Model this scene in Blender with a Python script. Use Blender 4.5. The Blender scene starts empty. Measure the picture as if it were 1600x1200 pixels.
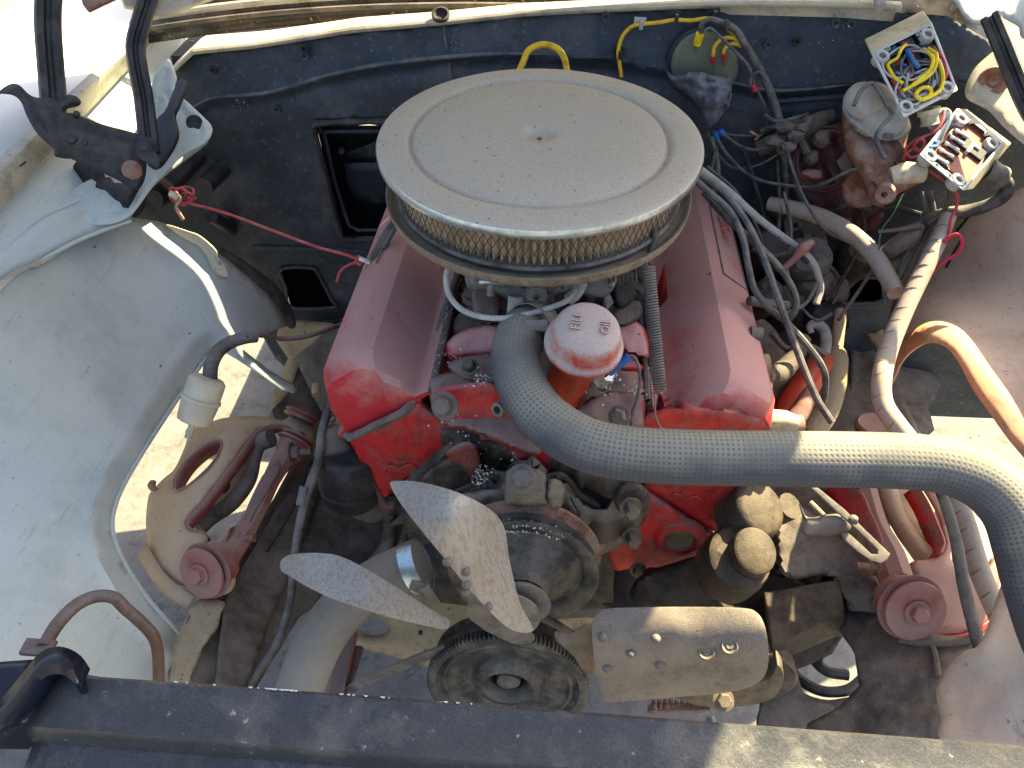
import bpy, bmesh, math, random
import numpy as np
from mathutils import Vector, Matrix, noise
from mathutils.geometry import delaunay_2d_cdt
random.seed(7)
S = bpy.context.scene
COL = S.collection
rad = math.radians

# ------------------------------------------------------------------ camera
FPX = 1190.0; PITCH = rad(45); YAW = rad(4.5)
FW = Vector((-math.sin(YAW)*math.cos(PITCH), math.cos(YAW)*math.cos(PITCH), -math.sin(PITCH)))
RT = Vector((math.cos(YAW), math.sin(YAW), 0)); UP = RT.cross(FW)
CAM = Vector((0.02881581, -0.76261019, 1.35081189))
cd = bpy.data.cameras.new('camera'); cam = bpy.data.objects.new('camera', cd); COL.objects.link(cam)
cd.sensor_width = 36; cd.lens = 36*FPX/1600; cd.clip_start = .02; cd.clip_end = 500
m = Matrix((RT, UP, -FW)).transposed().to_4x4(); m.translation = CAM; cam.matrix_world = m
S.camera = cam

# ------------------------------------------------------------------ light
SUN = Vector((.70, .75, 1.0)).normalized()        # towards the sun
w = bpy.data.worlds.new('World'); S.world = w; w.use_nodes = True
nt = w.node_tree; bgn = nt.nodes['Background']
sky = nt.nodes.new('ShaderNodeTexSky'); sky.sky_type = 'NISHITA'; sky.sun_disc = False
sky.sun_elevation = math.asin(SUN.z); sky.sun_rotation = math.atan2(SUN.x, SUN.y); sky.dust_density = 4.0; sky.ozone_density = .9; sky.air_density = 1.0
nt.links.new(sky.outputs[0], bgn.inputs[0]); bgn.inputs[1].default_value = .09
sd = bpy.data.lights.new('sun', 'SUN'); sun = bpy.data.objects.new('sun', sd); COL.objects.link(sun)
sd.energy = 5.0; sd.angle = rad(.5); sd.color = (1, .86, .50)
sun.rotation_euler = SUN.to_track_quat('Z', 'Y').to_euler(); sun.location = (2, 3, 5)
S.view_settings.view_transform = 'Standard'; S.view_settings.look = 'None'
S.view_settings.exposure = 2.25; S.view_settings.gamma = 1
try:
    S.cycles.max_bounces = 8; S.cycles.diffuse_bounces = 5
except Exception: pass

# ------------------------------------------------------------------ picture-to-place helpers (photo pixels, 1600x1200)
def ray(px, py): return FW + RT*((px-800)/FPX) + UP*((600-py)/FPX)
def Dp(px, py, d): return CAM + ray(px, py)*d
def Zp(px, py, z): r = ray(px, py); return CAM + r*((z-CAM.z)/r.z)
def Yp(px, py, y): r = ray(px, py); return CAM + r*((y-CAM.y)/r.y)
def Xp(px, py, x): r = ray(px, py); return CAM + r*((x-CAM.x)/r.x)
def PX(p):
    q = Vector(p)-CAM; d = q.dot(FW); return 800+FPX*q.dot(RT)/d, 600-FPX*q.dot(UP)/d, d

# ------------------------------------------------------------------ materials
MATS = {}
def M(name, c1, c2=None, dust=(.42,.35,.28), da=.5, nz=.6, sc=40, rough=.6, metal=0, bump=.3, spots=0, spotc=(.02,.015,.01), fine=.25, coat=0, scratch=0, thr=.0, trans=0, stain=.35):
    """worn surface: two base tones, dust lying on it, specks, scratches, grain relief"""
    mt = bpy.data.materials.new(name); mt.use_nodes = True; n = mt.node_tree.nodes; l = mt.node_tree.links
    b = n['Principled BSDF']
    c2 = c2 or tuple(x*.7 for x in c1)
    tc = n.new('ShaderNodeTexCoord')
    def noi(scale, det=5, ro=.6, vec=None):
        x = n.new('ShaderNodeTexNoise'); x.inputs['Scale'].default_value = scale; x.inputs['Detail'].default_value = det; x.inputs['Roughness'].default_value = ro
        l.new(vec or tc.outputs['Object'], x.inputs['Vector']); return x.outputs['Fac']
    def mth(op, a, bb=None, clamp=False):
        x = n.new('ShaderNodeMath'); x.operation = op; x.use_clamp = clamp
        for i, v in enumerate((a, bb)):
            if v is None: continue
            if isinstance(v, (int, float)): x.inputs[i].default_value = v
            else: l.new(v, x.inputs[i])
        return x.outputs[0]
    def rmp(f, a, bb):
        x = n.new('ShaderNodeMapRange'); x.inputs[1].default_value = a; x.inputs[2].default_value = bb; l.new(f, x.inputs[0]); return x.outputs[0]
    def mix(f, a, bb, mode='MIX'):
        x = n.new('ShaderNodeMix'); x.data_type = 'RGBA'; x.blend_type = mode
        if isinstance(f, (int, float)): x.inputs[0].default_value = f
        else: l.new(f, x.inputs[0])
        for i, v in ((6, a), (7, bb)):
            if isinstance(v, tuple): x.inputs[i].default_value = (*v, 1)
            else: l.new(v, x.inputs[i])
        return x.outputs[2]
    n1 = noi(sc); col = mix(rmp(n1, .38, .64), c1, c2)
    geo = n.new('ShaderNodeNewGeometry'); sep = n.new('ShaderNodeSeparateXYZ'); l.new(geo.outputs['Normal'], sep.inputs[0])
    n2 = noi(sc*.5, 9, .72)
    up = mth('MULTIPLY', sep.outputs[2], nz)
    dm = mth('ADD', up, mth('MULTIPLY', mth('SUBTRACT', n2, .5), 3.2))
    dm = mth('ADD', dm, da*1.6-.8-thr)
    nl = noi(sc*.16+1.5, 4, .6)
    st_ = mth('MULTIPLY', rmp(nl, .50, .66), stain)
    sv = n.new('ShaderNodeVectorMath'); sv.operation = 'SCALE'; l.new(col, sv.inputs[0]); l.new(mth('SUBTRACT', 1, mth('MULTIPLY', rmp(noi(sc*1.3, 8, .7), .5, .62), stain)), sv.inputs[3]); col = sv.outputs[0]
    dm = mth('ADD', dm, mth('MULTIPLY', st_, -.8))
    dmask = mth('MULTIPLY', rmp(dm, -.22, .55), min(1, .35+da*.75), True)
    col = mix(dmask, col, dust)
    nf = noi(700, 3, .7)
    g = rmp(nf, .3, .7); gv = n.new('ShaderNodeMapRange'); gv.inputs[3].default_value = 1-fine; gv.inputs[4].default_value = 1+fine*.6; l.new(g, gv.inputs[0])
    col = mix(1.0, col, (1,1,1), 'MULTIPLY') if False else col
    vm = n.new('ShaderNodeVectorMath'); vm.operation = 'SCALE'; l.new(col, vm.inputs[0]); l.new(gv.outputs[0], vm.inputs[3]); col = vm.outputs[0]
    if spots:
        vo = n.new('ShaderNodeTexNoise'); vo.inputs['Scale'].default_value = 160; vo.inputs['Detail'].default_value = 4; l.new(tc.outputs['Object'], vo.inputs['Vector'])
        sm = rmp(vo.outputs['Fac'], .70-spots*.2, .76-spots*.2); col = mix(mth('MULTIPLY', sm, .75), col, spotc)
    if scratch:
        mp = n.new('ShaderNodeMapping'); mp.inputs['Scale'].default_value = (1, .1, 1) if scratch < 2 else (1, 1, .09); mp.inputs['Rotation'].default_value = (.3, .2, .5) if scratch < 2 else (.15, .35, 0)
        l.new(tc.outputs['Object'], mp.inputs[0])
        sn = noi(110 if scratch < 2 else 330, 6 if scratch < 2 else 3, .7 if scratch < 2 else .5, mp.outputs[0]); sm = rmp(sn, .58 if scratch < 2 else .50, .66 if scratch < 2 else .60)
        col = mix(mth('MULTIPLY', sm, .28 if scratch < 2 else .34), col, spotc)
    l.new(col, b.inputs['Base Color'])
    ro = n.new('ShaderNodeMapRange'); ro.inputs[3].default_value = rough; ro.inputs[4].default_value = max(rough, .85); l.new(dmask, ro.inputs[0]); l.new(ro.outputs[0], b.inputs['Roughness'])
    if metal:
        me = n.new('ShaderNodeMapRange'); me.inputs[3].default_value = metal; me.inputs[4].default_value = 0; l.new(dmask, me.inputs[0]); l.new(me.outputs[0], b.inputs['Metallic'])
    b.inputs['Specular IOR Level'].default_value = .35
    if coat: b.inputs['Coat Weight'].default_value = coat; b.inputs['Coat Roughness'].default_value = .15
    if trans: b.inputs['Subsurface Weight'].default_value = trans; b.inputs['Subsurface Radius'].default_value = (.01,.008,.005); b.inputs['Subsurface Scale'].default_value = 1
    if bump:
        hh = mth('ADD', mth('MULTIPLY', nf, .35), n2); hh = mth('ADD', hh, mth('MULTIPLY', noi(sc*3, 5), .8))
        bp = n.new('ShaderNodeBump'); bp.inputs['Strength'].default_value = bump; bp.inputs['Distance'].default_value = .0016; l.new(hh, bp.inputs['Height']); l.new(bp.outputs[0], b.inputs['Normal'])
    MATS[name] = mt; return mt

TAN = (.42,.35,.27); GREY = (.33,.30,.27)
paint = M('aged_white_paint', (.50,.535,.50), (.455,.49,.465), dust=(.40,.385,.345), da=.2, nz=.1, sc=9, rough=.42, bump=.3, spots=.08, spotc=(.22,.20,.17), fine=.10, scratch=1, stain=.12)
paint_in = M('beige_wheelhouse_paint', (.74,.60,.48), (.68,.52,.41), dust=(.52,.39,.30), da=.25, nz=.15, sc=10, rough=.6, bump=.18, spots=.15, spotc=(.09,.06,.04), fine=.1, scratch=1, stain=.15)
paint_or = M('orange_primer_lip', (.66,.30,.17), (.60,.33,.21), dust=(.45,.33,.25), da=.25, sc=20, rough=.6, bump=.2)
fend = M('fender_outer_paint', (.58,.60,.60), (.53,.56,.58), dust=(.5,.47,.4), da=.15, sc=6, rough=.3, bump=.05, fine=.05, stain=.05)
cream = M('cream_flange_paint', (.52,.46,.34), (.48,.44,.35), dust=(.4,.33,.25), da=.3, sc=15, rough=.5, bump=.15, spots=.1)
navy = M('navy_black_firewall_paint', (.022,.031,.044), (.032,.040,.052), dust=(.16,.155,.15), da=.36, nz=.3, sc=11, rough=.5, bump=.3, spots=.0, spotc=(.22,.21,.20), fine=.3, scratch=1)
navyd = M('pale_navy_bead', (.05,.06,.07), (.09,.095,.10), dust=(.22,.21,.20), da=.45, nz=.4, sc=30, rough=.5, bump=.3)  # paler navy for the crease beads and weld line
black = M('dusty_black_steel', (.018,.018,.021), (.03,.029,.03), dust=(.13,.12,.115), da=.32, nz=.6, sc=35, rough=.45, bump=.35, fine=.3)
gloss = M('glossy_black_paint', (.008,.011,.022), (.014,.017,.028), dust=(.17,.155,.14), da=.24, nz=.35, sc=16, rough=.22, bump=.12, spots=.16, spotc=(.3,.28,.25), fine=.2)
dark = M('oily_dark_frame', (.040,.034,.030), (.07,.058,.049), dust=(.26,.21,.17), da=.48, nz=.5, sc=22, rough=.7, bump=.9, fine=.35)
darker = M('black_oil_and_shade_fill', (.014,.012,.012), (.026,.022,.02), dust=(.13,.105,.085), da=.3, sc=25, rough=.8, bump=.5)  # oily black; also stands in for shade in holes and under the engine
oily = M('oily_brown_casting', (.04,.03,.022), (.08,.058,.04), dust=(.18,.135,.09), da=.34, nz=.45, sc=30, rough=.6, bump=.7, fine=.35, spots=.12, spotc=(.02,.015,.01), stain=.5)
caked_sun = M('caked_dirt_and_sun_tan', (.36,.27,.16), (.30,.22,.13), dust=(.42,.33,.21), da=.5, sc=30, rough=.95, bump=1.0, spots=.3, spotc=(.05,.04,.03), fine=.3)  # tan dirt; on rail flange and crossmember it stands for yellow sunlight
lidm = M('dusty_chrome_lid', (.44,.42,.39), (.36,.33,.29), dust=(.52,.44,.34), da=.72, nz=.3, sc=11, rough=.45, metal=.12, bump=.3, spots=.19, spotc=(.15,.10,.065), fine=.3, stain=.16)
chrome = M('worn_chrome', (.62,.70,.72), (.52,.58,.60), dust=(.45,.42,.38), da=.05, sc=30, rough=.28, metal=.8, bump=.05)
rimrust = M('pitted_rim', (.33,.26,.18), (.22,.17,.12), dust=(.40,.33,.24), da=.5, sc=120, rough=.6, metal=.3, bump=.5, spots=.25, spotc=(.08,.04,.02), fine=.4)
paper = M('cream_filter_paper', (.70,.57,.40), (.60,.47,.32), dust=(.38,.30,.22), da=.3, sc=30, rough=.9, bump=.3)
mesh_w = M('brown_wire_mesh', (.075,.05,.038), (.12,.08,.06), dust=(.3,.24,.18), da=.2, sc=60, rough=.6, bump=0)
red = M('engine_red_dusty', (.50,.015,.022), (.44,.03,.035), dust=(.50,.30,.27), da=.68, nz=1.2, sc=15, rough=.5, bump=.3, spots=.06, spotc=(.08,.04,.03), fine=.18, thr=.62, stain=.25)
redc = M('engine_red_clean', (.58,.020,.022), (.40,.018,.018), dust=(.36,.19,.165), da=.45, nz=.85, sc=26, rough=.45, bump=.8, fine=.25, spots=.12, spotc=(.10,.03,.02), thr=.06, stain=.5)
redcap = M('oil_cap_red', (.46,.055,.035), (.50,.09,.055), dust=(.50,.40,.36), da=.85, nz=1.6, sc=30, rough=.6, bump=.7, fine=.25, thr=.62)
orange = M('orange_red_tube', (.50,.05,.018), (.42,.06,.03), dust=(.3,.17,.12), da=.15, nz=.6, sc=14, rough=.4, bump=.15)
grime = M('greasy_casting', (.040,.033,.030), (.085,.068,.056), dust=(.20,.16,.125), da=.38, nz=.6, sc=40, rough=.7, bump=1.0, spots=.1, spotc=(.02,.015,.012), fine=.3)
redgrime = M('greasy_red_casting', (.26,.035,.032), (.12,.05,.042), dust=(.26,.205,.18), da=.52, nz=.9, sc=18, rough=.7, bump=.6, spots=.12, spotc=(.02,.015,.012), fine=.25, thr=.1)
gasket = M('grimy_gasket_rail', (.12,.09,.08), (.17,.13,.115), dust=(.25,.20,.175), da=.45, sc=50, rough=.85, bump=.7, spots=.18, spotc=(.30,.29,.27), fine=.3)
alum = M('dusty_aluminium', (.22,.20,.18), (.11,.098,.087), dust=(.28,.24,.195), da=.42, nz=.5, sc=40, rough=.5, metal=.35, bump=.5, spots=.05)
carbm = M('carburetor_zinc', (.26,.26,.235), (.19,.19,.17), dust=(.33,.31,.28), da=.45, nz=.5, sc=45, rough=.5, metal=.3, bump=.4, spots=.06)
blade = M('weathered_fan_blade', (.38,.36,.33), (.33,.29,.25), dust=(.42,.38,.33), da=.35, nz=.2, sc=10, rough=.5, metal=.25, bump=.35, spots=0, spotc=(.17,.095,.065), fine=.25, scratch=2, stain=.1)
bladeb = M('brown_fan_blade', (.24,.20,.165), (.17,.14,.12), dust=(.34,.28,.21), da=.35, nz=.2, sc=18, rough=.5, metal=.2, bump=.5, spots=.05, spotc=(.10,.05,.035), fine=.35, scratch=1, stain=.35)
slate = M('dark_grey_steel', (.035,.037,.04), (.07,.066,.062), dust=(.27,.23,.18), da=.42, nz=.4, sc=28, rough=.5, metal=.3, bump=.4, fine=.3)
rust = M('rusty_steel', (.20,.075,.045), (.30,.14,.09), dust=(.36,.29,.24), da=.4, nz=.6, sc=45, rough=.85, bump=.7, fine=.35, spots=.15, spotc=(.09,.03,.02))
rustl = M('pale_rust_cap', (.42,.38,.34), (.34,.28,.24), dust=(.44,.40,.35), da=.6, sc=30, rough=.8, bump=.5, spots=.1, spotc=(.15,.07,.04))
bronze = M('dusty_bronze_steel', (.085,.07,.055), (.13,.10,.07), dust=(.26,.21,.15), da=.45, nz=.5, sc=30, rough=.55, metal=.3, bump=.35, fine=.25)
armred = M('control_arm_primer', (.26,.055,.055), (.33,.09,.075), dust=(.33,.23,.19), da=.5, nz=.9, sc=16, rough=.5, bump=.35, fine=.15, thr=.1)
armtan = M('control_arm_dusty_tan', (.47,.35,.24), (.40,.25,.19), dust=(.52,.41,.27), da=.5, nz=.4, sc=12, rough=.7, bump=.35, spots=.06, fine=.15)
rubber = M('dusty_rubber', (.045,.043,.043), (.07,.066,.062), dust=(.23,.205,.18), da=.5, nz=.5, sc=40, rough=.8, bump=.3)
support = M('dusty_support_paint', (.050,.051,.055), (.068,.066,.064), dust=(.20,.19,.17), da=.20, nz=.25, sc=40, rough=.27, bump=.3, spots=.09, spotc=(.38,.36,.33), fine=.4, stain=.0)
hosesm = M('smooth_dusty_hose', (.11,.10,.092), (.14,.125,.11), dust=(.27,.24,.20), da=.6, nz=.5, sc=7, rough=.7, bump=.12, fine=.15, stain=.08)
rubberb = M('black_rubber', (.012,.012,.014), (.02,.02,.022), dust=(.12,.11,.10), da=.35, nz=.5, sc=40, rough=.6, bump=.2)
wiregrey = M('grey_wire', (.06,.062,.066), (.10,.098,.095), dust=(.24,.22,.20), da=.42, sc=60, rough=.7, bump=.2)
loom = M('beige_split_loom', (.42,.335,.28), (.36,.28,.23), dust=(.45,.38,.32), da=.5, sc=20, rough=.7, bump=.3)
yellow = M('yellow_wire', (.78,.46,.015), (.66,.40,.02), dust=(.45,.36,.2), da=.12, sc=40, rough=.4, bump=.05)
yelbright = M('bright_yellow_wire', (.85,.62,.01), (.78,.56,.01), da=0, sc=40, rough=.35, bump=0, fine=.05)
redw = M('faded_red_wire', (.50,.045,.05), (.42,.06,.06), dust=(.45,.28,.24), da=.25, sc=60, rough=.5, bump=.1)
bluew = M('blue_terminal', (.02,.12,.42), (.03,.15,.4), dust=(.3,.3,.32), da=.15, sc=60, rough=.45, bump=.1)
pinkt = M('red_crimp', (.55,.02,.07), (.48,.03,.06), da=.1, sc=60, rough=.4, bump=.05)
greenw = M('green_wire', (.05,.2,.13), da=.2, sc=60, bump=0)
copper = M('copper_strand', (.62,.33,.2), (.5,.25,.15), da=.1, sc=80, rough=.35, metal=.8, bump=.1)
box_p = M('cream_plastic', (.56,.49,.33), (.52,.45,.30), dust=(.4,.35,.26), da=.25, sc=15, rough=.5, bump=.15, spots=.08, fine=.06)
box_g = M('pale_grey_plastic', (.46,.47,.45), (.42,.43,.41), dust=(.38,.36,.32), da=.2, sc=20, rough=.45, bump=.08, fine=.06)
pcb = M('brown_circuit_board', (.30,.06,.022), (.25,.05,.02), dust=(.3,.2,.15), da=.15, sc=40, rough=.5, bump=.1)
solder = M('silver_solder', (.65,.64,.60), (.5,.49,.46), da=.1, sc=90, rough=.35, metal=.7, bump=.4)
plast = M('cloudy_plastic', (.56,.50,.37), (.50,.44,.33), dust=(.42,.36,.27), da=.3, sc=20, rough=.4, bump=.05, trans=.3, fine=.04, stain=.1)
whiteh = M('dusty_white_tube', (.45,.44,.41), (.38,.37,.34), dust=(.36,.33,.29), da=.4, sc=60, rough=.6, bump=.15)
cloth = M('grey_rag_cloth', (.17,.175,.21), (.13,.14,.17), dust=(.19,.185,.19), da=.35, sc=30, rough=.95, bump=.5)
flakes = M('white_salt_flakes', (.68,.70,.70), (.6,.64,.66), da=.0, sc=200, rough=.8, bump=.3)
olive = M('olive_cover_plate', (.16,.17,.11), (.13,.14,.095), dust=(.22,.21,.17), da=.3, sc=14, rough=.5, bump=.15)
maroon = M('maroon_booster', (.10,.025,.03), (.15,.05,.05), dust=(.22,.16,.14), da=.42, sc=30, rough=.8, bump=.8, spots=.12, spotc=(.3,.24,.22))
beltm = M('worn_belt', (.08,.07,.065), (.12,.105,.095), dust=(.24,.21,.18), da=.5, sc=30, rough=.85, bump=.3)
copperpipe = M('copper_pipe_dusty', (.13,.07,.055), (.09,.06,.05), dust=(.22,.19,.17), da=.4, sc=40, rough=.5, metal=.3, bump=.3)
glassd = M('mottled_windscreen_glass', (.02,.017,.015), (.05,.04,.034), dust=(.14,.12,.10), da=.25, sc=26, rough=.25, bump=.1, spots=.25, spotc=(.35,.32,.28), fine=.4)
trim = M('bright_trim', (.66,.58,.42), (.6,.52,.38), dust=(.5,.43,.3), da=.2, sc=20, rough=.3, metal=.3, bump=.1)
ground_m = M('pale_dusty_ground', (.21,.20,.185), (.12,.112,.105), dust=(.27,.255,.235), da=.4, nz=.2, sc=34, rough=.95, bump=1.0, spots=.25, spotc=(.12,.10,.09), fine=.3)
navycl = M('navy_mat_cloth', (.02,.022,.06), da=.1, sc=30, rough=.9, bump=.3)

# braided hose: knit grid of small dark dimples in a dusty rubber painted paler on top, from UV
def hose_mat():
    mt = bpy.data.materials.new('braided_hose_rubber'); mt.use_nodes = True; n = mt.node_tree.nodes; l = mt.node_tree.links; b = n['Principled BSDF']
    uv = n.new('ShaderNodeUVMap'); sx = n.new('ShaderNodeSeparateXYZ'); l.new(uv.outputs[0], sx.inputs[0])
    def mth(op, a, c=None, cl=False):
        x = n.new('ShaderNodeMath'); x.operation = op; x.use_clamp = cl
        for i, v in enumerate((a, c)):
            if v is None: continue
            if isinstance(v, (int, float)): x.inputs[i].default_value = v
            else: l.new(v, x.inputs[i])
        return x.outputs[0]
    tc = n.new('ShaderNodeTexCoord')
    wn = n.new('ShaderNodeTexNoise'); wn.inputs['Scale'].default_value = 30; l.new(tc.outputs['Object'], wn.inputs['Vector'])
    wob = mth('MULTIPLY', mth('SUBTRACT', wn.outputs['Fac'], .5), .9)
    su = mth('SINE', mth('ADD', mth('MULTIPLY', sx.outputs[0], 2*math.pi), wob)); sv = mth('SINE', mth('ADD', mth('MULTIPLY', sx.outputs[1], 2*math.pi), wob))
    pit = mth('MULTIPLY', mth('ADD', su, 1), mth('ADD', sv, 1))                 # 0..4
    rp = n.new('ShaderNodeMapRange'); rp.inputs[1].default_value = .9; rp.inputs[2].default_value = 3.0; l.new(pit, rp.inputs[0])
    n2 = n.new('ShaderNodeTexNoise'); n2.inputs['Scale'].default_value = 16; n2.inputs['Detail'].default_value = 6; l.new(tc.outputs['Object'], n2.inputs['Vector'])
    geo = n.new('ShaderNodeNewGeometry'); sp = n.new('ShaderNodeSeparateXYZ'); l.new(geo.outputs['Normal'], sp.inputs[0])
    dm = n.new('ShaderNodeMapRange'); dm.inputs[1].default_value = .22; dm.inputs[2].default_value = .95  # dust tone weighted to upward faces, painting in a sunlit top
    l.new(mth('ADD', mth('MULTIPLY', sp.outputs[2], .75), mth('MULTIPLY', mth('SUBTRACT', n2.outputs['Fac'], .42), 1.6)), dm.inputs[0])
    def mix(f, a, c):
        x = n.new('ShaderNodeMix'); x.data_type = 'RGBA'; l.new(f, x.inputs[0])
        for i, v in ((6, a), (7, c)):
            if isinstance(v, tuple): x.inputs[i].default_value = (*v, 1)
            else: l.new(v, x.inputs[i])
        return x.outputs[2]
    hi = mix(dm.outputs[0], (.065,.068,.078), (.25,.235,.185)); lo = mix(dm.outputs[0], (.035,.038,.046), (.14,.13,.105))
    nw = n.new('ShaderNodeMapRange'); nw.inputs[1].default_value = .36; nw.inputs[2].default_value = .62; nw.inputs[3].default_value = .25; l.new(n2.outputs['Fac'], nw.inputs[0])
    pf = mth('MULTIPLY', rp.outputs[0], nw.outputs[0])
    l.new(mix(pf, hi, lo), b.inputs['Base Color']); b.inputs['Roughness'].default_value = .8
    bp = n.new('ShaderNodeBump'); bp.inputs['Strength'].default_value = .55; bp.inputs['Distance'].default_value = .0012; bp.invert = True
    l.new(pf, bp.inputs['Height']); l.new(bp.outputs[0], b.inputs['Normal'])
    return mt
hosem = hose_mat()

# ------------------------------------------------------------------ mesh helpers
class MB:
    def __init__(s): s.v = []; s.f = []; s.uv = None
    def add(s, vs, fs):
        k = len(s.v); s.v += [tuple(v) for v in vs]; s.f += [tuple(i+k for i in f) for f in fs]; return s
def basis(ax):
    ax = Vector(ax).normalized(); t = Vector((0,0,1)) if abs(ax.z) < .9 else Vector((1,0,0))
    u = ax.cross(t).normalized(); return u, ax.cross(u).normalized(), ax
def smooth_path(pts, n=6):
    P = [Vector(p) for p in pts]
    if len(P) < 3: return P
    P = [P[0]*2-P[1]] + P + [P[-1]*2-P[-2]]; out = []
    for i in range(1, len(P)-2):
        a, b, c, d = P[i-1:i+3]
        for k in range(n):
            t = k/n; out.append(.5*((2*b)+(c-a)*t+(2*a-5*b+4*c-d)*t*t+(3*b-a-3*c+d)*t**3))
    out.append(P[-2]); return out
def tube(mb, pts, r, seg=10, cap=True, smooth=True, n=6, flat=None):
    P = smooth_path(pts, n) if smooth else [Vector(p) for p in pts]
    if isinstance(r, (int, float)): R = [r]*len(P)
    else:
        R = [np.interp(i/(len(P)-1), np.linspace(0, 1, len(r)), r) for i in range(len(P))]
    k = len(mb.v); T = (P[1]-P[0]).normalized(); u, v, _ = basis(T); L = 0; uvs = []
    for i, p in enumerate(P):
        t2 = (P[min(i+1, len(P)-1)]-P[max(i-1, 0)]).normalized()
        q = T.rotation_difference(t2); u = q @ u; v = q @ v; T = t2
        if i: L += (p-P[i-1]).length
        for j in range(seg):
            a = 2*math.pi*j/seg; fu, fv = (1, 1) if flat is None else flat
            mb.v.append(tuple(p+u*(R[i]*math.cos(a)*fu)+v*(R[i]*math.sin(a)*fv))); uvs.append((j/seg, L))
    for i in range(len(P)-1):
        for j in range(seg):
            a = k+i*seg+j; b = k+i*seg+(j+1) % seg; mb.f.append((a, b, b+seg, a+seg))
    if cap:
        mb.f.append(tuple(k+j for j in range(seg))[::-1]); mb.f.append(tuple(k+(len(P)-1)*seg+j for j in range(seg)))
    mb.tuv = (k, seg, len(P), L); return mb
def lathe(mb, c, ax, prof, seg=48, closed=False, fu=1, fv=1):
    """profile of (radius, height along axis)"""
    u, v, w_ = basis(ax); c = Vector(c); k = len(mb.v); n = len(prof)
    for r, h in prof:
        for j in range(seg):
            a = 2*math.pi*j/seg; mb.v.append(tuple(c+w_*h+u*(r*fu*math.cos(a))+v*(r*fv*math.sin(a))))
    for i in range(n-1 if not closed else n):
        for j in range(seg):
            a = k+i*seg+j; b = k+i*seg+(j+1) % seg; i2 = ((i+1) % n); c2 = k+i2*seg+(j+1) % seg; d = k+i2*seg+j
            mb.f.append((a, b, c2, d))
    return mb
def obox(mb, c, dims, axes=None):
    c = Vector(c); X, Y, Z = axes or (Vector((1,0,0)), Vector((0,1,0)), Vector((0,0,1))); a, b, h = [d/2 for d in dims]
    vs = [c+X*(sx*a)+Y*(sy*b)+Z*(sz*h) for sz in (-1,1) for sy in (-1,1) for sx in (-1,1)]
    return mb.add(vs, [(0,2,3,1),(4,5,7,6),(0,1,5,4),(2,6,7,3),(0,4,6,2),(1,3,7,5)])
def bar(mb, a, b, wd, th, up=(0,0,1)):
    a = Vector(a); b = Vector(b); Y = (b-a).normalized(); X = Y.cross(Vector(up)).normalized(); Z = X.cross(Y)
    return obox(mb, (a+b)/2, (wd, (b-a).length, th), (X, Y, Z))
def obj(name, mb, mat, parent=None, smooth=True, bevel=0, solid=0, sub=0, label=None, ang=40, disp=0):
    me = bpy.data.meshes.new(name); V = [Vector(v) for v in mb.v]
    lo = Vector((min(v.x for v in V), min(v.y for v in V), min(v.z for v in V))); hi = Vector((max(v.x for v in V), max(v.y for v in V), max(v.z for v in V))); c = (lo+hi)/2
    if disp:
        V = [v + Vector((noise.noise(v*60), noise.noise(v*60+Vector((9,9,9))), noise.noise(v*60-Vector((5,5,5)))))*disp for v in V]
    me.from_pydata([tuple(v-c) for v in V], [], mb.f)
    if getattr(mb, 'uvs', None):
        uvl = me.uv_layers.new(name='UVMap'); arr = np.array(mb.uvs, dtype=np.float32).ravel(); uvl.data.foreach_set('uv', arr)
    me.materials.append(mat); o = bpy.data.objects.new(name, me); COL.objects.link(o); o.location = c
    if smooth: me.shade_smooth()
    if solid:
        s = o.modifiers.new('solid', 'SOLIDIFY'); s.thickness = solid; s.offset = -1
    if bevel:
        bv = o.modifiers.new('bevel', 'BEVEL'); bv.width = bevel; bv.segments = 2; bv.limit_method = 'ANGLE'; bv.angle_limit = rad(35)
    if sub:
        sb = o.modifiers.new('sub', 'SUBSURF'); sb.levels = sub; sb.render_levels = sub
    if smooth:
        bm = bmesh.new(); bm.from_mesh(me); bmesh.ops.recalc_face_normals(bm, faces=bm.faces) if getattr(mb, 'recalc', True) else None
        for e in bm.edges:
            if len(e.link_faces) == 2 and e.calc_face_angle(0) > rad(ang): e.smooth = False
        bm.to_mesh(me); bm.free()
    if parent:
        o.parent = parent
        inv = Vector((0,0,0)); p = parent
        while p: inv += p.location; p = p.parent
        o.location = c-inv
    if label: o['label'] = label
    return o
def tag(o, label, cat=None, group=None, kind=None):
    if label: o['label'] = label
    if cat: o['category'] = cat
    if group: o['group'] = group
    if kind: o['kind'] = kind
    return o
def thing(name, label, cat, loc, group=None):
    o = bpy.data.objects.new(name, None); COL.objects.link(o); o.location = Vector(loc); o.empty_display_size = .05
    return tag(o, label, cat, group)
def inpoly(x, y, poly):
    c = False; n = len(poly); j = n-1
    for i in range(n):
        xi, yi = poly[i]; xj, yj = poly[j]
        if (yi > y) != (yj > y) and x < (xj-xi)*(y-yi)/(yj-yi)+xi: c = not c
        j = i
    return c
def closed_smooth(pts, n=5):
    P = [Vector((p[0], p[1])) for p in pts]; N = len(P); out = []
    for i in range(N):
        a, b, c, d = P[i-1], P[i], P[(i+1) % N], P[(i+2) % N]
        k = max(2, min(n, int((c-b).length/4)+1))
        for q in range(k):
            t = q/k; v = .5*((2*b)+(c-a)*t+(2*a-5*b+4*c-d)*t*t+(3*b-a-3*c+d)*t**3); out.append((v.x, v.y))
    return out
def dense(pts, step):
    out = []; N = len(pts)
    for i in range(N):
        a = pts[i]; b = pts[(i+1) % N]; L = math.hypot(b[0]-a[0], b[1]-a[1]); k = max(1, int(L/step))
        for q in range(k): out.append((a[0]+(b[0]-a[0])*q/k, a[1]+(b[1]-a[1])*q/k))
    return out
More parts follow.
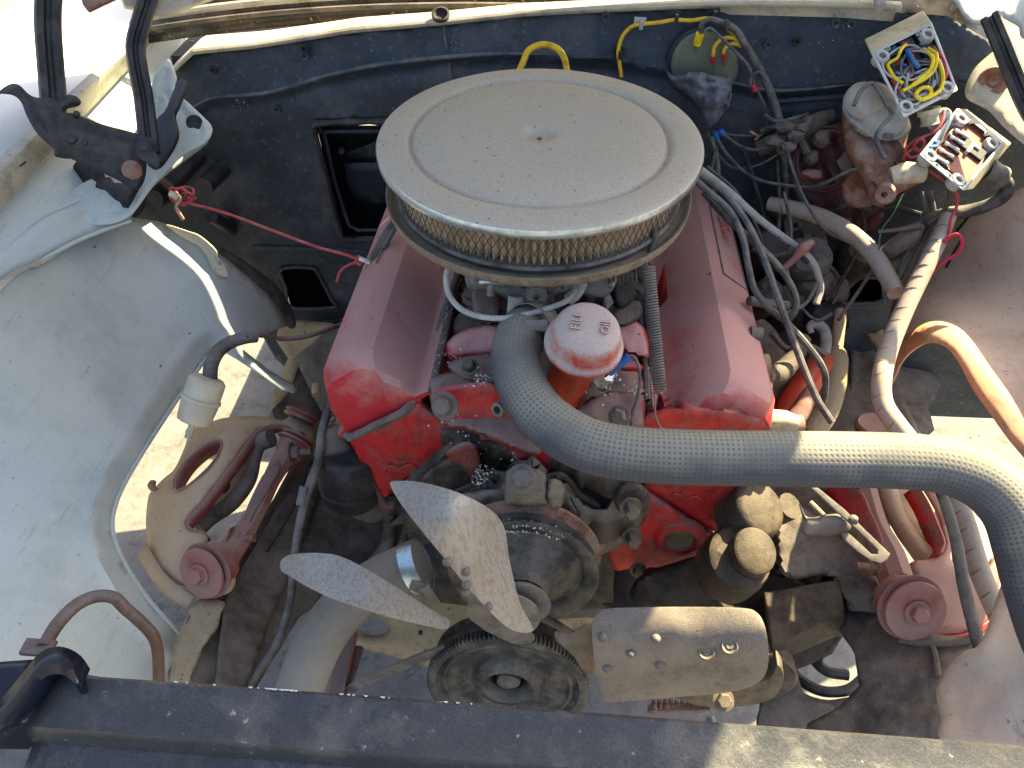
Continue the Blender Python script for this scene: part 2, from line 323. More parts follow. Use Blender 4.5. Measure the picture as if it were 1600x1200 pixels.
def surf(ctrl):
    """a smooth surface through control points in the place; gives its point seen along any picture ray"""
    pts = [PX(c) for c in ctrl]; X = np.array([[p[0], p[1]] for p in pts])/400.; W_ = np.array([1/p[2] for p in pts]); n = len(pts)
    if n <= 3:
        A = np.c_[np.ones(n), X]; co = np.linalg.lstsq(A, W_, rcond=None)[0]
        return lambda x, y, off=0: Dp(x, y, 1/(co[0]+co[1]*x/400.+co[2]*y/400.)+off)
    def K(r): return np.where(r > 1e-9, r*r*np.log(r+1e-12), 0)
    d = np.linalg.norm(X[:, None]-X[None], axis=2); A = np.zeros((n+3, n+3)); A[:n, :n] = K(d)+np.eye(n)*1e-4; P = np.c_[np.ones(n), X]; A[:n, n:] = P; A[n:, :n] = P.T
    co = np.linalg.solve(A, np.r_[W_, 0, 0, 0])
    def f(x, y, off=0):
        q = np.array([x, y])/400.; r = np.linalg.norm(X-q, axis=1)
        return Dp(x, y, 1/float(co[:n] @ K(r)+co[n]+co[n+1]*q[0]+co[n+2]*q[1])+off)
    return f
def plane_pos(p0, nrm):
    p0 = Vector(p0); nrm = Vector(nrm)
    def f(x, y, off=0):
        r = ray(x, y); t = (p0-CAM).dot(nrm)/r.dot(nrm); return CAM+r*(t+off)
    return f
def edge_dist(x, y, segs):
    a, b = segs; p = np.array([x, y]); ab = b-a; t = np.clip(((p-a)*ab).sum(1)/((ab*ab).sum(1)+1e-9), 0, 1); q = a+ab*t[:, None]
    return float(np.sqrt(((q-p)**2).sum(1)).min())
def sheet(name, outline, pos, mat, parent=None, holes=(), step=12, th=.0025, bump=None, pillow=None, smooth_out=True, bevel=0, label=None, jitter=0, ang=50, sub=0):
    """panel with real thickness whose edge follows the outline; pillow=(px,metres) rounds its edges away"""
    out = closed_smooth(outline) if smooth_out else list(outline); out = dense(out, step)
    hs = [dense(closed_smooth(h), step) for h in holes]
    vs = list(out); es = [(i, (i+1) % len(out)) for i in range(len(out))]
    for h in hs:
        k = len(vs); vs += h; es += [(k+i, k+(i+1) % len(h)) for i in range(len(h))]
    allp = [out]+hs
    A = np.array([p for pl in allp for p in pl]); B = np.array([pl[(i+1) % len(pl)] for pl in allp for i in range(len(pl))]); segs = (A, B)
    xs = [p[0] for p in out]; ys = [p[1] for p in out]; r_ = 0
    y = min(ys)+step*.5
    while y < max(ys):
        x = min(xs)+step*(.5 if r_ % 2 else 1)
        while x < max(xs):
            if inpoly(x, y, out) and not any(inpoly(x, y, h) for h in hs) and edge_dist(x, y, segs) > step*.45: vs.append((x, y))
            x += step
        y += step*.87; r_ += 1
    V2, E2, F2, *_ = delaunay_2d_cdt([Vector(v) for v in vs], es, [], 0, 1e-5)
    mb = MB()
    for v in V2:
        off = 0
        if pillow:
            d = min(1, edge_dist(v.x, v.y, segs)/pillow[0]); off += pillow[1]*(1-math.sqrt(max(0, 1-(1-d)**2)))
        if bump: off += bump(v.x, v.y, edge_dist(v.x, v.y, segs))
        if jitter: off += jitter*noise.noise(Vector((v.x*.05, v.y*.05, 1.3)))
        mb.v.append(tuple(pos(v.x, v.y, off)))
    for f in F2:
        cx = sum(V2[i].x for i in f)/3; cy = sum(V2[i].y for i in f)/3
        if inpoly(cx, cy, out) and not any(inpoly(cx, cy, h) for h in hs):
            a, b, c = [Vector(mb.v[i]) for i in f]
            f = tuple(f)
            if (b-a).cross(c-a).dot(CAM-a) < 0: f = f[::-1]
            mb.f.append(f)
    mb.recalc = False
    return obj(name, mb, mat, parent, bevel=bevel, solid=th, label=label, ang=ang, sub=sub)
def wire(name, pts, r, mat, label=None, cat='wire', parent=None, group=None, seg=8, **k):
    mb = tube(MB(), pts, r, seg, **k); o = obj(name, mb, mat, parent)
    if not parent: tag(o, label, cat, group)
    elif label: o['label'] = label
    return o
def dpath(pts, d=None):
    """(px, py, depth) triples"""
    return [Dp(p[0], p[1], p[2] if len(p) > 2 else d) for p in pts]
def bolt(name, c, ax, r, h, mat, parent, washer=True, stud=0, label=None):
    mb = MB(); u, v, w_ = basis(ax); c = Vector(c)
    if washer: lathe(mb, c, ax, [(0,0), (r*1.45,0), (r*1.45,r*.22), (r*1.3,r*.28), (0,r*.28)], 16)
    lathe(mb, c+w_*r*.28, ax, [(0,0), (r,0), (r,h*.82), (r*.82,h), (0,h*1.02)], 6)
    if stud:
        pr = []; k = max(4, int(stud/.0018))
        for i in range(k+1): pr.append((r*.52*(1 if i % 2 else .86), h+stud*i/k))
        lathe(mb, c, ax, [(0,h*.5)]+pr+[(0,h+stud)], 12)
    return obj(name, mb, mat, parent, ang=30, label=label)
def blob(name, c, r, mat, parent=None, sq=(1,1,1), rough=.25, seed=0, label=None, lev=3):
    bm = bmesh.new(); bmesh.ops.create_icosphere(bm, subdivisions=lev, radius=1); mb = MB(); c = Vector(c)
    for v in bm.verts:
        k = 1+rough*noise.noise(v.co*1.6+Vector((seed, seed*.3, 0))); mb.v.append(tuple(c+Vector((v.co.x*sq[0], v.co.y*sq[1], v.co.z*sq[2]))*r*k))
    mb.f = [tuple(v.index for v in f.verts) for f in bm.faces]; bm.free()
    return obj(name, mb, mat, parent, label=label)
def hullpart(name, pts, mat, parent=None, bevel=.004, label=None, seg=3):
    bm = bmesh.new()
    for p in pts: bm.verts.new(p)
    r = bmesh.ops.convex_hull(bm, input=bm.verts)
    bmesh.ops.delete(bm, geom=[e for e in r['geom_interior'] if isinstance(e, bmesh.types.BMVert)], context='VERTS')
    bmesh.ops.dissolve_limit(bm, angle_limit=rad(6), verts=bm.verts, edges=bm.edges)
    bm.verts.index_update(); mb = MB(); mb.v = [tuple(v.co) for v in bm.verts]; mb.f = [tuple(v.index for v in f.verts) for f in bm.faces]; bm.free()
    o = obj(name, mb, mat, parent, bevel=bevel, label=label, ang=180)
    if bevel: o.modifiers['bevel'].segments = seg; o.modifiers['bevel'].angle_limit = rad(15)
    wn = o.modifiers.new('wn', 'WEIGHTED_NORMAL'); wn.weight = 60
    return o
def prism(front, back, name, mat, parent, bevel=.004, label=None):
    return hullpart(name, list(front)+list(back), mat, parent, bevel, label)
EF = Vector((0, -math.cos(rad(7)), math.sin(rad(7))))     # engine forward axis (engine sits nose-up)
EU = Vector((0, math.sin(rad(7)), math.cos(rad(7))))
# ================================================================== SETTING
g = MB(); N_ = 60
for i in range(N_+1):
    for j in range(N_+1):
        x = -1.6+3.2*i/N_; y = -1.6+4.0*j/N_; g.v.append((x, y, .006*noise.noise(Vector((x*7, y*7, 0)))+.003*noise.noise(Vector((x*25, y*25, 3)))))
for i in range(N_):
    for j in range(N_):
        a = i*(N_+1)+j; g.f.append((a, a+N_+1, a+N_+2, a+1))
k = len(g.v)
for R_ in (1, 60):
    pass
rim = [(-1.6,-1.6),(1.6,-1.6),(1.6,2.4),(-1.6,2.4)]; far = [(-80,-80),(80,-80),(80,80),(-80,80)]
g.v += [(x, y, -.004) for x, y in rim]+[(x, y, -.004) for x, y in far]
for i in range(4):
    j = (i+1) % 4; g.f.append((k+i, k+j, k+4+j, k+4+i))
tag(obj('ground', g, ground_m), 'pale dusty bare ground under and around the car', kind='structure')
# stones
st = MB(); rr = random.Random(3)
for i in range(420):
    x = rr.uniform(-1.3, 1.3); y = rr.uniform(-.8, 1.2); r = rr.uniform(.003, .011); h = .7
    q = [Vector((x+r*math.cos(a)*rr.uniform(.7,1.2), y+r*math.sin(a)*rr.uniform(.7,1.2), 0)) for a in [i2*math.pi/3 for i2 in range(6)]]
    st.add(q+[Vector((x, y, r*h))], [(j, (j+1) % 6, 6) for j in range(6)])
tag(obj('gravel', st, ground_m), 'small loose stones scattered on the pale ground', kind='stuff')

# ------------------------------------------------------------------ firewall with its shoulder crease, heater opening and lower openings
FYY = .30
crease = [(180,260),(300,170),(335,152),(410,146),(500,120),(600,100),(700,88),(800,84),(950,92),(1100,120),(1200,140),(1340,130),(1450,110),(1600,150)]
def crease_y(x): return float(np.interp(x, [c[0] for c in crease], [c[1] for c in crease]))
def fwb(x, y, e):
    d = y-crease_y(x); o = 0
    o += -.004*math.exp(-(d/7.)**2)
    o += .005*math.exp(-((d-18)/11.)**2)
    if d < 0: o += .0004*-d*.5
    o += .004*noise.noise(Vector((x*.006, y*.006, 5)))+.0012*noise.noise(Vector((x*.03, y*.03, 2)))
    o += -.005*math.exp(-((x-695-(y-40)*.1)/4)**2)*(1 if y < 140 else 0)
    return o
fwpos = surf([Yp(300,120,.29), Yp(700,60,.315), Yp(1100,60,.315), Yp(1500,90,.29), Yp(300,350,.29), Yp(560,420,.29), Yp(1200,300,.29), Yp(1400,380,.29), Yp(480,560,.27), Yp(1300,560,.27), Yp(800,500,.27), Yp(800,250,.30)])
vent = [(494,196),(560,192),(640,192),(700,196),(700,370),(560,372),(536,366),(515,280)]
lowL = [(440,421),(487,419),(497,428),(519,470),(522,480),(455,480),(447,450)]
lowR = [(1312,440),(1378,436),(1376,470),(1308,472)]
FW_ = thing('firewall', 'navy black firewall panel behind the engine, dusty and scratched', 'firewall', (0,.3,.7))
sheet('panel', [(195,340),(215,230),(262,120),(268,112),(300,84),(400,74),(550,50),(690,38),(820,24),(950,18),(1150,9),(1330,12),(1480,25),(1540,60),(1600,130),(1720,200),(1720,660),(1180,640),(1000,560),(600,560),(520,640),(430,560),(350,420),(250,360)], fwpos, navy, FW_, holes=[vent, lowL, lowR], step=7.5, th=.003, bump=fwb, smooth_out=False)
# opening frame: raised, ragged sealant bead
def loop3(pts, pos, off): return [pos(x, y, off) for x, y in pts]
fr = MB(); vp = [(488,200),(491,194),(560,190),(640,190),(704,194),(706,372),(560,374),(537,374),(530,360),(512,284),(500,240)]
pp = [fwpos(x, y, -.006) for x, y in dense(vp, 14)]; pp.append(pp[0]); tube(fr, pp, [.0052+.0012*math.sin(i*2.3) for i in range(40)], 8, smooth=False)
obj('opening_frame', fr, black, FW_, disp=.0015)
inner = [(506,206),(640,204),(692,208),(692,358),(560,360),(545,352),(522,282)]
fr = MB(); pp = [fwpos(x, y, .012) for x, y in inner]; pp.append(pp[0]); tube(fr, pp, .0035, 6, smooth=False); obj('inner_frame', fr, navy, FW_)
boxv = [fwpos(x, y, 0) for x, y in [(494,196),(700,196),(700,370),(536,368)]]; bk = [fwpos(x, y, .13) for x, y in [(494,196),(700,196),(700,370),(536,368)]]
mb = MB(); mb.add(boxv+bk, [(0,1,5,4),(1,2,6,5),(2,3,7,6),(3,0,4,7),(4,5,6,7)]); obj('duct_recess', mb, black, FW_, smooth=False)
# flap inside the duct
p = surf([fwpos(530,240,.06), fwpos(640,215,.02), fwpos(600,310,.05)])
sheet('air_flap', [(531,244),(585,222),(660,200),(690,205),(690,248),(600,252),(560,250)], p, black, FW_, step=14, th=.004, smooth_out=False)
sheet('lower_flap', [(538,256),(690,250),(690,316),(560,318),(545,300)], surf([fwpos(540,256,.05), fwpos(690,250,.05), fwpos(600,316,.07)]), navy, FW_, step=14, th=.004, smooth_out=False)
bolt('screw', fwpos(533,236,.045), (0,-1,.3), .004, .003, black, FW_)
for hole, dd in ((lowL, .12), (lowR, .10)):
    a = [fwpos(x, y, .001) for x, y in hole]; b_ = [fwpos(x, y, dd) for x, y in hole]; n_ = len(a); mb = MB()
    mb.add(a+b_, [(i, (i+1) % n_, n_+(i+1) % n_, n_+i) for i in range(n_)]+[tuple(range(n_, 2*n_))]); obj('pocket', mb, darker, FW_, smooth=False)
    fr = MB(); pp = [fwpos(x, y, -.003) for x, y in closed_smooth(hole)]; pp.append(pp[0]); tube(fr, pp, .003, 6, smooth=False); obj('pocket_rim', fr, navy, FW_)
# low horizontal rib, tubes through the firewall and small clips
for pts, r in (([(395,386),(470,388),(560,392),(600,400)], .004), ([(420,492),(470,506),(540,500)], .005), ([(1200,160),(1300,152),(1350,150)], .004), ([(1330,138),(1400,150),(1470,128),(1540,140)], .004)):
    obj('rib', tube(MB(), [fwpos(x, y, -.001) for x, y in pts], r, 8), navy, FW_)
for (a, b_, r) in (((262,290),(312,238), .016), ((318,292),(350,262), .014), ((238,312),(262,300), .016), ((330,338),(365,360), .010)):
    mb = MB(); A_ = fwpos(a[0], a[1], -.07); B_ = fwpos(b_[0], b_[1], .01); tube(mb, [A_, B_], r, 16, smooth=False); obj('pipe_stub', mb, black, FW_)
for x, y in ((333,110),(475,77),(476,88),(946,27),(432,172),(497,204),(1245,66),(1306,36),(1330,38),(1200,70),(1010,150),(555,186)):
    mb = MB(); lathe(mb, fwpos(x, y, -.0035), (0,-1,.1), [(0,-.004),(.0022,-.004),(.003,0),(.0055,0),(.0065,-.003)], 12); obj('screw_hole', mb, darker if x % 2 else navy, FW_)
rr = random.Random(5); mb = MB()
for (cx, cy, n_, sp) in ((380,162,26,9),(1300,66,10,12),(705,60,14,8),(600,186,6,25),(434,213,8,6),(1000,140,10,20),(1310,40,18,10),(620,70,8,60),(350,300,8,60),(1380,140,10,30)):
    for i in range(n_//2):
        x = cx+rr.gauss(0, sp); y = cy+rr.gauss(0, sp*.5); q = fwpos(x, y, -.0035); s_ = rr.uniform(.0005,.0018)
        mb.add([q+Vector((rr.uniform(-1,1),-.3,rr.uniform(-1,1)))*s_ for _ in range(3)]+[q+Vector((0,-1,0))*s_*.6], [(0,1,2),(0,1,3),(1,2,3),(0,2,3)])
tag(obj('paint_flakes', mb, flakes, FW_, smooth=False), None, kind='stuff')
mb = MB(); tube(mb, [fwpos(x, y, fwb(x, y, 99)+.0005) for x, y in [(300,168),(335,153),(410,146),(455,135),(500,121),(550,109),(600,100),(650,94),(700,89),(760,85),(800,84),(870,86)]], [.001,.0028,.0032,.0034,.0034,.0034,.003,.001], 8, flat=(1,1)); obj('crease_bead', mb, navyd, FW_)
mb = MB(); tube(mb, [fwpos(x, y, fwb(x, y, 99)+.0008) for x, y in [(1140,128),(1200,141),(1260,139),(1330,132)]], [.001,.003,.003,.001], 8); obj('crease_bead', mb, navyd, FW_)
mb = MB(); tube(mb, [fwpos(x, y, fwb(x, y, 99)+.0005) for x, y in [(693,40),(697,70),(702,100),(706,135),(712,170)]], .0016, 6); obj('weld_line', mb, navyd, FW_, disp=.001)
# tool-less round access plate and its yellow + grey wiring
cpos = plane_pos(fwpos(1100,100,-.004), (0,-1,.06))
AC = thing('access_cover', 'round olive grey cover plate on the firewall above the grey rag', 'cover plate', fwpos(1100,100))
circ = [(1100+57*math.cos(a), 101+59*math.sin(a)) for a in [i*2*math.pi/28 for i in range(28)]]
sheet('gasket_ring', circ, cpos, navy, AC, step=9, th=.004)
circ = [(1101+52*math.cos(a), 103+54*math.sin(a)) for a in [i*2*math.pi/28 for i in range(28)]]
sheet('plate', circ, plane_pos(fwpos(1100,100,-.010), (0,-1,.06)), olive, AC, step=9, th=.004)

# ------------------------------------------------------------------ cowl, windscreen and hood
CW = thing('cowl_panel', 'sunlit cream cowl panel between windscreen and firewall', 'cowl', (0,.4,.97))
topf = [(262,118),(300,82),(400,72),(550,48),(690,36),(820,22),(950,15),(1150,7),(1330,9),(1410,14)]
mb = MB(); n_ = 60; rows = []
for i in range(n_+1):
    x = 262+(1410-262)*i/n_; k_ = float(np.interp(x, [262,500,900,1400], [1.3,1.0,.75,.4])); y = float(np.interp(x, [t[0] for t in topf], [t[1] for t in topf])); f0 = fwpos(x, y, -.002)
    rows.append([f0+Vector((0,.002,-.004)), f0+Vector((0,.001,.001)), f0+Vector((0,.004,.0035)), f0+Vector((0,.03*k_,.005)), f0+Vector((0,.046*k_,.002)), f0+Vector((0,.047*k_,-.02)), f0+Vector((0,.12,-.02))])
for r_ in rows: mb.v += [tuple(q) for q in r_]
for i in range(n_):
    for j in range(6): a = i*7+j; mb.f.append((a, a+7, a+8, a+1))
obj('cowl_top', mb, cream, CW, solid=.002, ang=25)
for i in range(11):
    x = 300+i*14; q = Yp(x, 66-i*1.5, .345)+Vector((0,0,.001)); obj('drain_slot', obox(MB(), q, (.006,.0025,.002)), darker, CW)
mb = MB(); lathe(mb, fwpos(688, 28, 0)+Vector((0,.004,.004)), (0,-.5,1), [(0,-.004),(.006,-.004),(.010,.001),(.013,0),(.012,-.004)], 16); obj('drain_notch', mb, darker, CW)
for x, y in ((1373,3),):
    mb = MB(); tube(mb, [Yp(x, y-12, .30), Yp(x+4, y+8, .285)], .007, 12, smooth=False); obj('rubber_stop', mb, whiteh, CW)
WS = thing('windscreen', 'mottled dusty windscreen base with a bright trim strip at the cowl', 'windscreen', (0,.5,1))
mb = MB(); rows = []
for i in range(41):
    x = -.62+1.24*i/40; yb = .395-.05*(x/.62)**2*0; zb = .975-.05*(abs(x)/.62)**2.2
    rows.append([(x, .385, zb-.03), (x, .40, zb-.004), (x, .62, zb+.16), (x, .9, zb+.38)])
for r_ in rows: mb.v += r_
for i in range(40):
    for j in range(3): a = i*4+j; mb.f.append((a, a+4, a+5, a+1))
obj('glass', mb, glassd, WS, solid=.005, ang=60)
for k_, (dy, dz, r) in enumerate(((.385, .006, .0055), (.372, -.006, .004))):
    mb = MB(); tube(mb, [(-.60+1.2*i/30, dy, .975+dz-.05*(abs(-.60+1.2*i/30)/.62)**2.2) for i in range(31)], r, 8, flat=(1,1)); obj('trim_strip', mb, trim if k_ == 0 else bronze, WS)
# body shell behind: roof pillars, dash and floor hint are out of view; a plain dash panel closes the glass
obj('dash_panel', obox(MB(), (0,.50,.86), (1.2,.2,.02)), black, WS)

HT = rad(58)
hd = Vector((0, -math.cos(HT), math.sin(HT))); hn = Vector((0, math.sin(HT), math.cos(HT)))
HB = Vector((0, .36, 1.052))
HO = thing('hood', 'raised cream hood over the engine bay with only its rear left corner in view', 'hood', HB)
HL, HR, HLEN = -.64, .596, 1.25
mb = MB(); nx, ny = 24, 20
for i in range(nx+1):
    for j in range(ny+1):
        s_ = HLEN*j/ny; x = HL+(HR+.115*s_-HL)*i/nx; cr = .03*(1-((x+.04)/.6)**2)
        mb.v.append(tuple(HB+Vector((x,0,0))+hd*s_+hn*cr))
for i in range(nx):
    for j in range(ny): a = i*(ny+1)+j; mb.f.append((a, a+1, a+ny+2, a+ny+1))
obj('hood_skin', mb, fend, HO, solid=.012)
for x in (-.35, 0, .33):
    mb = MB(); bar(mb, HB+Vector((x,0,0))+hd*.1-hn*.008, HB+Vector((x,0,0))+hd*1.1-hn*.008, .06, .03, hn); obj('inner_rib', mb, cream, HO, bevel=.006)
# visible rear left corner and hinge pad of the hood
cpz = surf([Dp(200,0,.98), Dp(320,-10,1.02), Dp(250,25,1.0), Dp(260,-60,1.0)])
sheet('corner_brace', [(190,-60),(193,2),(205,10),(240,22),(262,22),(285,12),(330,-4),(360,-20),(360,-60)], cpz, cream, HO, step=12, th=.012, bevel=.003)
sheet('latch_plate', [(126,-30),(128,2),(138,16),(158,6),(180,-4),(180,-30)], surf([Dp(126,-30,.95), Dp(138,16,.93), Dp(180,-4,.95)]), rust, HO, step=8, th=.004, smooth_out=False)

# ------------------------------------------------------------------ left fender
FL = thing('left_fender', 'left front fender with shaded blue grey top and a cream inner flange', 'fender', (-.75,.1,.85))
def strip(name, rails, mat, parent, th=.0015, ang=40, n=24):
    mb = MB(); R_ = [smooth_path(r, 8) for r in rails]; R2 = []
    for r in R_:
        L = [0]
        for i in range(1, len(r)): L.append(L[-1]+(r[i]-r[i-1]).length)
        R2.append([Vector([np.interp(L[-1]*k/n, L, [q[a] for q in r]) for a in range(3)]) for k in range(n+1)])
    m_ = len(rails)
    for i in range(n+1): mb.v += [tuple(r[i]) for r in R2]
    for i in range(n):
        for j in range(m_-1): a = i*m_+j; mb.f.append((a, a+1, a+m_+1, a+m_))
    return obj(name, mb, mat, parent, solid=th, ang=ang)
r0 = [Vector((-1.00,-.8,.66)), Vector((-1.02,-.2,.72)), Vector((-1.02,.5,.74)), Vector((-1.0,1.2,.76))]
r1 = [Vector((-.93,-.8,.80)), Vector((-.95,-.2,.85)), Vector((-.95,.5,.88)), Vector((-.94,1.2,.90))]
r2 = [Zp(-300,560,.84), Zp(0,246,.885), Zp(110,143,.90), Zp(205,58,.91), Zp(275,-10,.915)]
r3 = [q+Vector((.004,0,-.006)) for q in r2]
strip('fender_top', [r0, r1, r2], fend, FL)
r4 = [Zp(-300,640,.81), Zp(-5,332,.85), Zp(90,226,.862), Zp(205,102,.875), Zp(262,40,.885)]
strip('inner_flange', [r2, [q+Vector((.012,0,-.004)) for q in r2], r4], cream, FL)
obj('flange_slot', lathe(MB(), Zp(34,260,.868), (-.1,0,1), [(0,.0045),(.006,.0045),(.0075,.003)], 14, fu=1.3, fv=.8), darker, FL)
# gutter panel between flange and wheelhouse
r5 = [Zp(-300,760,.77), Zp(0,425,.805), Zp(70,360,.805), Zp(150,325,.80), Zp(215,225,.82), Zp(262,110,.85)]
gut = surf([Zp(-300,640,.80), Zp(-5,325,.845), Zp(90,220,.855), Zp(205,96,.868), Zp(262,36,.878), Zp(0,447,.797), Zp(178,353,.785), Zp(240,320,.79), Zp(100,300,.825), Zp(300,170,.83), Zp(-250,720,.765)])
sheet('gutter_panel', [(-300,640),(-5,325),(90,220),(205,96),(262,36),(290,60),(280,100),(275,130),(330,195),(325,225),(270,265),(238,292),(212,330),(200,348),(178,356),(120,379),(60,413),(0,449),(-120,520),(-300,720)], gut, paint, FL, step=9, th=.002, bump=lambda x, y, e: .010*math.exp(-(e/9)**2)*(1 if y-(-.62*x+425) > 0 else .2)-.004*math.exp(-((y-(-.62*x+405))/10)**2)+.003*noise.noise(Vector((x*.01, y*.01, 2))), smooth_out=False)
for pts, r_ in (([(-5,330),(90,225),(205,101),(262,40)], .0022), ([(-5,400),(70,338),(150,300),(200,262)], .0020), ([(0,446),(60,410),(120,377),(178,354),(205,345)], .0026)):
    mb = MB(); tube(mb, [gut(x, y, -.001) for x, y in pts], r_, 8); obj('pressed_bead', mb, paint, FL)
# ------------------------------------------------------------------ left wheelhouse apron
LA = thing('left_inner_apron', 'large pale grey green inner apron on the left, scratched and dusty', 'inner apron', (-.5,0,.6))
lapos = surf([Xp(0,445,-.62), Xp(175,350,-.60), Xp(262,352,-.552), Xp(300,372,-.516), Xp(345,430,-.472), Xp(365,480,-.453), Xp(385,530,-.434), Xp(440,590,-.380), Xp(463,608,-.357), Xp(450,500,-.41), Xp(320,560,-.475), Xp(180,790,-.46), Xp(285,1000,-.405), Xp(0,1000,-.5), Xp(0,700,-.565), Xp(150,560,-.555), Xp(-200,800,-.62)])
rimpts = [(335,548),(322,560),(285,612),(240,680),(200,745),(180,790),(176,830),(195,880),(235,940),(285,995)]
def labump(x, y, e):
    A = np.array(rimpts[:-1], float); B = np.array(rimpts[1:], float); d = edge_dist(x, y, (A, B)) if (x < 400 and y > 500) else 200
    o = -.006*math.exp(-((d-34)/9)**2)+.010*math.exp(-(d/14)**2)
    o += .007*noise.noise(Vector((x*.004, y*.004, 1)))+.0016*noise.noise(Vector((x*.018, y*.018, 7)))
    return o
sheet('apron_panel', [(-260,700),(0,445),(60,408),(120,372),(175,349),(205,340),(250,346),(300,366),(345,398),(385,430),(420,462),(448,500),(452,508),(420,520),(385,528),(372,540),(420,578),(447,594),(463,602),(466,609),(459,614),(440,608),(405,583),(370,560),(345,548),(330,548),(322,560),(285,612),(240,680),(200,745),(180,790),(176,830),(195,880),(235,940),(268,975),(286,996),(272,1030),(262,1090),(-260,1200)], lapos, paint, LA, step=11, th=.002, bump=labump, smooth_out=False)
mb = MB(); tube(mb, [lapos(x, y, labump(x, y, 0)-.001) for x, y in rimpts], .0028, 8); obj('rolled_rim', mb, paint, LA)
mb = MB(); tube(mb, [lapos(x, y, -.010) for x, y in [(-260,702),(0,447),(60,411),(120,377),(160,357),(178,353)]], .006, 8, flat=(1,.5)); obj('folded_seam', mb, cream, LA)
sheet('seam_tab', [(150,335),(172,330),(190,338),(205,334),(200,346),(180,353),(163,345)], surf([lapos(150,335,-.022), lapos(200,346,-.02), lapos(172,330,-.02)]), cream, LA, step=6, th=.002, smooth_out=False)
# raised bright bracket on the ridge + dark rear lip
bk = surf([lapos(262,352,-.012), lapos(300,372,-.014), lapos(345,420,-.014), lapos(352,432,-.012)])
sheet('ridge_bracket', [(258,351),(292,361),(312,369),(336,390),(340,402),(350,414),(356,432),(340,430),(332,424),(322,400),(310,385),(290,374)], bk, cream, LA, step=7, th=.003, bevel=.001)
bolt('screw', lapos(344,411,-.018), (.6,-.5,.6), .0035, .003, rust, LA, washer=False)
sheet('rear_splash_shield', [(300,362),(345,385),(400,420),(440,455),(462,500),(455,512),(430,480),(395,448),(350,408)], surf([lapos(300,362,.02), lapos(400,420,.03), lapos(462,500,.03), lapos(350,408,.02)]), rubber, LA, step=9, th=.004)
for x, y in ((147,386),(295,521),(250,572)):
    obj('paint_chip', blob('paint_chip', lapos(x, y, labump(x, y, 0)), .0022, darker, None, (1.6,.8,.6), .5, x, lev=1) and MB() , darker, LA) if False else blob('paint_chip', lapos(x, y, labump(x, y, 0)+.0005), .0022, dark, LA, (1.4,1,.6), .5, x, lev=1)

# ------------------------------------------------------------------ left hood hinge
HG = thing('left_hood_hinge', 'black riveted hood hinge with two lift arms on the left side', 'hinge', Dp(205,250,1.03))
pl = surf([Dp(265,100,1.06), Dp(325,200,1.05), Dp(150,320,1.0), Dp(240,280,1.03)])
HPL = sheet('mounting_plate', [(262,92),(276,120),(274,140),(300,165),(328,193),(331,208),(320,224),(292,238),(270,258),(240,290),(206,335),(170,350),(120,345),(110,300),(170,260),(225,180),(240,120)], pl, paint, HG, step=9, th=.004, bevel=.001, bump=lambda x, y, e: .002*math.exp(-(e/4)**2)+.004*math.exp(-((e-16)/5)**2))
obj('plate_hole', lathe(MB(), pl(304,192,-.001), (pl(304,192)-CAM).cross(Vector((0,0,1))).cross(pl(304,192)-CAM)*0+(CAM-pl(304,192)), [(0,.001),(.0085,.001),(.0105,0),(.011,-.002)], 20), rubberb, HPL)
mb = MB(); tube(mb, dpath([(140,255),(170,300),(215,315)], 1.03), .022, 16); obj('rubber_block', mb, rubberb, HG)
la = surf([Dp(0,140,.90), Dp(60,160,.92), Dp(225,290,.97), Dp(215,215,.97)])
def ch(x, y, e): return -.007*(1-math.exp(-(e/7)**2))+.004*math.exp(-((e-16)/5)**2)
obj_main = sheet('link_arm', [(0,141),(16,131),(30,133),(44,146),(56,152),(78,153),(98,156),(104,148),(118,150),(127,159),(122,166),(106,170),(104,176),(118,178),(160,194),(214,209),(226,222),(229,262),(224,286),(214,297),(202,294),(183,281),(140,262),(95,240),(78,228),(56,206),(42,182),(33,160),(20,149),(0,146)], la, black, HG, step=6, th=.005, bump=ch, bevel=.0012)
for x, y, r in ((112,218,.007),(133,224,.004),(206,266,.0125),(120,178,.004)):
    mb = MB(); lathe(mb, la(x, y, -.006), CAM-la(x, y), [(0,.004),(r*.5,.004),(r*.95,.001),(r,-.003)], 18); obj('rivet', mb, rust if r > .01 else black, HG)
u1 = smooth_path(dpath([(77,-90),(76,-20),(75,40),(79,100),(84,160)], .94), 6)
def channel(name, P, wdt, dep, mat, parent):
    mb = MB(); sec = [(-1,0),(-.97,-.5),(-.8,-1),(-.3,-1),(-.12,-.55),(.1,-.55),(.3,-1),(.8,-1),(.97,-.5),(1,0),(.8,.3),(-.8,.3)]; k_ = len(sec)
    for i, q in enumerate(P):
        t = (P[min(i+1, len(P)-1)]-P[max(i-1, 0)]).normalized(); nv = (q-CAM).normalized(); x_ = t.cross(nv).normalized(); n2 = x_.cross(t)
        if n2.dot(nv) < 0: n2 = -n2
        for a, b_ in sec: mb.v.append(tuple(q+x_*(a*wdt/2)+n2*(b_*dep)))
    for i in range(len(P)-1):
        for j in range(k_): a = i*k_+j; b_ = i*k_+(j+1) % k_; mb.f.append((a, b_, b_+k_, a+k_))
    mb.f.append(tuple(range(k_))); mb.f.append(tuple(range((len(P)-1)*k_, len(P)*k_))[::-1])
    return obj(name, mb, mat, parent, ang=28)
channel('lift_arm', u1, .030, .010, black, HG)
channel('lift_arm', smooth_path(dpath([(238,-90),(232,-5),(222,30),(212,70),(216,110),(224,150),(230,200),(235,240)], .98), 6), .024, .010, black, HG)
u3 = surf([Dp(290,125,1.02), Dp(255,190,1.01), Dp(230,280,.99)])
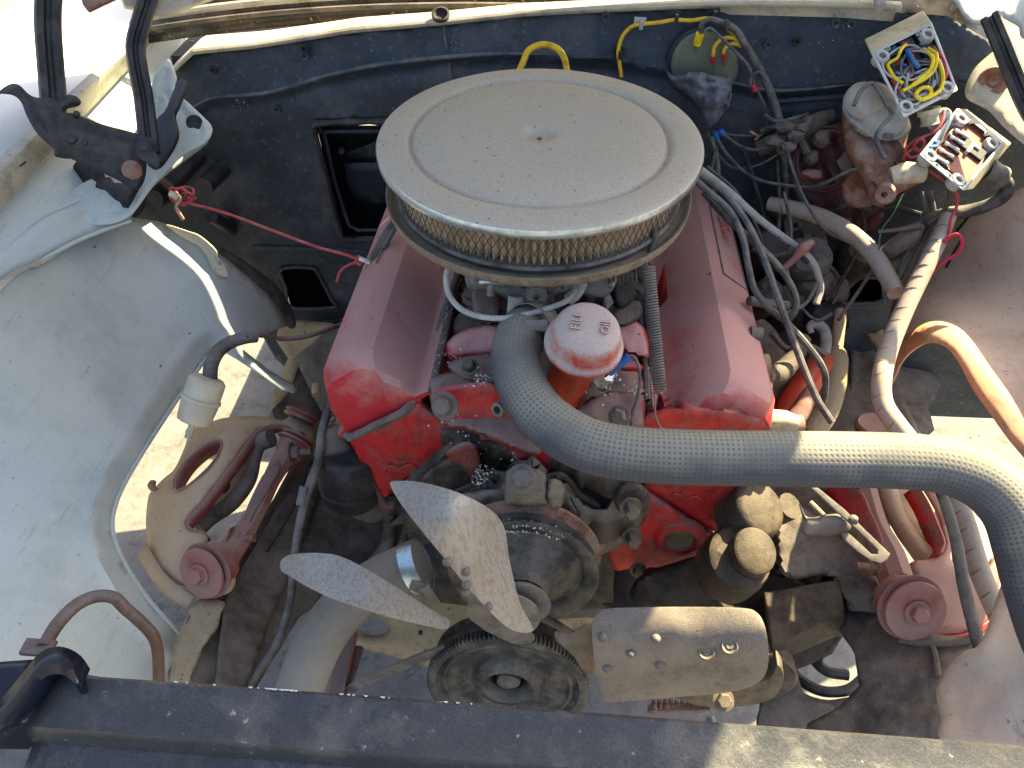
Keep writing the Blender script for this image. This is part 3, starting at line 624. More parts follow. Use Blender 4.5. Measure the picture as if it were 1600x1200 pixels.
sheet('fork_bracket', [(278,126),(287,124),(289,132),(277,165),(271,180),(276,205),(272,222),(262,240),(248,258),(236,262),(228,250),(240,230),(238,200),(246,184),(258,172),(268,148)], u3, black, HG, step=6, th=.006, bevel=.0015)
sheet('pivot_tab', [(209,218),(216,212),(238,216),(244,222),(243,240),(250,250),(246,262),(232,256),(216,246),(210,234)], surf([Dp(209,218,.955), Dp(250,250,.965), Dp(240,262,.965)]), black, HG, step=6, th=.004, bevel=.001)
bolt('pivot_bolt', Dp(225,229,.950), CAM-Dp(225,229,.95), .006, .004, black, HG)
mb = MB(); tube(mb, dpath([(100,225,.95),(101,244,.95)]), .011, 14, smooth=False); obj('stop_bumper', mb, rubberb, HG)

# ------------------------------------------------------------------ right side: hinge plate, arm, fender, apron
RH = thing('right_hood_hinge', 'pale hinge plate with a round rubber plug at the right rear corner', 'hinge', Dp(1560,150,1.1))
rp_ = surf([Dp(1565,75,.955), Dp(1515,130,.955), Dp(1555,165,.945), Dp(1610,260,.90), Dp(1600,90,.95)])
sheet('mounting_plate', [(1565,72),(1545,86),(1522,108),(1508,138),(1512,155),(1532,166),(1548,176),(1566,196),(1600,226),(1660,270),(1660,150),(1600,140),(1584,120),(1582,95),(1576,78)], rp_, cream, RH, step=8, th=.004, bevel=.001, bump=lambda x, y, e: .006*math.exp(-(e/6)**2))
mb = MB(); c_ = rp_(1552,127,-.003); lathe(mb, c_, CAM-c_, [(0,.002),(.005,.004),(.008,.001),(.012,.004),(.0165,.003),(.018,-.002)], 24); obj('rubber_plug', mb, rust, RH)
channel('lift_arm', smooth_path(dpath([(1548,28,.93),(1566,70,.92),(1582,110,.91),(1606,165,.89),(1640,220,.87)]), 6), .022, .010, black, RH)
RF = thing('right_fender', 'right front fender edge and inner corner beside the hinge', 'fender', (.75,.1,.85))
strip('fender_top', [[Zp(1500,-120,.95), Zp(1548,-60,.93), Zp(1580,0,.915), Zp(1612,40,.91)], [Vector((.90,1.0,.92)), Vector((.88,.6,.92)), Vector((.86,.45,.92)), Vector((.84,.36,.92))]], fend, RF)
strip('inner_edge_sunblock', [[Vector((.665,.34,.925)), Vector((.638,.10,.92)), Vector((.60,-.15,.91)), Vector((.55,-.50,.90))], [Vector((.84,.34,.93)), Vector((.83,.1,.925)), Vector((.80,-.15,.915)), Vector((.75,-.5,.90))]], fend, RF)  # out of view, added and set inward to shade the right apron
sheet('corner_gusset', [(1480,-40),(1500,10),(1520,32),(1548,34),(1562,20),(1590,40),(1600,60),(1660,60),(1660,-60)], surf([Dp(1490,0,1.02), Dp(1600,50,.98), Dp(1560,-40,1.04), Dp(1650,20,.96)]), paint, RF, step=10, th=.004, bump=lambda x, y, e: .004*math.sin(x*.12))
RA = thing('right_inner_apron', 'beige inner apron on the right with an orange primed wheel opening lip', 'inner apron', (.55,0,.6))
rapos = surf([Xp(1600,290,.63), Xp(1490,350,.60), Xp(1405,450,.56), Xp(1385,560,.51), Xp(1455,525,.50), Xp(1520,590,.51), Xp(1600,720,.52), Xp(1600,450,.62), Xp(1800,600,.62), Xp(1500,430,.60)])
rimr = [(1388,600),(1394,575),(1405,550),(1425,530),(1452,521),(1480,530),(1500,552),(1525,600),(1555,650),(1585,690),(1640,755)]
def rabump(x, y, e):
    A = np.array(rimr[:-1], float); B = np.array(rimr[1:], float); d = edge_dist(x, y, (A, B)); o = .004*noise.noise(Vector((x*.006, y*.006, 4)))+.0012*noise.noise(Vector((x*.03, y*.03, 9)))
    return o-.012*math.exp(-(d/22)**2)
sheet('apron_panel', [(1800,180),(1600,292),(1545,318),(1492,346),(1450,378),(1420,412),(1400,450),(1388,500),(1383,560),(1386,600),(1394,575),(1405,550),(1425,530),(1452,521),(1480,530),(1500,552),(1525,600),(1555,650),(1585,690),(1640,755),(1800,900)], rapos, paint_in, RA, step=12, th=.002, bump=rabump, smooth_out=False)
ro = [(x-4, y-9) for x, y in rimr]
sheet('wheel_opening_lip', [(1383,612),(1385,576),(1397,545),(1417,523),(1452,503),(1486,506),(1514,526),(1548,574),(1583,622),(1618,664),(1680,725),(1650,765),(1585,698),(1553,655),(1520,608),(1497,565),(1478,543),(1452,535),(1428,545),(1408,565),(1396,590)], surf([rapos(x, y, rabump(x, y, 0)-.010) for x, y in rimr]+[rapos(x+20, y-25, -.020) for x, y in rimr[3:]]), paint_or, RA, step=8, th=.003, bump=lambda x, y, e: -.014+.005*math.exp(-(e/5)**2))
mb = MB(); tube(mb, [rapos(x, y, .004) for x, y in rimr], .003, 8); obj('rolled_rim', mb, paint_in, RA)
sheet('lower_apron', [(1534,1000),(1505,1018),(1480,1040),(1465,1065),(1463,1090),(1470,1120),(1486,1165),(1700,1200),(1700,900),(1600,880),(1570,900)], surf([Xp(1465,1080,.42), Xp(1600,900,.50), Xp(1480,1150,.40), Xp(1600,1150,.45), Xp(1534,1000,.45)]), paint_in, RA, step=10, th=.002, bump=lambda x, y, e: .003*math.exp(-(e/4)**2)-.003*math.exp(-((e-18)/7)**2)+.003*noise.noise(Vector((x*.02, y*.02, 2))))
bpos = surf([rapos(1500,346,-.01), rapos(1545,325,-.012), rapos(1470,420,-.004)])
wire('edge_clip', [bpos(x, y, -.006) for x, y in [(1540,326),(1520,332),(1500,355),(1495,362),(1502,372),(1490,395),(1478,418)]], .002, black, parent=RA)

# ------------------------------------------------------------------ radiator support across the front
RS = thing('radiator_support', 'black radiator support bar across the front, its right end lit by the sun', 'crossbar', (0,-.58,.83))
def sup(px, py, z): return Zp(px, py, z)
b1 = [Zp(90,1050,.850), Zp(600,1086,.850), Zp(1100,1124,.850), Zp(1650,1166,.850)]; b2 = [Zp(38,1134,.846), Zp(600,1177,.846), Zp(1100,1216,.846), Zp(1700,1262,.846)]
bb = [q+Vector((0,.002,-.03)) for q in b1]; f1 = [q+Vector((0,-.002,-.004)) for q in b2]; f2 = [q+Vector((0,-.004,-.018)) for q in b2]; f3 = [q+Vector((0,-.02,-.022)) for q in b2]; f4 = [q+Vector((0,-.022,-.06)) for q in b2]
o_ = strip('top_rail', [bb, [q+Vector((0,0,-.003)) for q in b1], [q+Vector((0,-.003,0)) for q in b1], [(a*.5+c_*.5)+Vector((0,0,-.0015)) for a, c_ in zip(b1, b2)], b2, f1, f2, f3, f4], support, RS, th=.002, ang=30, n=60)
# curled bracket at the left end
lp = [Zp(-30,1130,.86), Zp(10,1092,.862), Zp(45,1050,.866), Zp(68,1022,.868), Zp(95,1014,.868), Zp(118,1024,.865), Zp(135,1048,.855)]
lq = [q+Vector((.004,.004,-.05)) for q in lp]
strip('end_bracket', [[q+Vector((0,0,-.0)) for q in lp], [q+Vector((.003,-.010,.001)) for q in lp], [q+Vector((.004,-.012,-.004)) for q in lp], lq], gloss, RS, th=.003, ang=30)
sheet('end_plate', [(-60,1180),(40,1134),(88,1052),(70,1040),(45,1072),(0,1150),(-60,1215)], surf([Zp(88,1052,.84), Zp(40,1134,.835), Zp(-60,1200,.83)]), rubberb, RS, step=12, th=.01, smooth_out=False)
sheet('outer_panel', [(-100,1040),(0,1034),(55,1030),(40,1062),(0,1115),(-60,1180),(-120,1160)], surf([Zp(0,1034,.835), Zp(55,1030,.835), Zp(-60,1180,.835)]), gloss, RS, step=12, th=.003, smooth_out=False)
strip('lower_rail', [[q+Vector((0,-.03,-.028)) for q in b2], [q+Vector((0,-.06,-.03)) for q in b2], [q+Vector((0,-.065,-.06)) for q in b2]], gloss, RS, th=.002, n=40)
mb = MB(); rr = random.Random(9)
for i in range(30):
    x = rr.choice([rr.uniform(250,760), rr.uniform(250,1000), rr.uniform(420,640)]) if i % 3 else 440+40*rr.gauss(0,1); y = float(np.interp(x, [90,1650], [1050,1166]))+.5; q = Zp(x, y, .851); L_ = rr.uniform(.0008,.0045)**1.0
    mb.add([q, q+Vector((L_,0,0)), q+Vector((L_*.8,-.0013,.0003)), q+Vector((L_*.2,-.0008,.0003))], [(0,3,2,1)])
tag(obj('chipped_edge', mb, flakes, RS, smooth=False), None, kind='stuff')

# ------------------------------------------------------------------ frame, crossmember and what closes the bay from below
FR = thing('chassis_frame', 'dark dusty frame rails and crossmember under the engine', 'frame', (0,0,.35))
def nz(a, s_): return lambda x, y, e: a*noise.noise(Vector((x*s_, y*s_, 3)))+a*.4*noise.noise(Vector((x*s_*4, y*s_*4, 8)))
sheet('left_rail', [(478,500),(545,510),(560,640),(640,760),(640,800),(600,860),(560,900),(470,960),(400,1075),(262,1080),(268,1040),(300,950),(345,915),(400,830),(470,700),(440,680),(425,640),(455,612),(470,560)], surf([Zp(345,920,.50), Zp(300,1060,.50), Zp(400,1060,.46), Zp(480,720,.42), Zp(600,800,.40), Zp(540,520,.42), Zp(460,560,.46), Zp(560,900,.40)]), dark, FR, step=11, th=.01, bump=nz(.010,.012), smooth_out=False)
sheet('rail_flange', [(300,945),(322,930),(350,940),(340,975),(315,1010),(290,1075),(262,1075),(275,1000)], surf([Zp(310,940,.515), Zp(345,940,.515), Zp(262,1070,.52), Zp(290,1075,.52)]), caked_sun, FR, step=9, th=.006, bump=nz(.004,.05), smooth_out=False)  # sunlit yellow of this strip is put into the tan colour
sheet('rail_side', [(352,938),(430,800),(500,700),(520,720),(470,850),(430,950),(385,1075),(335,1078)], surf([Zp(350,940,.508), Zp(500,700,.43), Zp(340,1070,.512), Zp(400,1070,.48), Zp(470,850,.45)]), dark, FR, step=10, th=.006, bump=nz(.004,.03), smooth_out=False)
wire('seam', [Zp(x, y, zz) for x, y, zz in [(478,730,.445),(474,760,.452),(455,800,.462),(432,840,.475),(418,862,.48)]], .0014, darker, parent=FR)
cm = surf([Zp(540,930,.32), Zp(700,1010,.28), Zp(640,900,.34), Zp(900,980,.28), Zp(560,1000,.28)])
sheet('crossmember', [(500,905),(600,880),(760,900),(960,930),(960,960),(880,990),(760,1060),(680,1045),(600,1022),(560,1012),(530,990),(500,960)], cm, caked_sun, FR, holes=[[(562,970),(566,963),(582,961),(600,968),(609,980),(600,990),(580,992),(564,986)]], step=9, th=.02, bump=lambda x, y, e: .012*math.exp(-(e/12)**2)+.002*noise.noise(Vector((x*.05, y*.05, 0))))  # tan colour also carries the sunlight on the crossmember
blob('bolt_hole', cm(657,989,-.001), .0035, darker, FR, lev=2)
sheet('under_engine_shade_sheet', [(440,640),(540,560),(700,480),(1000,480),(1240,600),(1300,700),(1250,800),(1230,900),(1000,960),(900,930),(700,900),(560,880)], surf([Zp(500,640,.42), Zp(800,500,.50), Zp(1200,640,.42), Zp(700,900,.36), Zp(1200,880,.38), Zp(900,900,.36)]), darker, FR, step=18, th=.02, bump=nz(.01,.02), smooth_out=False)  # added dark sheet standing for shade below the engine, covers pale ground
# left lower tie: brown strap + belt-like strut + red drain tube
obj('tie_strap', bar(MB(), Zp(520,1100,.34), Zp(548,985,.34), .022, .012), redgrime, FR, bevel=.003)
obj('brace_bar', bar(MB(), Zp(538,1090,.33), Zp(562,1010,.33), .012, .008), maroon, FR, bevel=.002)
# right rails
sheet('right_rail', [(1190,640),(1240,560),(1290,500),(1350,520),(1400,600),(1445,690),(1400,760),(1380,860),(1400,900),(1300,930),(1230,900),(1200,800)], surf([Zp(1240,600,.42), Zp(1400,640,.46), Zp(1380,860,.47), Zp(1200,800,.42), Zp(1300,920,.45)]), dark, FR, step=11, th=.01, bump=nz(.010,.015), smooth_out=False)
horn = surf([Zp(1250,870,.44), Zp(1340,920,.48), Zp(1400,990,.52), Zp(1520,1010,.55), Zp(1330,1100,.50), Zp(1260,1160,.46), Zp(1480,1160,.54)])
sheet('right_horn', [(1230,860),(1300,850),(1370,880),(1400,950),(1460,990),(1535,1000),(1490,1035),(1466,1068),(1464,1100),(1486,1170),(1250,1170),(1262,1130),(1310,1105),(1342,1072),(1335,1020),(1310,980),(1316,930),(1260,910)], horn, dark, FR, step=9, th=.008, bump=nz(.010,.014), smooth_out=False)
wire('weld_seam', [horn(x, y, -.006) for x, y in [(1405,1000),(1450,1006),(1500,1003),(1520,995)]], .004, dark, parent=FR)
wire('weld_seam', [horn(x, y, -.005) for x, y in [(1455,1006),(1462,1030),(1466,1060)]], .004, dark, parent=FR)
hullpart('right_crossmember', [Zp(1192,925,.50), Zp(1312,905,.52), Zp(1320,955,.51), Zp(1205,1008,.49), Zp(1205,1040,.455), Zp(1320,990,.47), Zp(1192,925,.42), Zp(1312,905,.44)], oily, FR, .003, 'boxy dark brown steel end of the crossmember')
sheet('lower_strut', [(1200,1040),(1240,1045),(1262,1090),(1304,1104),(1262,1140),(1190,1150),(1190,1090)], surf([Zp(1200,1040,.40), Zp(1300,1104,.40), Zp(1200,1150,.40)]), dark, FR, step=9, th=.012, bevel=.003, bump=nz(.003,.03))
sheet('dark_gap_fill', [(1080,890),(1200,900),(1330,890),(1345,935),(1215,975),(1080,985)], surf([Zp(1080,890,.40), Zp(1330,890,.42), Zp(1215,975,.38)]), darker, FR, step=10, th=.01, smooth_out=False)  # dark sheet added in place of shade, hides pale ground in the gap
def smoothpx(p): return p
sheet('front_face', [(1195,990),(1320,950),(1322,985),(1300,1022),(1262,1040),(1238,1048),(1200,1045)], surf([Zp(1195,990,.44), Zp(1320,950,.45), Zp(1238,1048,.42)]), oily, FR, step=8, th=.01, smooth_out=False)
for pts in ([(1225,1030),(1250,1062),(1285,1080),(1325,1078),(1350,1060)], [(1220,1050),(1250,1088),(1290,1102),(1330,1098)], [(1262,1020),(1290,1048),(1325,1055)]):
    wire('lower_hose', [Zp(x, y, .34) for x, y in smoothpx(pts)], .0075, rubberb, parent=FR)
obj('unseen_floor_sunblock', obox(MB(), (.2,1.3,.275), (1.5,1.6,.012)), darker, FW_)  # unseen slab added to keep sun off the ground, left side kept open
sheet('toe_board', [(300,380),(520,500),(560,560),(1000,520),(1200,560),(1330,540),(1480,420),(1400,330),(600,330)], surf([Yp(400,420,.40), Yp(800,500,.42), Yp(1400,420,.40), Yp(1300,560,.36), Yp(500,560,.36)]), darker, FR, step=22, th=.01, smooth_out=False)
# ================================================================== ENGINE
EN = thing('engine', 'dusty red V8 engine with two long valve covers in the middle of the bay', 'engine', (0,0,.3))
def text_mesh(name, s, origin, xdir, ydir, size, mat, parent, ext=.0012, italic=0):
    cu = bpy.data.curves.new(name, 'FONT'); cu.body = s; cu.size = size; cu.extrude = ext; cu.align_x = 'CENTER'; cu.align_y = 'CENTER'; cu.shear = italic; cu.bevel_depth = .0003
    t = bpy.data.objects.new(name, cu); COL.objects.link(t); bpy.context.view_layer.update()
    me = bpy.data.meshes.new_from_object(t.evaluated_get(bpy.context.evaluated_depsgraph_get())); bpy.data.objects.remove(t)
    X = Vector(xdir).normalized(); Z = X.cross(Vector(ydir)).normalized(); Y = Z.cross(X)
    mb = MB(); mb.v = [tuple(Vector(origin)+X*v.co.x+Y*v.co.y+Z*v.co.z) for v in me.vertices]; mb.f = [tuple(p.vertices) for p in me.polygons]
    return obj(name, mb, mat, parent, smooth=False)
# valve covers -------------------------------------------------------
def valve_cover(side, xin, y0, y1, label):
    sgn = -1 if side == 'l' else 1
    P0 = Vector((xin, 0, .735)); u = Vector((.809*sgn, 0, -.588)); n_ = Vector((.588*sgn, 0, .809))
    sec = [(-.012,0),(-.012,.005),(.004,.006),(.007,.012),(.010,.030),(.020,.066),(.030,.082),(.042,.087),(.088,.088),(.100,.082),(.132,.045),(.138,.014),(.141,.006),(.150,.005),(.150,0)]
    if side == 'l': sec = [(-.012,0),(-.012,.005),(.004,.006),(.007,.012),(.010,.034),(.022,.068),(.036,.080),(.046,.084),(.082,.082),(.095,.074),(.113,.045),(.118,.014),(.121,.006),(.130,.005),(.130,0)]
    L = y1-y0; st = [(0,.0),(.0005,.25),(.003,.55),(.010,.80),(.020,.93),(.034,1.0)]
    ys = [(y0+a, s_) for a, s_ in st]+[(y0+.034+(L-.068)*k/14, 1.0) for k in range(1, 14)]+[(y1-a, s_) for a, s_ in st[::-1]]
    mb = MB(); k_ = len(sec)
    for i, (yy, s_) in enumerate(ys):
        for a, h in sec:
            hh = h if h <= .006 else .006+(h-.006)*s_; aa = a
            if h > .012: aa = .068+(a-.068)*(.93+.07*min(1, s_*1.1))
            if h > .05 and side == 'l': hh += 0
            y_ = yy
            z_drop = (y_+.15)*-math.sin(rad(2))
            v = P0+u*aa+n_*hh; v.y = y_; v.z += z_drop; mb.v.append(tuple(v))
    for i in range(len(ys)-1):
        for j in range(k_-1): a = i*k_+j; mb.f.append((a, a+1, a+k_+1, a+k_))
    mb.f.append(tuple(range(k_))); mb.f.append(tuple(range((len(ys)-1)*k_, len(ys)*k_))[::-1])
    vc = obj('valve_cover', mb, red if side == 'r' else red, EN, ang=25, label=label, sub=0)
    # gasket rail with rounded corners, running all round the foot of the cover
    rp = []
    a0, a1 = -.012, (.152 if side == 'r' else .132)
    cor = [(a0, y0+.02), (a0, y1), (a1, y1), (a1, y0+.012), (a1-.02, y0-.008), (.03, y0-.008)]
    pts = []
    for a, yy in cor:
        v = P0+u*a+n_*-.001; v.y = yy; v.z += (yy+.15)*-math.sin(rad(2)); pts.append(v)
    pts.append(pts[0]); mb = MB()
    # densify corners
    dp = []
    for i in range(len(pts)-1):
        for t in (0.0, .1, .5, .9): dp.append(pts[i].lerp(pts[i+1], t))
    dp.append(dp[0]); tube(mb, dp, .0052, 8, n=3, cap=False); obj('gasket_rail', mb, gasket, vc, disp=.001)
    rl = ([(720,412,.748),(704,460,.744),(690,505,.738),(676,560,.730),(660,600,.724),(632,636,.706),(595,660,.682),(545,683,.655)] if side == 'l' else [(1012,420,.752),(1016,500,.748),(1019,580,.742),(1020,632,.738),(1027,658,.732),(1048,673,.722)])
    obj('rail_bead', tube(MB(), [Zp(*q) for q in rl], [.0045,.005,.0055,.0065,.007,.007,.0062], 10, flat=(1,.8)), gasket, vc, disp=.0012)
    return P0, u, n_, vc
LP, LU, LN, LV = valve_cover('l', -.118, -.180, .30, 'left valve cover, mauve with dust')
RP, RU, RN, RV = valve_cover('r', .144, -.192, .29, 'right valve cover, bright red at its front end')
def onc(P0, u, n_, a, y, h):
    v = P0+u*a+n_*h; v.y = y; v.z += (y+.15)*-math.sin(rad(2)); return v
# raised plaque with script on the right cover
pq = [onc(RP, RU, RN, a, y, .088) for a, y in [(.046,.03),(.088,.03),(.089,.20),(.048,.20)]]
mb = MB(); pts = [pq[0], pq[1], pq[2], pq[3], pq[0]]
for a, b_ in zip(pts[:-1], pts[1:]): tube(mb, [a, b_], .0013, 6, smooth=False)
obj('plaque_edge', mb, gasket, RV)
text_mesh('raised_script', 'Chevrolet', onc(RP, RU, RN, .070, .135, .0882), (0,-1,-.04), RU*-1*-1, .026, red, RV, .0008, .3)
mb = MB(); tube(mb, [onc(LP, LU, LN, .046, .20, .087), onc(LP, LU, LN, .046, .02, .087)], .0016, 6, smooth=False); obj('pressed_line', mb, gasket, LV)
# creases (baffle dimples) on the inner slopes
for P0, u, n_, V_, ys_ in ():
    for yy in ys_:
        a = onc(P0, u, n_, .010, yy-.012, .028); b_ = onc(P0, u, n_, .024, yy+.03, .070); c_ = onc(P0, u, n_, .006, yy+.02, .014)
        mb = MB(); tube(mb, [a, a.lerp(b_, .5)+n_*.002, b_], [.001,.0035,.001], 8); obj('pressed_dimple', mb, redc if yy < 0 else red, V_)
rr = random.Random(11); mb = MB()
for P0, u, n_, cnt in ((LP, LU, LN, 110), (RP, RU, RN, 16)):
    for i in range(cnt):
        yy = rr.uniform(-.17, .06); v = onc(P0, u, n_, -.014+rr.gauss(0,.003), yy, .006); s_ = rr.uniform(.0005,.0017)
        mb.add([v+Vector((rr.uniform(-1,1),rr.uniform(-1,1),0))*s_ for _ in range(3)]+[v+Vector((0,0,s_))], [(0,1,2),(0,1,3),(1,2,3),(0,2,3)])
tag(obj('salt_flakes', mb, flakes, EN, smooth=False), None, kind='stuff')

# cylinder heads (front faces) ---------------------------------------
def px3(pts): return [Yp(x, y, yy) for x, y, yy in pts]
hl = surf([Yp(548,688,-.185), Yp(655,630,-.185), Yp(722,682,-.185), Yp(605,775,-.188)])
HLo = sheet('cylinder_head', [(545,684),(560,678),(600,664),(640,640),(655,625),(668,640),(722,682),(724,690),(690,716),(640,748),(612,770),(600,776),(586,765),(572,745),(560,715)], hl, redc, EN, step=7, th=.22, bump=lambda x, y, e: .004*math.exp(-(e/4)**2)+.0015*noise.noise(Vector((x*.05, y*.05, 0))), label='bright red front end of the left cylinder head')
wire('cast_mark', [hl(x, y, -.002) for x, y in [(602,738),(604,731),(615,728),(624,733),(634,727),(646,728),(652,738)]], .0011, redc, parent=HLo)
mb = MB(); tube(mb, [hl(x, y, -.001) for x, y in [(728,682),(690,712),(650,742),(632,756)]], .0028, 8); obj('head_gasket', mb, gasket, EN)
mb = MB(); tube(mb, [hl(x, y, -.002) for x, y in [(736,688),(700,712),(664,736),(645,754)]], [.006,.009,.007], 8, flat=(1,.6)); obj('deck_edge', mb, alum, EN)
hr = surf([Yp(1005,755,-.205), Yp(1165,765,-.205), Yp(1115,828,-.207), Yp(1190,640,-.20)])
HRo = sheet('cylinder_head', [(1000,690),(1030,640),(1190,655),(1192,700),(1166,765),(1158,776),(1147,790),(1148,800),(1136,818),(1122,830),(1108,826),(1070,800),(1030,776),(1004,755)], hr, redc, EN, step=8, th=.22, bump=lambda x, y, e: .004*math.exp(-(e/4)**2)+.0015*noise.noise(Vector((x*.05, y*.05, 4))), label='bright red front end of the right cylinder head')
wire('cast_mark', [hr(x, y, -.002) for x, y in [(1048,778),(1054,771),(1064,774),(1072,781),(1082,776),(1094,779),(1103,790)]], .0011, redc, parent=HRo)
mb = MB(); tube(mb, [hr(x, y, .0) for x, y in [(1000,768),(1040,792),(1080,818),(1110,836),(1128,842)]], .0024, 8); obj('head_gasket', mb, rust, EN)
# block corner with core plug on the right
br = surf([Yp(1020,795,-.212), Yp(1130,838,-.212), Yp(1030,898,-.218)])
mbk = sheet('block_end', [(1008,770),(1030,782),(1100,830),(1131,842),(1128,850),(1100,866),(1060,884),(1035,898),(990,888),(960,890),(950,850),(985,820),(1000,800)], br, redc, EN, step=7, th=.20, holes=[[(1061+25*math.cos(a), 842+19*math.sin(a)) for a in [i*math.pi/8 for i in range(16)]]], bump=lambda x, y, e: .003*math.exp(-(e/4)**2), label='bright red corner of the engine block with a round core plug')
cpn = (Vector((0,-1,.10))).normalized(); cc = br(1061,842,-.003)
mb = MB(); lathe(mb, cc, cpn, [(.0185,-.012),(.0188,.0),(.020,.0035),(.027,.003),(.031,-.001),(.033,-.006)], 40); obj('core_plug_boss', mb, redc, mbk)
mb = MB(); lathe(mb, cc, cpn, [(0,-.010),(.012,-.010),(.0172,-.007),(.0185,.000)], 32); obj('core_plug', mb, caked_sun, mbk)

# block front, timing cover and water pump ---------------------------
bf = surf([Yp(650,745,-.20), Yp(960,740,-.20), Yp(820,700,-.20), Yp(800,960,-.20)])
sheet('timing_cover', [(640,755),(720,690),(760,684),(860,700),(940,730),(1000,745),(1012,770),(985,820),(955,860),(960,960),(700,960),(650,880),(625,800)], bf, grime, EN, step=9, th=.05, bump=lambda x, y, e: .006*noise.noise(Vector((x*.02, y*.02, 6)))+.002*noise.noise(Vector((x*.08, y*.08, 6))), smooth_out=False)
sheet('block_face', [(660,745),(700,715),(735,705),(748,712),(752,750),(735,762),(700,770),(670,768)], surf([Yp(660,745,-.215), Yp(748,712,-.215), Yp(735,762,-.215)]), grime, EN, step=7, th=.03, pillow=(10,.008), jitter=.004)
sheet('red_patch', [(726,690),(745,700),(752,735),(744,752),(725,735),(706,720),(698,706)], surf([Yp(700,706,-.222), Yp(745,700,-.222), Yp(744,752,-.222)]), redgrime, EN, step=6, th=.01, pillow=(8,.004), jitter=.003)
# intake manifold -----------------------------------------------------
IM = 'intake_manifold'
iv = surf([Zp(690,640,.70), Zp(1010,640,.70), Zp(720,440,.72), Zp(1010,440,.72), Zp(860,600,.70)])
MAN = sheet(IM, [(668,640),(690,560),(715,470),(725,380),(1000,380),(1010,460),(1018,560),(1030,690),(1000,745),(900,730),(800,700),(735,690),(690,670)], iv, grime, EN, step=9, th=.04, bump=lambda x, y, e: .008*noise.noise(Vector((x*.018, y*.018, 2)))+.003*noise.noise(Vector((x*.07, y*.07, 2))), smooth_out=False)
def lump(name, outline, ctrl, mat, pil=(9,.009), th=.03, jit=.004, parent=None, step=6, label=None):
    return sheet(name, outline, surf(ctrl), mat, parent or MAN, step=step, th=th, pillow=pil, jitter=jit, label=label)
lump('front_flange', [(671,592),(700,582),(740,574),(770,580),(800,600),(812,660),(845,700),(830,712),(795,700),(740,676),(705,670),(688,660),(676,640),(670,615)], [Zp(671,592,.755), Zp(770,580,.765), Zp(690,665,.735), Zp(830,705,.735)], redgrime, (10,.010))
lump('front_flange', [(690,606),(740,598),(775,602),(800,640),(796,672),(750,662),(705,655),(682,640),(680,618)], [Yp(690,606,-.205), Yp(790,606,-.205), Yp(740,660,-.212)], redc, (8,.004), .012, .002)
lump('runner', [(697,540),(715,520),(750,508),(790,512),(800,540),(790,558),(740,562),(705,562)], [Zp(697,540,.765), Zp(750,508,.785), Zp(800,540,.78), Zp(740,562,.755)], red, (16,.016), .03, .002)
lump('runner', [(710,500),(740,470),(790,462),(800,500),(780,520),(735,530),(712,525)], [Zp(700,500,.745), Zp(800,470,.765), Zp(780,520,.765)], grime, (16,.016))
lump('runner', [(740,452),(775,448),(778,490),(755,500),(740,490)], [Zp(740,452,.79), Zp(778,490,.79), Zp(745,490,.79)], redgrime, (8,.008))
lump('coolant_crossover', [(700,570),(730,556),(790,552),(830,560),(850,600),(830,630),(770,604),(720,596)], [Zp(700,570,.765), Zp(830,560,.785), Zp(830,630,.765), Zp(720,596,.76)], redgrime, (14,.014))
lump('red_boss', [(795,595),(840,585),(862,605),(866,640),(830,640),(800,625)], [Zp(795,595,.785), Zp(862,605,.785), Zp(830,640,.77)], redc, (12,.010))
lump('crossover', [(895,560),(930,545),(970,560),(1000,585),(1008,610),(985,640),(940,650),(905,640),(890,600)], [Zp(895,560,.765), Zp(1000,585,.755), Zp(940,650,.755)], redgrime, (18,.016))
lump('right_flange', [(905,640),(935,615),(975,612),(1005,620),(1008,650),(1002,672),(960,672),(925,668)], [Zp(905,640,.77), Zp(1005,620,.765), Zp(960,672,.755)], redgrime, (14,.013))
lump('red_runner', [(955,520),(985,500),(1008,515),(1015,545),(1010,560),(975,550)], [Zp(955,520,.775), Zp(1015,545,.765), Zp(985,500,.775)], red, (12,.012))
lump('red_runner', [(945,565),(975,560),(1002,570),(1000,580),(965,578)], [Zp(945,565,.785), Zp(1000,570,.78), Zp(965,578,.78)], redc, (8,.006), .01)
lump('lower_red', [(800,680),(850,690),(905,720),(950,735),(950,752),(900,745),(850,730),(800,700)], [Yp(800,690,-.215), Yp(950,740,-.215), Yp(900,760,-.22)], redc, (8,.006), .02)
lump('lower_red', [(985,742),(1012,760),(1025,790),(1012,800),(985,770)], [Yp(985,742,-.20), Yp(1025,790,-.205), Yp(990,790,-.205)], darker, (5,.004), .02)
for x, y, r in ((696,634,.0105),(742,463,.011),(968,650,.008),(905,655,.007),(735,575,.007)):
    zz = .77 if r > .01 else .78; bolt('manifold_bolt', Dp(x, y, PX(Zp(x, y, zz))[2]-.005), (-.25 if x < 800 else .25, -.35, 1) if y < 600 else (-.3,-.8,.7), r, .010, grime if y < 600 else gasket, MAN)
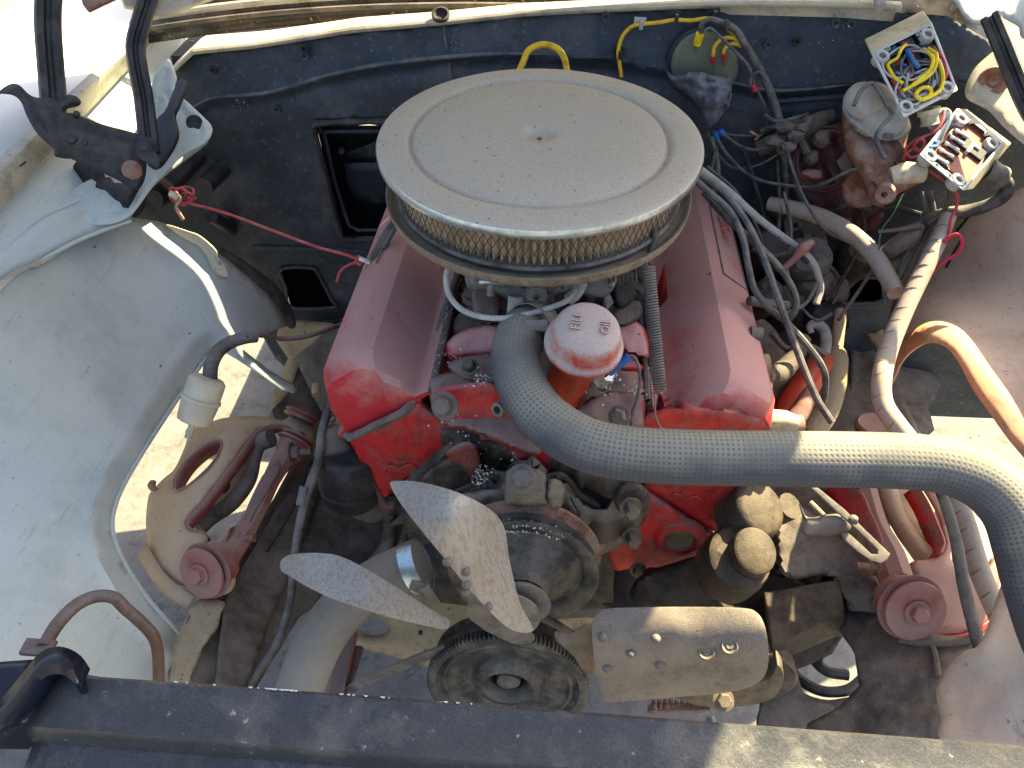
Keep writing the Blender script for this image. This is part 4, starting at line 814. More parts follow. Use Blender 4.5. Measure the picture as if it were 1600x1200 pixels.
# open brass sender fitting left of the hose, sensor with blue connector
c_ = Zp(783,638,.775); mb = MB(); ax = Vector((-.55,-.75,.35)); lathe(mb, c_, ax, [(.0045,-.004),(.0045,.007),(.0075,.007),(.0085,.004),(.0078,.002),(.0086,0),(.0078,-.002),(.0086,-.004),(.008,-.012)], 20); obj('hose_fitting', mb, alum, EN)
c_ = Zp(938,592,.79); ax = Vector((.15,-.15,.4))
mb = MB(); tube(mb, dpath([(922,603,.81),(938,592,.80),(950,585,.79)]), [.0115,.0105,.0085], 6, smooth=False); obj('temperature_sender', mb, solder, EN)
mb = MB(); lathe(mb, Dp(931,601,.806), Dp(950,585,.79)-Dp(922,603,.81), [(.011,-.006),(.0125,-.004),(.011,-.002),(.0125,0),(.011,.002),(.0125,.004),(.011,.006)], 16); obj('sender_thread', mb, gasket, EN)
BS = wire('sender_wire', dpath([(946,588,.785),(960,574,.775),(982,557,.77),(994,562,.77),(1000,590,.775),(996,620,.78),(988,645,.785),(986,668,.79)]), .0016, wiregrey, 'thin grey sender wire looping beside the long coil spring', 'wire')
mb = MB(); tube(mb, dpath([(952,582,.781),(966,570,.774),(983,557,.77)]), .0048, 10, smooth=False); obj('blue_sleeve', mb, bluew, BS)
# flakes of white corrosion on the castings
rr = random.Random(2); mb = MB()
for (cx, cy, zz, n_, sp) in ((752,592,.792,50,7),(742,600,.785,14,6),(757,740,.70,60,8),(745,752,.70,30,6),(700,560,.76,26,14),(955,592,.79,50,10),(940,612,.79,10,12),(1000,610,.775,30,8),(780,700,.73,14,30),(822,752,.0,0,1),(735,700,.735,10,20),(712,640,.76,16,30)):
    for i in range(n_):
        x = cx+rr.gauss(0, sp); y = cy+rr.gauss(0, sp*.8); q = Zp(x, y, zz+.004); s_ = rr.uniform(.0005,.0022)
        mb.add([q+Vector((rr.uniform(-1,1),rr.uniform(-1,1),rr.uniform(-.5,.5)))*s_ for _ in range(3)]+[q+Vector((rr.uniform(-.5,.5),rr.uniform(-.5,.5),1))*s_], [(0,1,2),(0,1,3),(1,2,3),(0,2,3)])
tag(obj('corrosion_flakes', mb, flakes, EN, smooth=False), None, kind='stuff')

# water pump ----------------------------------------------------------
WP = thing('water_pump', 'dusty cast water pump with long arms behind its belt pulley', 'water pump', (0,-.25,.6))
wp = surf([Yp(800,740,-.255), Yp(900,770,-.25), Yp(990,770,-.235), Yp(960,850,-.25), Yp(800,860,-.27), Yp(680,790,-.25)])
sheet('pump_body', [(700,785),(740,765),(776,760),(790,742),(812,738),(845,742),(870,757),(885,755),(900,770),(925,790),(945,790),(962,765),(980,752),(1003,758),(1016,775),(1012,800),(1000,825),(985,845),(960,860),(935,870),(900,900),(760,900),(700,850)], wp, alum, WP, step=7, th=.045, pillow=(16,.016), jitter=.006)
sheet('top_boss', [(790,742),(800,732),(828,730),(852,742),(856,775),(850,790),(800,790),(788,775)], surf([Yp(790,742,-.275), Yp(856,742,-.275), Yp(820,790,-.285)]), alum, WP, step=6, th=.03, pillow=(8,.008), jitter=.003)
sheet('arm_boss', [(962,768),(978,754),(1000,756),(1014,772),(1010,795),(992,808),(970,802),(960,785)], surf([Yp(962,768,-.25), Yp(1014,772,-.25), Yp(992,808,-.255)]), grime, WP, step=6, th=.02, pillow=(8,.006))
sheet('side_lobe', [(858,752),(868,748),(882,760),(878,790),(862,795),(855,775)], surf([Yp(858,752,-.28), Yp(882,760,-.275), Yp(862,795,-.285)]), alum, WP, step=5, th=.02, pillow=(8,.006))
bolt('mounting_bolt', Yp(815,748,-.288), (0,-.55,.83), .0105, .013, alum, WP)
bolt('mounting_bolt', Yp(985,792,-.262), (.1,-.9,.4), .0085, .014, bronze, WP)
bolt('mounting_bolt', Yp(987,838,-.255), (.1,-.9,.4), .0085, .014, bronze, WP)
bolt('mounting_bolt', Yp(997,890,-.23), (0,-.9,.4), .0075, .010, bronze, WP)
wire('gasket_lip', px3([(700,775,-.24),(750,752,-.245),(765,745,-.25),(780,747,-.25)]), .0035, darker, parent=WP)
wire('gasket_lip', px3([(858,745,-.262),(876,742,-.258),(892,755,-.252),(905,772,-.248),(935,790,-.24)]), .0035, darker, parent=WP)
mb = MB(); lathe(mb, Yp(690,875,-.27), Yp(640,892,-.285)-Yp(690,875,-.27), [(.028,-.01),(.028,.004),(.024,.008),(.024,.03),(.027,.034),(.027,.038),(.0,.038)], 28); obj('inlet_neck', mb, rubberb, WP)
# pulley ---------------------------------------------------------------
PA = Vector((0, -math.cos(rad(9)), math.sin(rad(9)))); pc = Yp(818,886,-.300)
PU = thing('water_pump_pulley', 'two groove fan pulley with a rusty back rim behind the fan blades', 'pulley', pc)
R1 = .086
mb = MB(); lathe(mb, pc, PA, [(R1-.012,-.019),(R1,-.021),(R1+.0015,-.019),(R1+.0005,-.016),(R1-.010,-.010),(R1-.012,-.008)], 72); obj('back_rim', mb, rust, PU)
mb = MB(); lathe(mb, pc, PA, [(R1-.012,-.008),(R1-.004,-.004),(R1-.003,-.002),(R1-.012,.002)], 72); obj('middle_rim', mb, slate, PU)
mb = MB(); lathe(mb, pc, PA, [(R1-.012,.002),(R1-.002,.009),(R1-.001,.011),(R1-.004,.0125),(R1-.016,.010),(R1-.018,.0075),(R1-.020,.005),(.063,.005),(.059,.008),(.050,.015),(.040,.020),(.033,.025),(.029,.033),(.027,.040),(0,.040)], 72); obj('front_dish', mb, slate, PU)
mb = MB(); lathe(mb, pc, PA, [(0,.030),(.024,.030),(.024,.046),(.032,.048),(.033,.052),(0,.054)], 40); obj('hub_spacer', mb, alum, PU)
rr = random.Random(8); mb = MB(); u, v, w_ = basis(PA)
for i in range(150):
    a = rr.gauss(0, .28)+math.pi/2; a2 = a; best = pc+Vector((math.cos(a2)*1, 0, math.sin(a2)))*(R1-.004-.0)+PA*rr.choice((.010,.002,-.006)); q = best+Vector((rr.uniform(-1,1),rr.uniform(-1,1),rr.uniform(-1,1)))*.0015; s_ = rr.uniform(.0005,.0018)
    mb.add([q+Vector((rr.uniform(-1,1),rr.uniform(-1,1),rr.uniform(-.5,1)))*s_ for _ in range(4)], [(0,1,2),(0,1,3),(1,2,3),(0,2,3)])
tag(obj('corrosion_flakes', mb, flakes, PU, smooth=False), None, kind='stuff')
# fan ------------------------------------------------------------------
FN = thing('cooling_fan', 'steel cooling fan with weathered riveted blades in front of the engine', 'fan', Yp(803,957,-.37))
mb = MB(); fc = Yp(792,962,-.362); lathe(mb, fc, PA, [(0,-.004),(.030,-.004),(.036,-.002),(.036,.001),(.030,.003),(0,.004)], 40); obj('hub_plate', mb, alum, FN)
def fblade(outline, ctrl, curve, label, th=.0022):
    return sheet('fan_blade', outline, surf(ctrl), bladeb if 'right' in label else blade, FN, step=8, th=th, bump=curve, bevel=.0006, label=label)
B1 = fblade([(609,754),(625,751),(650,752),(680,758),(710,767),(740,780),(768,797),(784,815),(791,835),(795,865),(803,905),(814,945),(833,980),(831,987),(815,989),(792,980),(760,950),(728,915),(700,880),(665,838),(635,800),(618,775)],
    [Yp(609,754,-.325), Yp(791,835,-.352), Yp(833,985,-.385), Yp(700,880,-.400), Yp(700,800,-.385), Yp(760,950,-.402)], lambda x, y, e: 0, 'broad fan blade pointing up and left')
B2 = fblade([(437,882),(441,873),(452,867),(475,864),(500,864),(528,868),(560,882),(600,905),(640,930),(680,956),(700,967),(703,976),(697,983),(680,981),(640,972),(600,962),(555,948),(515,934),(480,917),(455,902),(440,893)],
    [Yp(438,882,-.345), Yp(500,864,-.352), Yp(700,970,-.375), Yp(560,948,-.40), Yp(690,982,-.385)], lambda x, y, e: 0, 'narrow looking fan blade pointing left')
B3C = [Yp(x, y, yy) for y, yy in ((948,-.358),(983,-.380),(1018,-.393),(1055,-.401),(1094,-.405)) for x in (925,1060,1200)]
B3 = fblade([(925,978),(930,962),(950,951),(1000,949),(1080,948),(1160,950),(1182,957),(1194,975),(1200,1005),(1200,1040),(1190,1062),(1170,1074),(1130,1083),(1060,1089),(1000,1094),(955,1097),(941,1092),(936,1075),(930,1040),(926,1005)],
    B3C, lambda x, y, e: 0, 'broad rounded fan blade pointing right, half in sun')
b3 = surf(B3C)
b1 = surf([Yp(609,754,-.325), Yp(791,835,-.352), Yp(833,985,-.385), Yp(700,880,-.400), Yp(700,800,-.385), Yp(760,950,-.402)])
def rivet(q, r, parent, mat=alum):
    mb = MB(); lathe(mb, q, CAM-q, [(0,r*.75),(r*.5,r*.65),(r*.85,r*.35),(r,0),(r*1.0,-.002)], 16); obj('rivet', mb, mat, parent)
for x, y in ((942,995),(1025,998),(986,1021),(949,1044),(1031,1039)): rivet(b3(x, y, -.0015), .0050, B3)
for x, y in ((1104,1018),(1140,1009)):
    q = b3(x, y, -.0005); mb = MB(); lathe(mb, q, CAM-q, [(0,.001),(.003,.0018),(.005,.0006),(.0075,.0026),(.0088,.0012),(.009,-.001)], 20); obj('spot_rivet', mb, bladeb, B3)
for x, y, s_ in ((699,878,1),(728,893,1),(729,914,1),(728,926,.9),(763,948,1)): rivet(b1(x, y, -.0015), .0046*s_, B1)
blob('rivet', Yp(590,951,-.386), .005, alum, B2, (1.4,1,.6), .1)
sheet('spider_arm', [(733,905),(745,915),(780,950),(820,985),(835,1000),(800,1005),(735,968),(731,940)], surf([Yp(733,905,-.375), Yp(820,985,-.365), Yp(735,968,-.372)]), alum, FN, step=8, th=.004, bevel=.001)
sheet('spider_arm', [(868,985),(890,990),(905,982),(922,975),(930,1000),(932,1040),(930,1054),(912,1048),(900,1030),(880,1010),(868,998)], surf([Yp(868,985,-.365), Yp(925,980,-.355), Yp(932,1050,-.385), Yp(890,1015,-.38)]), bronze, FN, step=6, th=.004, bevel=.001, bump=lambda x, y, e: -.004*math.exp(-((y-1012)/14)**2))
# harmonic balancer ------------------------------------------------------
BA = Vector((0, -math.cos(rad(10)), math.sin(rad(10)))); bc = Vector((-.0085, -.353, .412))
BL = thing('crank_damper', 'round crankshaft damper with a toothed rim at the bottom of the engine', 'pulley', bc)
RB = .1015
mb = MB(); u, v, w_ = basis(BA); NT = 112
prof = [(RB-.012,.010),(RB-.004,.0105),(RB,.009),(RB,-.001),(RB-.006,-.002)]
vs = []
for t in range(NT*4):
    a = 2*math.pi*t/(NT*4); tooth = (t % 4) in (0, 1)
    for r, h in prof: rr_ = r if (tooth or r < RB-.003) else r-.0035; vs.append(bc+BA*h+u*(rr_*math.cos(a))+v*(rr_*math.sin(a)))
fs = []; n5 = len(prof)
for t in range(NT*4):
    for j in range(n5-1):
        a = t*n5+j; b_ = ((t+1) % (NT*4))*n5+j; fs.append((a, b_, b_+1, a+1))
mb.add(vs, fs); obj('toothed_rim', mb, slate, BL, ang=25)
mb = MB(); lathe(mb, bc, BA, [(RB-.012,.010),(RB-.013,.006),(RB-.016,.003),(RB-.018,.004),(RB-.020,.007),(RB-.024,.007),(RB-.027,.002),(RB-.05,-.003),(.047,-.003),(.043,.004),(.037,.009),(.031,.010),(.027,.006),(.0235,-.002),(.0225,-.02),(0,-.02)], 80); obj('front_face', mb, slate, BL)
mb = MB(); lathe(mb, bc+BA*-.02, BA, [(0,.026),(.006,.0255),(.010,.024),(.0145,.021),(.0158,.014),(.0158,0)], 24); obj('centre_bolt', mb, dark, BL, disp=.0015)
mb = MB(); lathe(mb, bc, BA, [(.0225,-.004),(.0205,-.003),(.0225,-.02)], 30); obj('bore', mb, darker, BL)
mb = MB(); lathe(mb, bc-BA*.016, BA, [(.06,.010),(.092,.008),(.096,.004),(.086,-.004),(.092,-.012),(.096,-.014),(.06,-.018)], 60); obj('belt_groove', mb, grime, BL)
wire('rim_ring', [Yp(x, y, -.325) for x, y in [(745,962),(790,955),(840,962),(885,985),(915,1010)]], .006, grime, parent=BL, flat=(1,.5))
# belts ------------------------------------------------------------------
def flat_band(name, pts, wd, th, mat, label, cat, parent=None, nrm=None):
    P = smooth_path(pts, 6) if len(pts) > 2 else [Vector(p) for p in pts]; mb = MB()
    for i, q in enumerate(P):
        t = (P[min(i+1, len(P)-1)]-P[max(i-1, 0)]).normalized(); x_ = Vector(nrm or EF).normalized(); n2 = t.cross(x_).normalized()
        for a, b_ in ((-.5,-.5),(.5,-.5),(.5,.5),(-.5,.5)): mb.v.append(tuple(q+x_*(a*wd)+n2*(b_*th)))
    for i in range(len(P)-1):
        for j in range(4): a = i*4+j; b_ = i*4+(j+1) % 4; mb.f.append((a, b_, b_+4, a+4))
    mb.f += [(0,1,2,3), tuple(len(mb.v)-4+j for j in (3,2,1,0))]
    o = obj(name, mb, mat, parent, bevel=.0008)
    if not parent: tag(o, label, cat)
    return o
flat_band('drive_belt', [Yp(700,1012,-.345), Yp(640,1035,-.345), Yp(560,1070,-.345), Yp(500,1100,-.345)], .004, .015, beltm, 'worn grey belt running down left from the toothed damper', 'belt')
flat_band('drive_belt', [Yp(800,972,-.318), Yp(860,962,-.318), Yp(940,958,-.318), Yp(1060,965,-.318)], .004, .013, beltm, 'worn belt passing right under the fan pulley behind the blade', 'belt')
# power steering / belt pulley at lower right ------------------------------
q = Yp(1178,1052,-.33); PP = thing('side_pulley', 'tan dusty accessory pulley half hidden behind the right fan blade', 'pulley', q)
mb = MB(); lathe(mb, q, PA, [(.028,-.02),(.048,-.012),(.050,-.009),(.042,-.002),(.050,.005),(.0505,.008),(.047,.009),(.042,.005),(.02,.004),(0,.006)], 56); obj('pulley_wheel', mb, bronze, PP)
mb = MB(); lathe(mb, Yp(1195,985,-.25), (0,-1,.12), [(0,.03),(.03,.03),(.034,.026),(.034,-.03),(0,-.03)], 36); obj('pump_can', mb, rubberb, PP)
sheet('belt_guard', [(1050,1085),(1100,1080),(1150,1075),(1200,1062),(1215,1040),(1225,1060),(1210,1090),(1170,1103),(1120,1106),(1080,1100)], surf([Yp(1050,1085,-.36), Yp(1225,1050,-.36), Yp(1120,1106,-.365)]), bronze, PP, step=7, th=.02, bevel=.003)
bolt('guard_bolt', Yp(1130,1094,-.372), (0,-.5,.87), .009, .008, bronze, PP)
mb = MB()
for i in range(10): bar(mb, Yp(1020+i*9, 1095+i*.6, -.33), Yp(1024+i*9, 1104+i*.6, -.345), .004, .006)
obj('cooling_fins', mb, rust, PP); 
flat_band('fin_base', [Yp(1012,1108,-.345), Yp(1060,1107,-.345), Yp(1110,1106,-.345)], .01, .006, rust, None, None, PP)
# steering box & pump bodies right of the engine -----------------------------
SB = thing('steering_gear', 'dusty brown steering gear with rounded housings on the right frame rail', 'steering box', Zp(1180,900,.5))
def sl(name, outline, zs, mat, pil=(14,.014), th=.04, jit=.004, parent=None):
    return sheet(name, outline, surf([Zp(x, y, z) for x, y, z in zs]), mat, parent or SB, step=7, th=th, pillow=pil, jitter=jit)
mb = MB(); q = Zp(1192,792,.64); lathe(mb, q, (.35,-.25,.9), [(0,.0),(.024,.0),(.030,-.004),(.032,-.010),(.032,-.05)], 32, fu=1.1); obj('pump_housing', mb, oily, SB)
mb = MB(); tube(mb, [Zp(1215,800,.60), Zp(1235,790,.62)], .016, 14, smooth=False); obj('pump_stub', mb, oily, SB)
mb = MB(); q = Zp(1158,868,.612); lathe(mb, q, (.05,-.30,1), [(0,.0),(.030,.0),(.0345,-.003),(.0355,-.008),(.0355,-.022),(.038,-.026),(.038,-.060)], 40, fu=1.08); obj('gear_housing', mb, oily, SB, disp=.0015)
hullpart('housing_shoulder', [Zp(1112,858,.615), Zp(1125,843,.615), Zp(1150,838,.618), Zp(1150,880,.612), Zp(1115,890,.60), Zp(1112,925,.57), Zp(1150,935,.56)], oily, SB, .004)
mb = MB(); q = Zp(1180,860,.628); lathe(mb, q, (.12,-.30,1), [(0,.003),(.020,.0025),(.0235,.0),(.0245,-.004),(.0245,-.02)], 36, fu=1.12); obj('cover_cap', mb, oily, SB)
sl('valve_body', [(1050,880),(1110,870),(1120,935),(1160,950),(1100,955),(1010,950),(985,930),(1000,900)], [(1000,900,.53),(1110,870,.55),(1100,955,.50)], darker)
sl('lower_casting', [(1212,780),(1250,790),(1300,830),(1370,880),(1330,920),(1290,900),(1240,905),(1216,880)], [(1212,780,.56),(1370,880,.52),(1240,905,.52)], dark, (5,.005), .04, .005)
blob('grease_lump', Zp(1345,925,.505), .022, dark, SB, (1.4,1,.7), .6, 3)
"""alternator style bracket"""
BK = thing('adjusting_bracket', 'slotted metal adjusting bracket catching sun above the steering gear', 'bracket', Zp(1320,830,.68))
bp_ = surf([Zp(1275,765,.71), Zp(1390,860,.66), Zp(1300,835,.68), Zp(1350,870,.66)])
sheet('slotted_arm', [(1268,762),(1278,762),(1320,796),(1352,828),(1391,865),(1386,874),(1377,880),(1362,876),(1342,862),(1322,845),(1316,834),(1325,832),(1345,850),(1362,866),(1372,866),(1372,858),(1345,832),(1310,800)], bp_, alum, BK, step=6, th=.004, bevel=.0008, smooth_out=False)
sheet('curved_strap', [(1250,788),(1262,808),(1290,804),(1310,803),(1326,812),(1330,824),(1320,834),(1290,838),(1262,838),(1252,828),(1256,812)], surf([Zp(1250,788,.70), Zp(1262,838,.67), Zp(1330,824,.675), Zp(1310,803,.69)]), alum, BK, step=5, th=.004, pillow=(10,.010))
wire('slot_pin', [Zp(x, y, .70) for x, y in [(1266,785),(1276,795),(1287,806)]], .003, alum, parent=BK)
blob('slot_nut', Zp(1334,812,.69), .005, alum, BK)
# left: mount bracket with black can and grey cap -----------------------------
LC = thing('engine_side_can', 'black cylindrical can under a grey cast cap left of the engine', 'canister', Yp(545,740,-.12))
ca = Dp(545,700,.96); cb = Dp(552,768,1.0)
mb = MB(); lathe(mb, ca, cb-ca, [(0,0),(.040,0),(.043,.004),(.043,.050),(.041,.056),(.043,.058),(.040,.075),(.030,.088),(0,.092)], 36); obj('can_body', mb, rubberb, LC)
sheet('cast_cap', [(502,672),(510,664),(522,662),(530,645),(538,655),(545,688),(552,700),(548,708),(520,716),(503,712),(498,695)], surf([Dp(502,672,.93), Dp(545,655,.94), Dp(548,708,.95)]), alum, LC, step=5, th=.03, pillow=(9,.010), jitter=.003)
sheet('mount_foot', [(545,775),(580,778),(618,778),(615,800),(590,816),(575,818),(545,806),(539,795)], surf([Yp(545,775,-.16), Yp(618,778,-.16), Yp(575,818,-.17)]), dark, LC, step=6, th=.008, bevel=.002)
bolt('foot_bolt', Yp(553,793,-.168), (-.2,-.8,.5), .0085, .009, dark, LC)
obj('pan_rib', tube(MB(), [Yp(610,800,-.15), Yp(605,850,-.17), Yp(575,890,-.2)], .010, 10), dark, LC)
obj('pan_rib', tube(MB(), [Yp(640,800,-.15), Yp(628,850,-.17), Yp(600,895,-.2)], .006, 10), dark, LC)
sheet('red_lug', [(571,742),(580,748),(592,770),(605,790),(615,792),(604,800),(590,790),(576,765)], surf([Yp(571,742,-.19), Yp(615,792,-.19), Yp(590,790,-.19)]), redgrime, LC, step=5, th=.01, bevel=.001)
# carburetor -----------------------------------------------------------------
CB = thing('carburetor', 'grey zinc carburetor under the round air cleaner', 'carburetor', Zp(850,450,.84))
def cl(name, outline, ctrl, mat=carbm, pil=(6,.006), th=.05, jit=.002, step=5): return sheet(name, outline, surf(ctrl), mat, CB, step=step, th=th, pillow=pil, jitter=jit)
cl('throttle_body', [(735,380),(960,380),(968,430),(950,455),(925,470),(850,485),(800,480),(770,462),(735,455),(725,420)], [Yp(735,420,-.045), Yp(960,420,-.045), Yp(850,480,-.055)], carbm, (10,.02), .12)
cl('float_bowl', [(795,398),(862,398),(866,425),(862,448),(848,452),(826,452),(806,446),(797,425)], [Yp(795,400,-.075), Yp(866,400,-.075), Yp(830,450,-.08)])
cl('float_bowl', [(862,392),(905,388),(936,395),(940,428),(925,446),(905,438),(885,440),(868,436)], [Yp(862,392,-.07), Yp(940,395,-.065), Yp(905,440,-.075)])
cl('metering_plate', [(850,440),(900,436),(948,430),(962,440),(950,462),(925,466),(895,456),(858,462)], [Yp(850,440,-.066), Yp(962,440,-.06), Yp(900,466,-.07)])
cl('throttle_link', [(728,410),(758,408),(790,412),(790,430),(775,436),(760,428),(735,428)], [Yp(728,410,-.05), Yp(790,412,-.06), Yp(760,436,-.055)], carbm, (4,.004), .01)
mb = MB(); lathe(mb, Yp(838,461,-.088), (.05,-.9,.35), [(.0035,.0),(.0035,.008),(.0065,.008),(.0115,.006),(.0125,.002),(.0125,-.02)], 24); obj('idle_boss', mb, carbm, CB)
mb = MB(); tube(mb, dpath([(749,439,.83),(780,439,.83)]), .0055, 12, smooth=False); obj('inlet_fitting', mb, chrome, CB)
mb = MB(); tube(mb, dpath([(778,439,.832),(800,437,.835)]), .0085, 6, smooth=False); obj('inlet_nut', mb, carbm, CB)
mb = MB(); tube(mb, dpath([(768,440,.83),(766,462,.835)]), .0042, 10, smooth=False); obj('screw_stem', mb, carbm, CB)
mb = MB(); tube(mb, dpath([(806,462,.85),(803,498,.86)]), .0085, 12, smooth=False); obj('vacuum_neck', mb, whiteh, CB)
mb = MB(); tube(mb, dpath([(906,424,.82),(908,440,.815),(900,458,.815),(888,468,.82)]), .0068, 12); obj('vent_tube', mb, whiteh, CB)
for x, y in ((738,420),(745,433),(760,416),(776,420),(945,415),(955,445),(880,395)): blob('small_screw', Dp(x, y, .82), .0042, carbm, CB, lev=2)
cl('choke_housing', [(960,430),(990,425),(1000,445),(995,480),(975,490),(958,470)], [Yp(960,430,-.03), Yp(1000,440,-.02), Yp(975,490,-.035)], grime, (8,.01))
for i in range(7): wire('intake_fin', dpath([(950+i*7,404,.85),(952+i*7,440,.86)]), .0016, grime, parent=CB)
cl('linkage_plate', [(995,400),(1010,398),(1012,430),(1000,440),(992,425)], [Yp(995,400,-.02), Yp(1012,400,-.02), Yp(1000,440,-.03)], grime, (4,.003), .006)
sheet('throttle_tab', [(955,490),(975,478),(985,470),(1000,472),(1004,490),(990,505),(968,510)], surf([Zp(955,490,.80), Zp(1004,480,.80), Zp(980,508,.79)]), grime, CB, step=5, th=.01, pillow=(6,.005))
obj('spring_bar', tube(MB(), dpath([(1024,360,.80),(1020,385,.80),(1012,412,.80)]), .0042, 10), grime, CB)
# return spring ---------------------------------------------------------------
A_, B_ = Dp(1013,416,.795), Dp(1031,612,.80); n_t = 46; mb = MB(); pts = []; ax = (B_-A_); u, v, w_ = basis(ax)
for i in range(n_t*10+1):
    t = i/(n_t*10); a = 2*math.pi*n_t*t; rr_ = .0066; pts.append(A_+ax*(t+.0*math.sin(t*9))+u*(rr_*math.cos(a))+v*(rr_*math.sin(a)))
pts = dpath([(1018,395,.79),(1012,404,.79),(1010,414,.79)])+pts+dpath([(1023,622,.80),(1024,650,.80),(1032,668,.80),(1040,672,.80)])
tag(obj('return_spring', tube(mb, pts, .00105, 6, smooth=False), alum), 'long thin coil return spring lying beside the right valve cover', 'spring')
# oil filler --------------------------------------------------------------------
OF = thing('oil_filler_cap', 'dusty red oil filler cap with raised letters on its filler tube', 'oil cap', Dp(915,520,.74))
cen = Dp(921,505,.725); oa = Vector((.10,-.22,1)).normalized()
mb = MB(); lathe(mb, cen, oa, [(0,0),(.017,-.0006),(.0245,-.0022),(.0290,-.0052),(.0318,-.0095),(.0338,-.016),(.0350,-.024),(.0375,-.030),(.0395,-.032),(.0395,-.036),(.037,-.037),(.030,-.034)], 64); obj('cap', mb, redcap, OF, ang=60)
X_ = Vector((-.05,-1,-.2)); Y_ = Vector((1,-.05,-.1))
text_mesh('raised_letters', 'OIL', cen+Vector((.016,-.002,-.0012)), (.1,1,.2), (-1,.1,.1), .012, redcap, OF, .0004)
text_mesh('raised_letters', 'FILL', cen+Vector((-.012,.0,.0026)), (.1,1,.2), (-1,.1,.1), .013, redcap, OF, .0004)
mb = MB(); tube(mb, [cen+oa*-.03, Dp(893,585,.80), Dp(862,640,.86)], .0225, 28, smooth=False); obj('filler_tube', mb, orange, OF)
# air cleaner -----------------------------------------------------------------------
ACc = Vector((-.0025, .0189, .953)); Z = Vector((0,-.01,1)).normalized()
AI = thing('air_cleaner', 'large round air cleaner with a dusty chrome lid over the carburetor', 'air cleaner', ACc-Vector((0,0,.07)))
R = .178
mb = MB(); lathe(mb, ACc, Z, [(0,-.0055),(.0035,-.0055),(.0035,-.0025),(.010,-.003),(.014,-.0015),(.0165,.002),(.020,.0035),(.026,.003),(.050,.0035),(.100,.0028),(.134,.0012),(.1375,-.0006),(.1395,-.0034),(.1420,-.0034),(.145,.0010),(.149,.0020),(.165,.0014),(.1745,0),(.1775,-.0012),(R,-.003)], 128); obj('lid', mb, lidm, AI, ang=60)
mb = MB(); lathe(mb, ACc, Z, [(R-.0008,-.0015),(R+.0006,-.0035),(R+.0004,-.011),(R-.001,-.0125),(R-.003,-.0115),(R-.003,-.003)], 128); obj('lid_edge', mb, chrome, AI, ang=60)
mb = MB(); lathe(mb, ACc+Z*-.002, Z, [(0,-.003),(.0036,-.0028)], 20); obj('stud_hole', mb, darker, AI)
# pleated element
mb = MB(); NP = 116; rin, rout = .143, .1565
for i in range(NP*2):
    a = 2*math.pi*i/(NP*2); r = rout if i % 2 else rin
    for h in (-.010,-.060): mb.v.append(tuple(ACc+Vector((r*math.cos(a), r*math.sin(a), h))))
for i in range(NP*2):
    a = 2*i; b_ = 2*((i+1) % (NP*2)); mb.f.append((a, b_, b_+1, a+1))
tag(obj('filter_pleats', mb, paper, AI, smooth=False), None, kind='stuff')
mb = MB(); rows = 6; NC = 116; rm = .1585
for rw in range(rows):
    h0 = -.0105-.0083*rw; h1 = h0-.0083
    for i in range(NC):
        a0 = 2*math.pi*(i)/NC; am = 2*math.pi*(i+.5)/NC; a1 = 2*math.pi*(i+1)/NC
        if math.sin(am) > .45: continue
        pt = lambda a, h, r: ACc+Vector((r*math.cos(a), r*math.sin(a), h))
        if rw % 2: segs_ = ((a0, h0, am, h1), (am, h1, a1, h0))
        else: segs_ = ((a0, h1, am, h0), (am, h0, a1, h1))
        for (aa, ha, ab, hb) in segs_:
            t_ = .00052; d_ = (hb-ha)
            A1 = pt(aa, ha, rm); B1_ = pt(ab, hb, rm); tn = (B1_-A1).normalized(); rd = Vector((math.cos(am), math.sin(am), 0)); sd_ = tn.cross(rd)
            mb.add([A1+sd_*t_, A1-sd_*t_, B1_-sd_*t_, B1_+sd_*t_, A1+rd*.0008, B1_+rd*.0008], [(0,4,5,3),(4,1,2,5)])
tag(obj('wire_mesh', mb, mesh_w, AI, smooth=False), None, kind='stuff')
for h in (-.0115, -.0605):
    mb = MB(); lathe(mb, ACc+Z*h, Z, [(.140,.003),(.1605,.003),(.162,0),(.1605,-.003),(.140,-.003)], 96, closed=False); obj('rubber_seal', mb, rubber, AI)
mb = MB(); bz = ACc+Vector((0,.000,-.0665)); lathe(mb, bz, Z, [(.06,-.006),(.150,-.004),(.163,-.002),(.168,.000),(.1725,.006),(.1745,.006),(.1735,-.002),(.172,-.006),(.168,-.0075),(.150,-.009),(.06,-.012)], 112); obj('base_pan', mb, rimrust, AI, ang=60)
mb = MB(); lathe(mb, bz-Z*.03, Z, [(.066,-.03),(.066,.025),(.064,.025)], 40); obj('throat', mb, grime, AI)
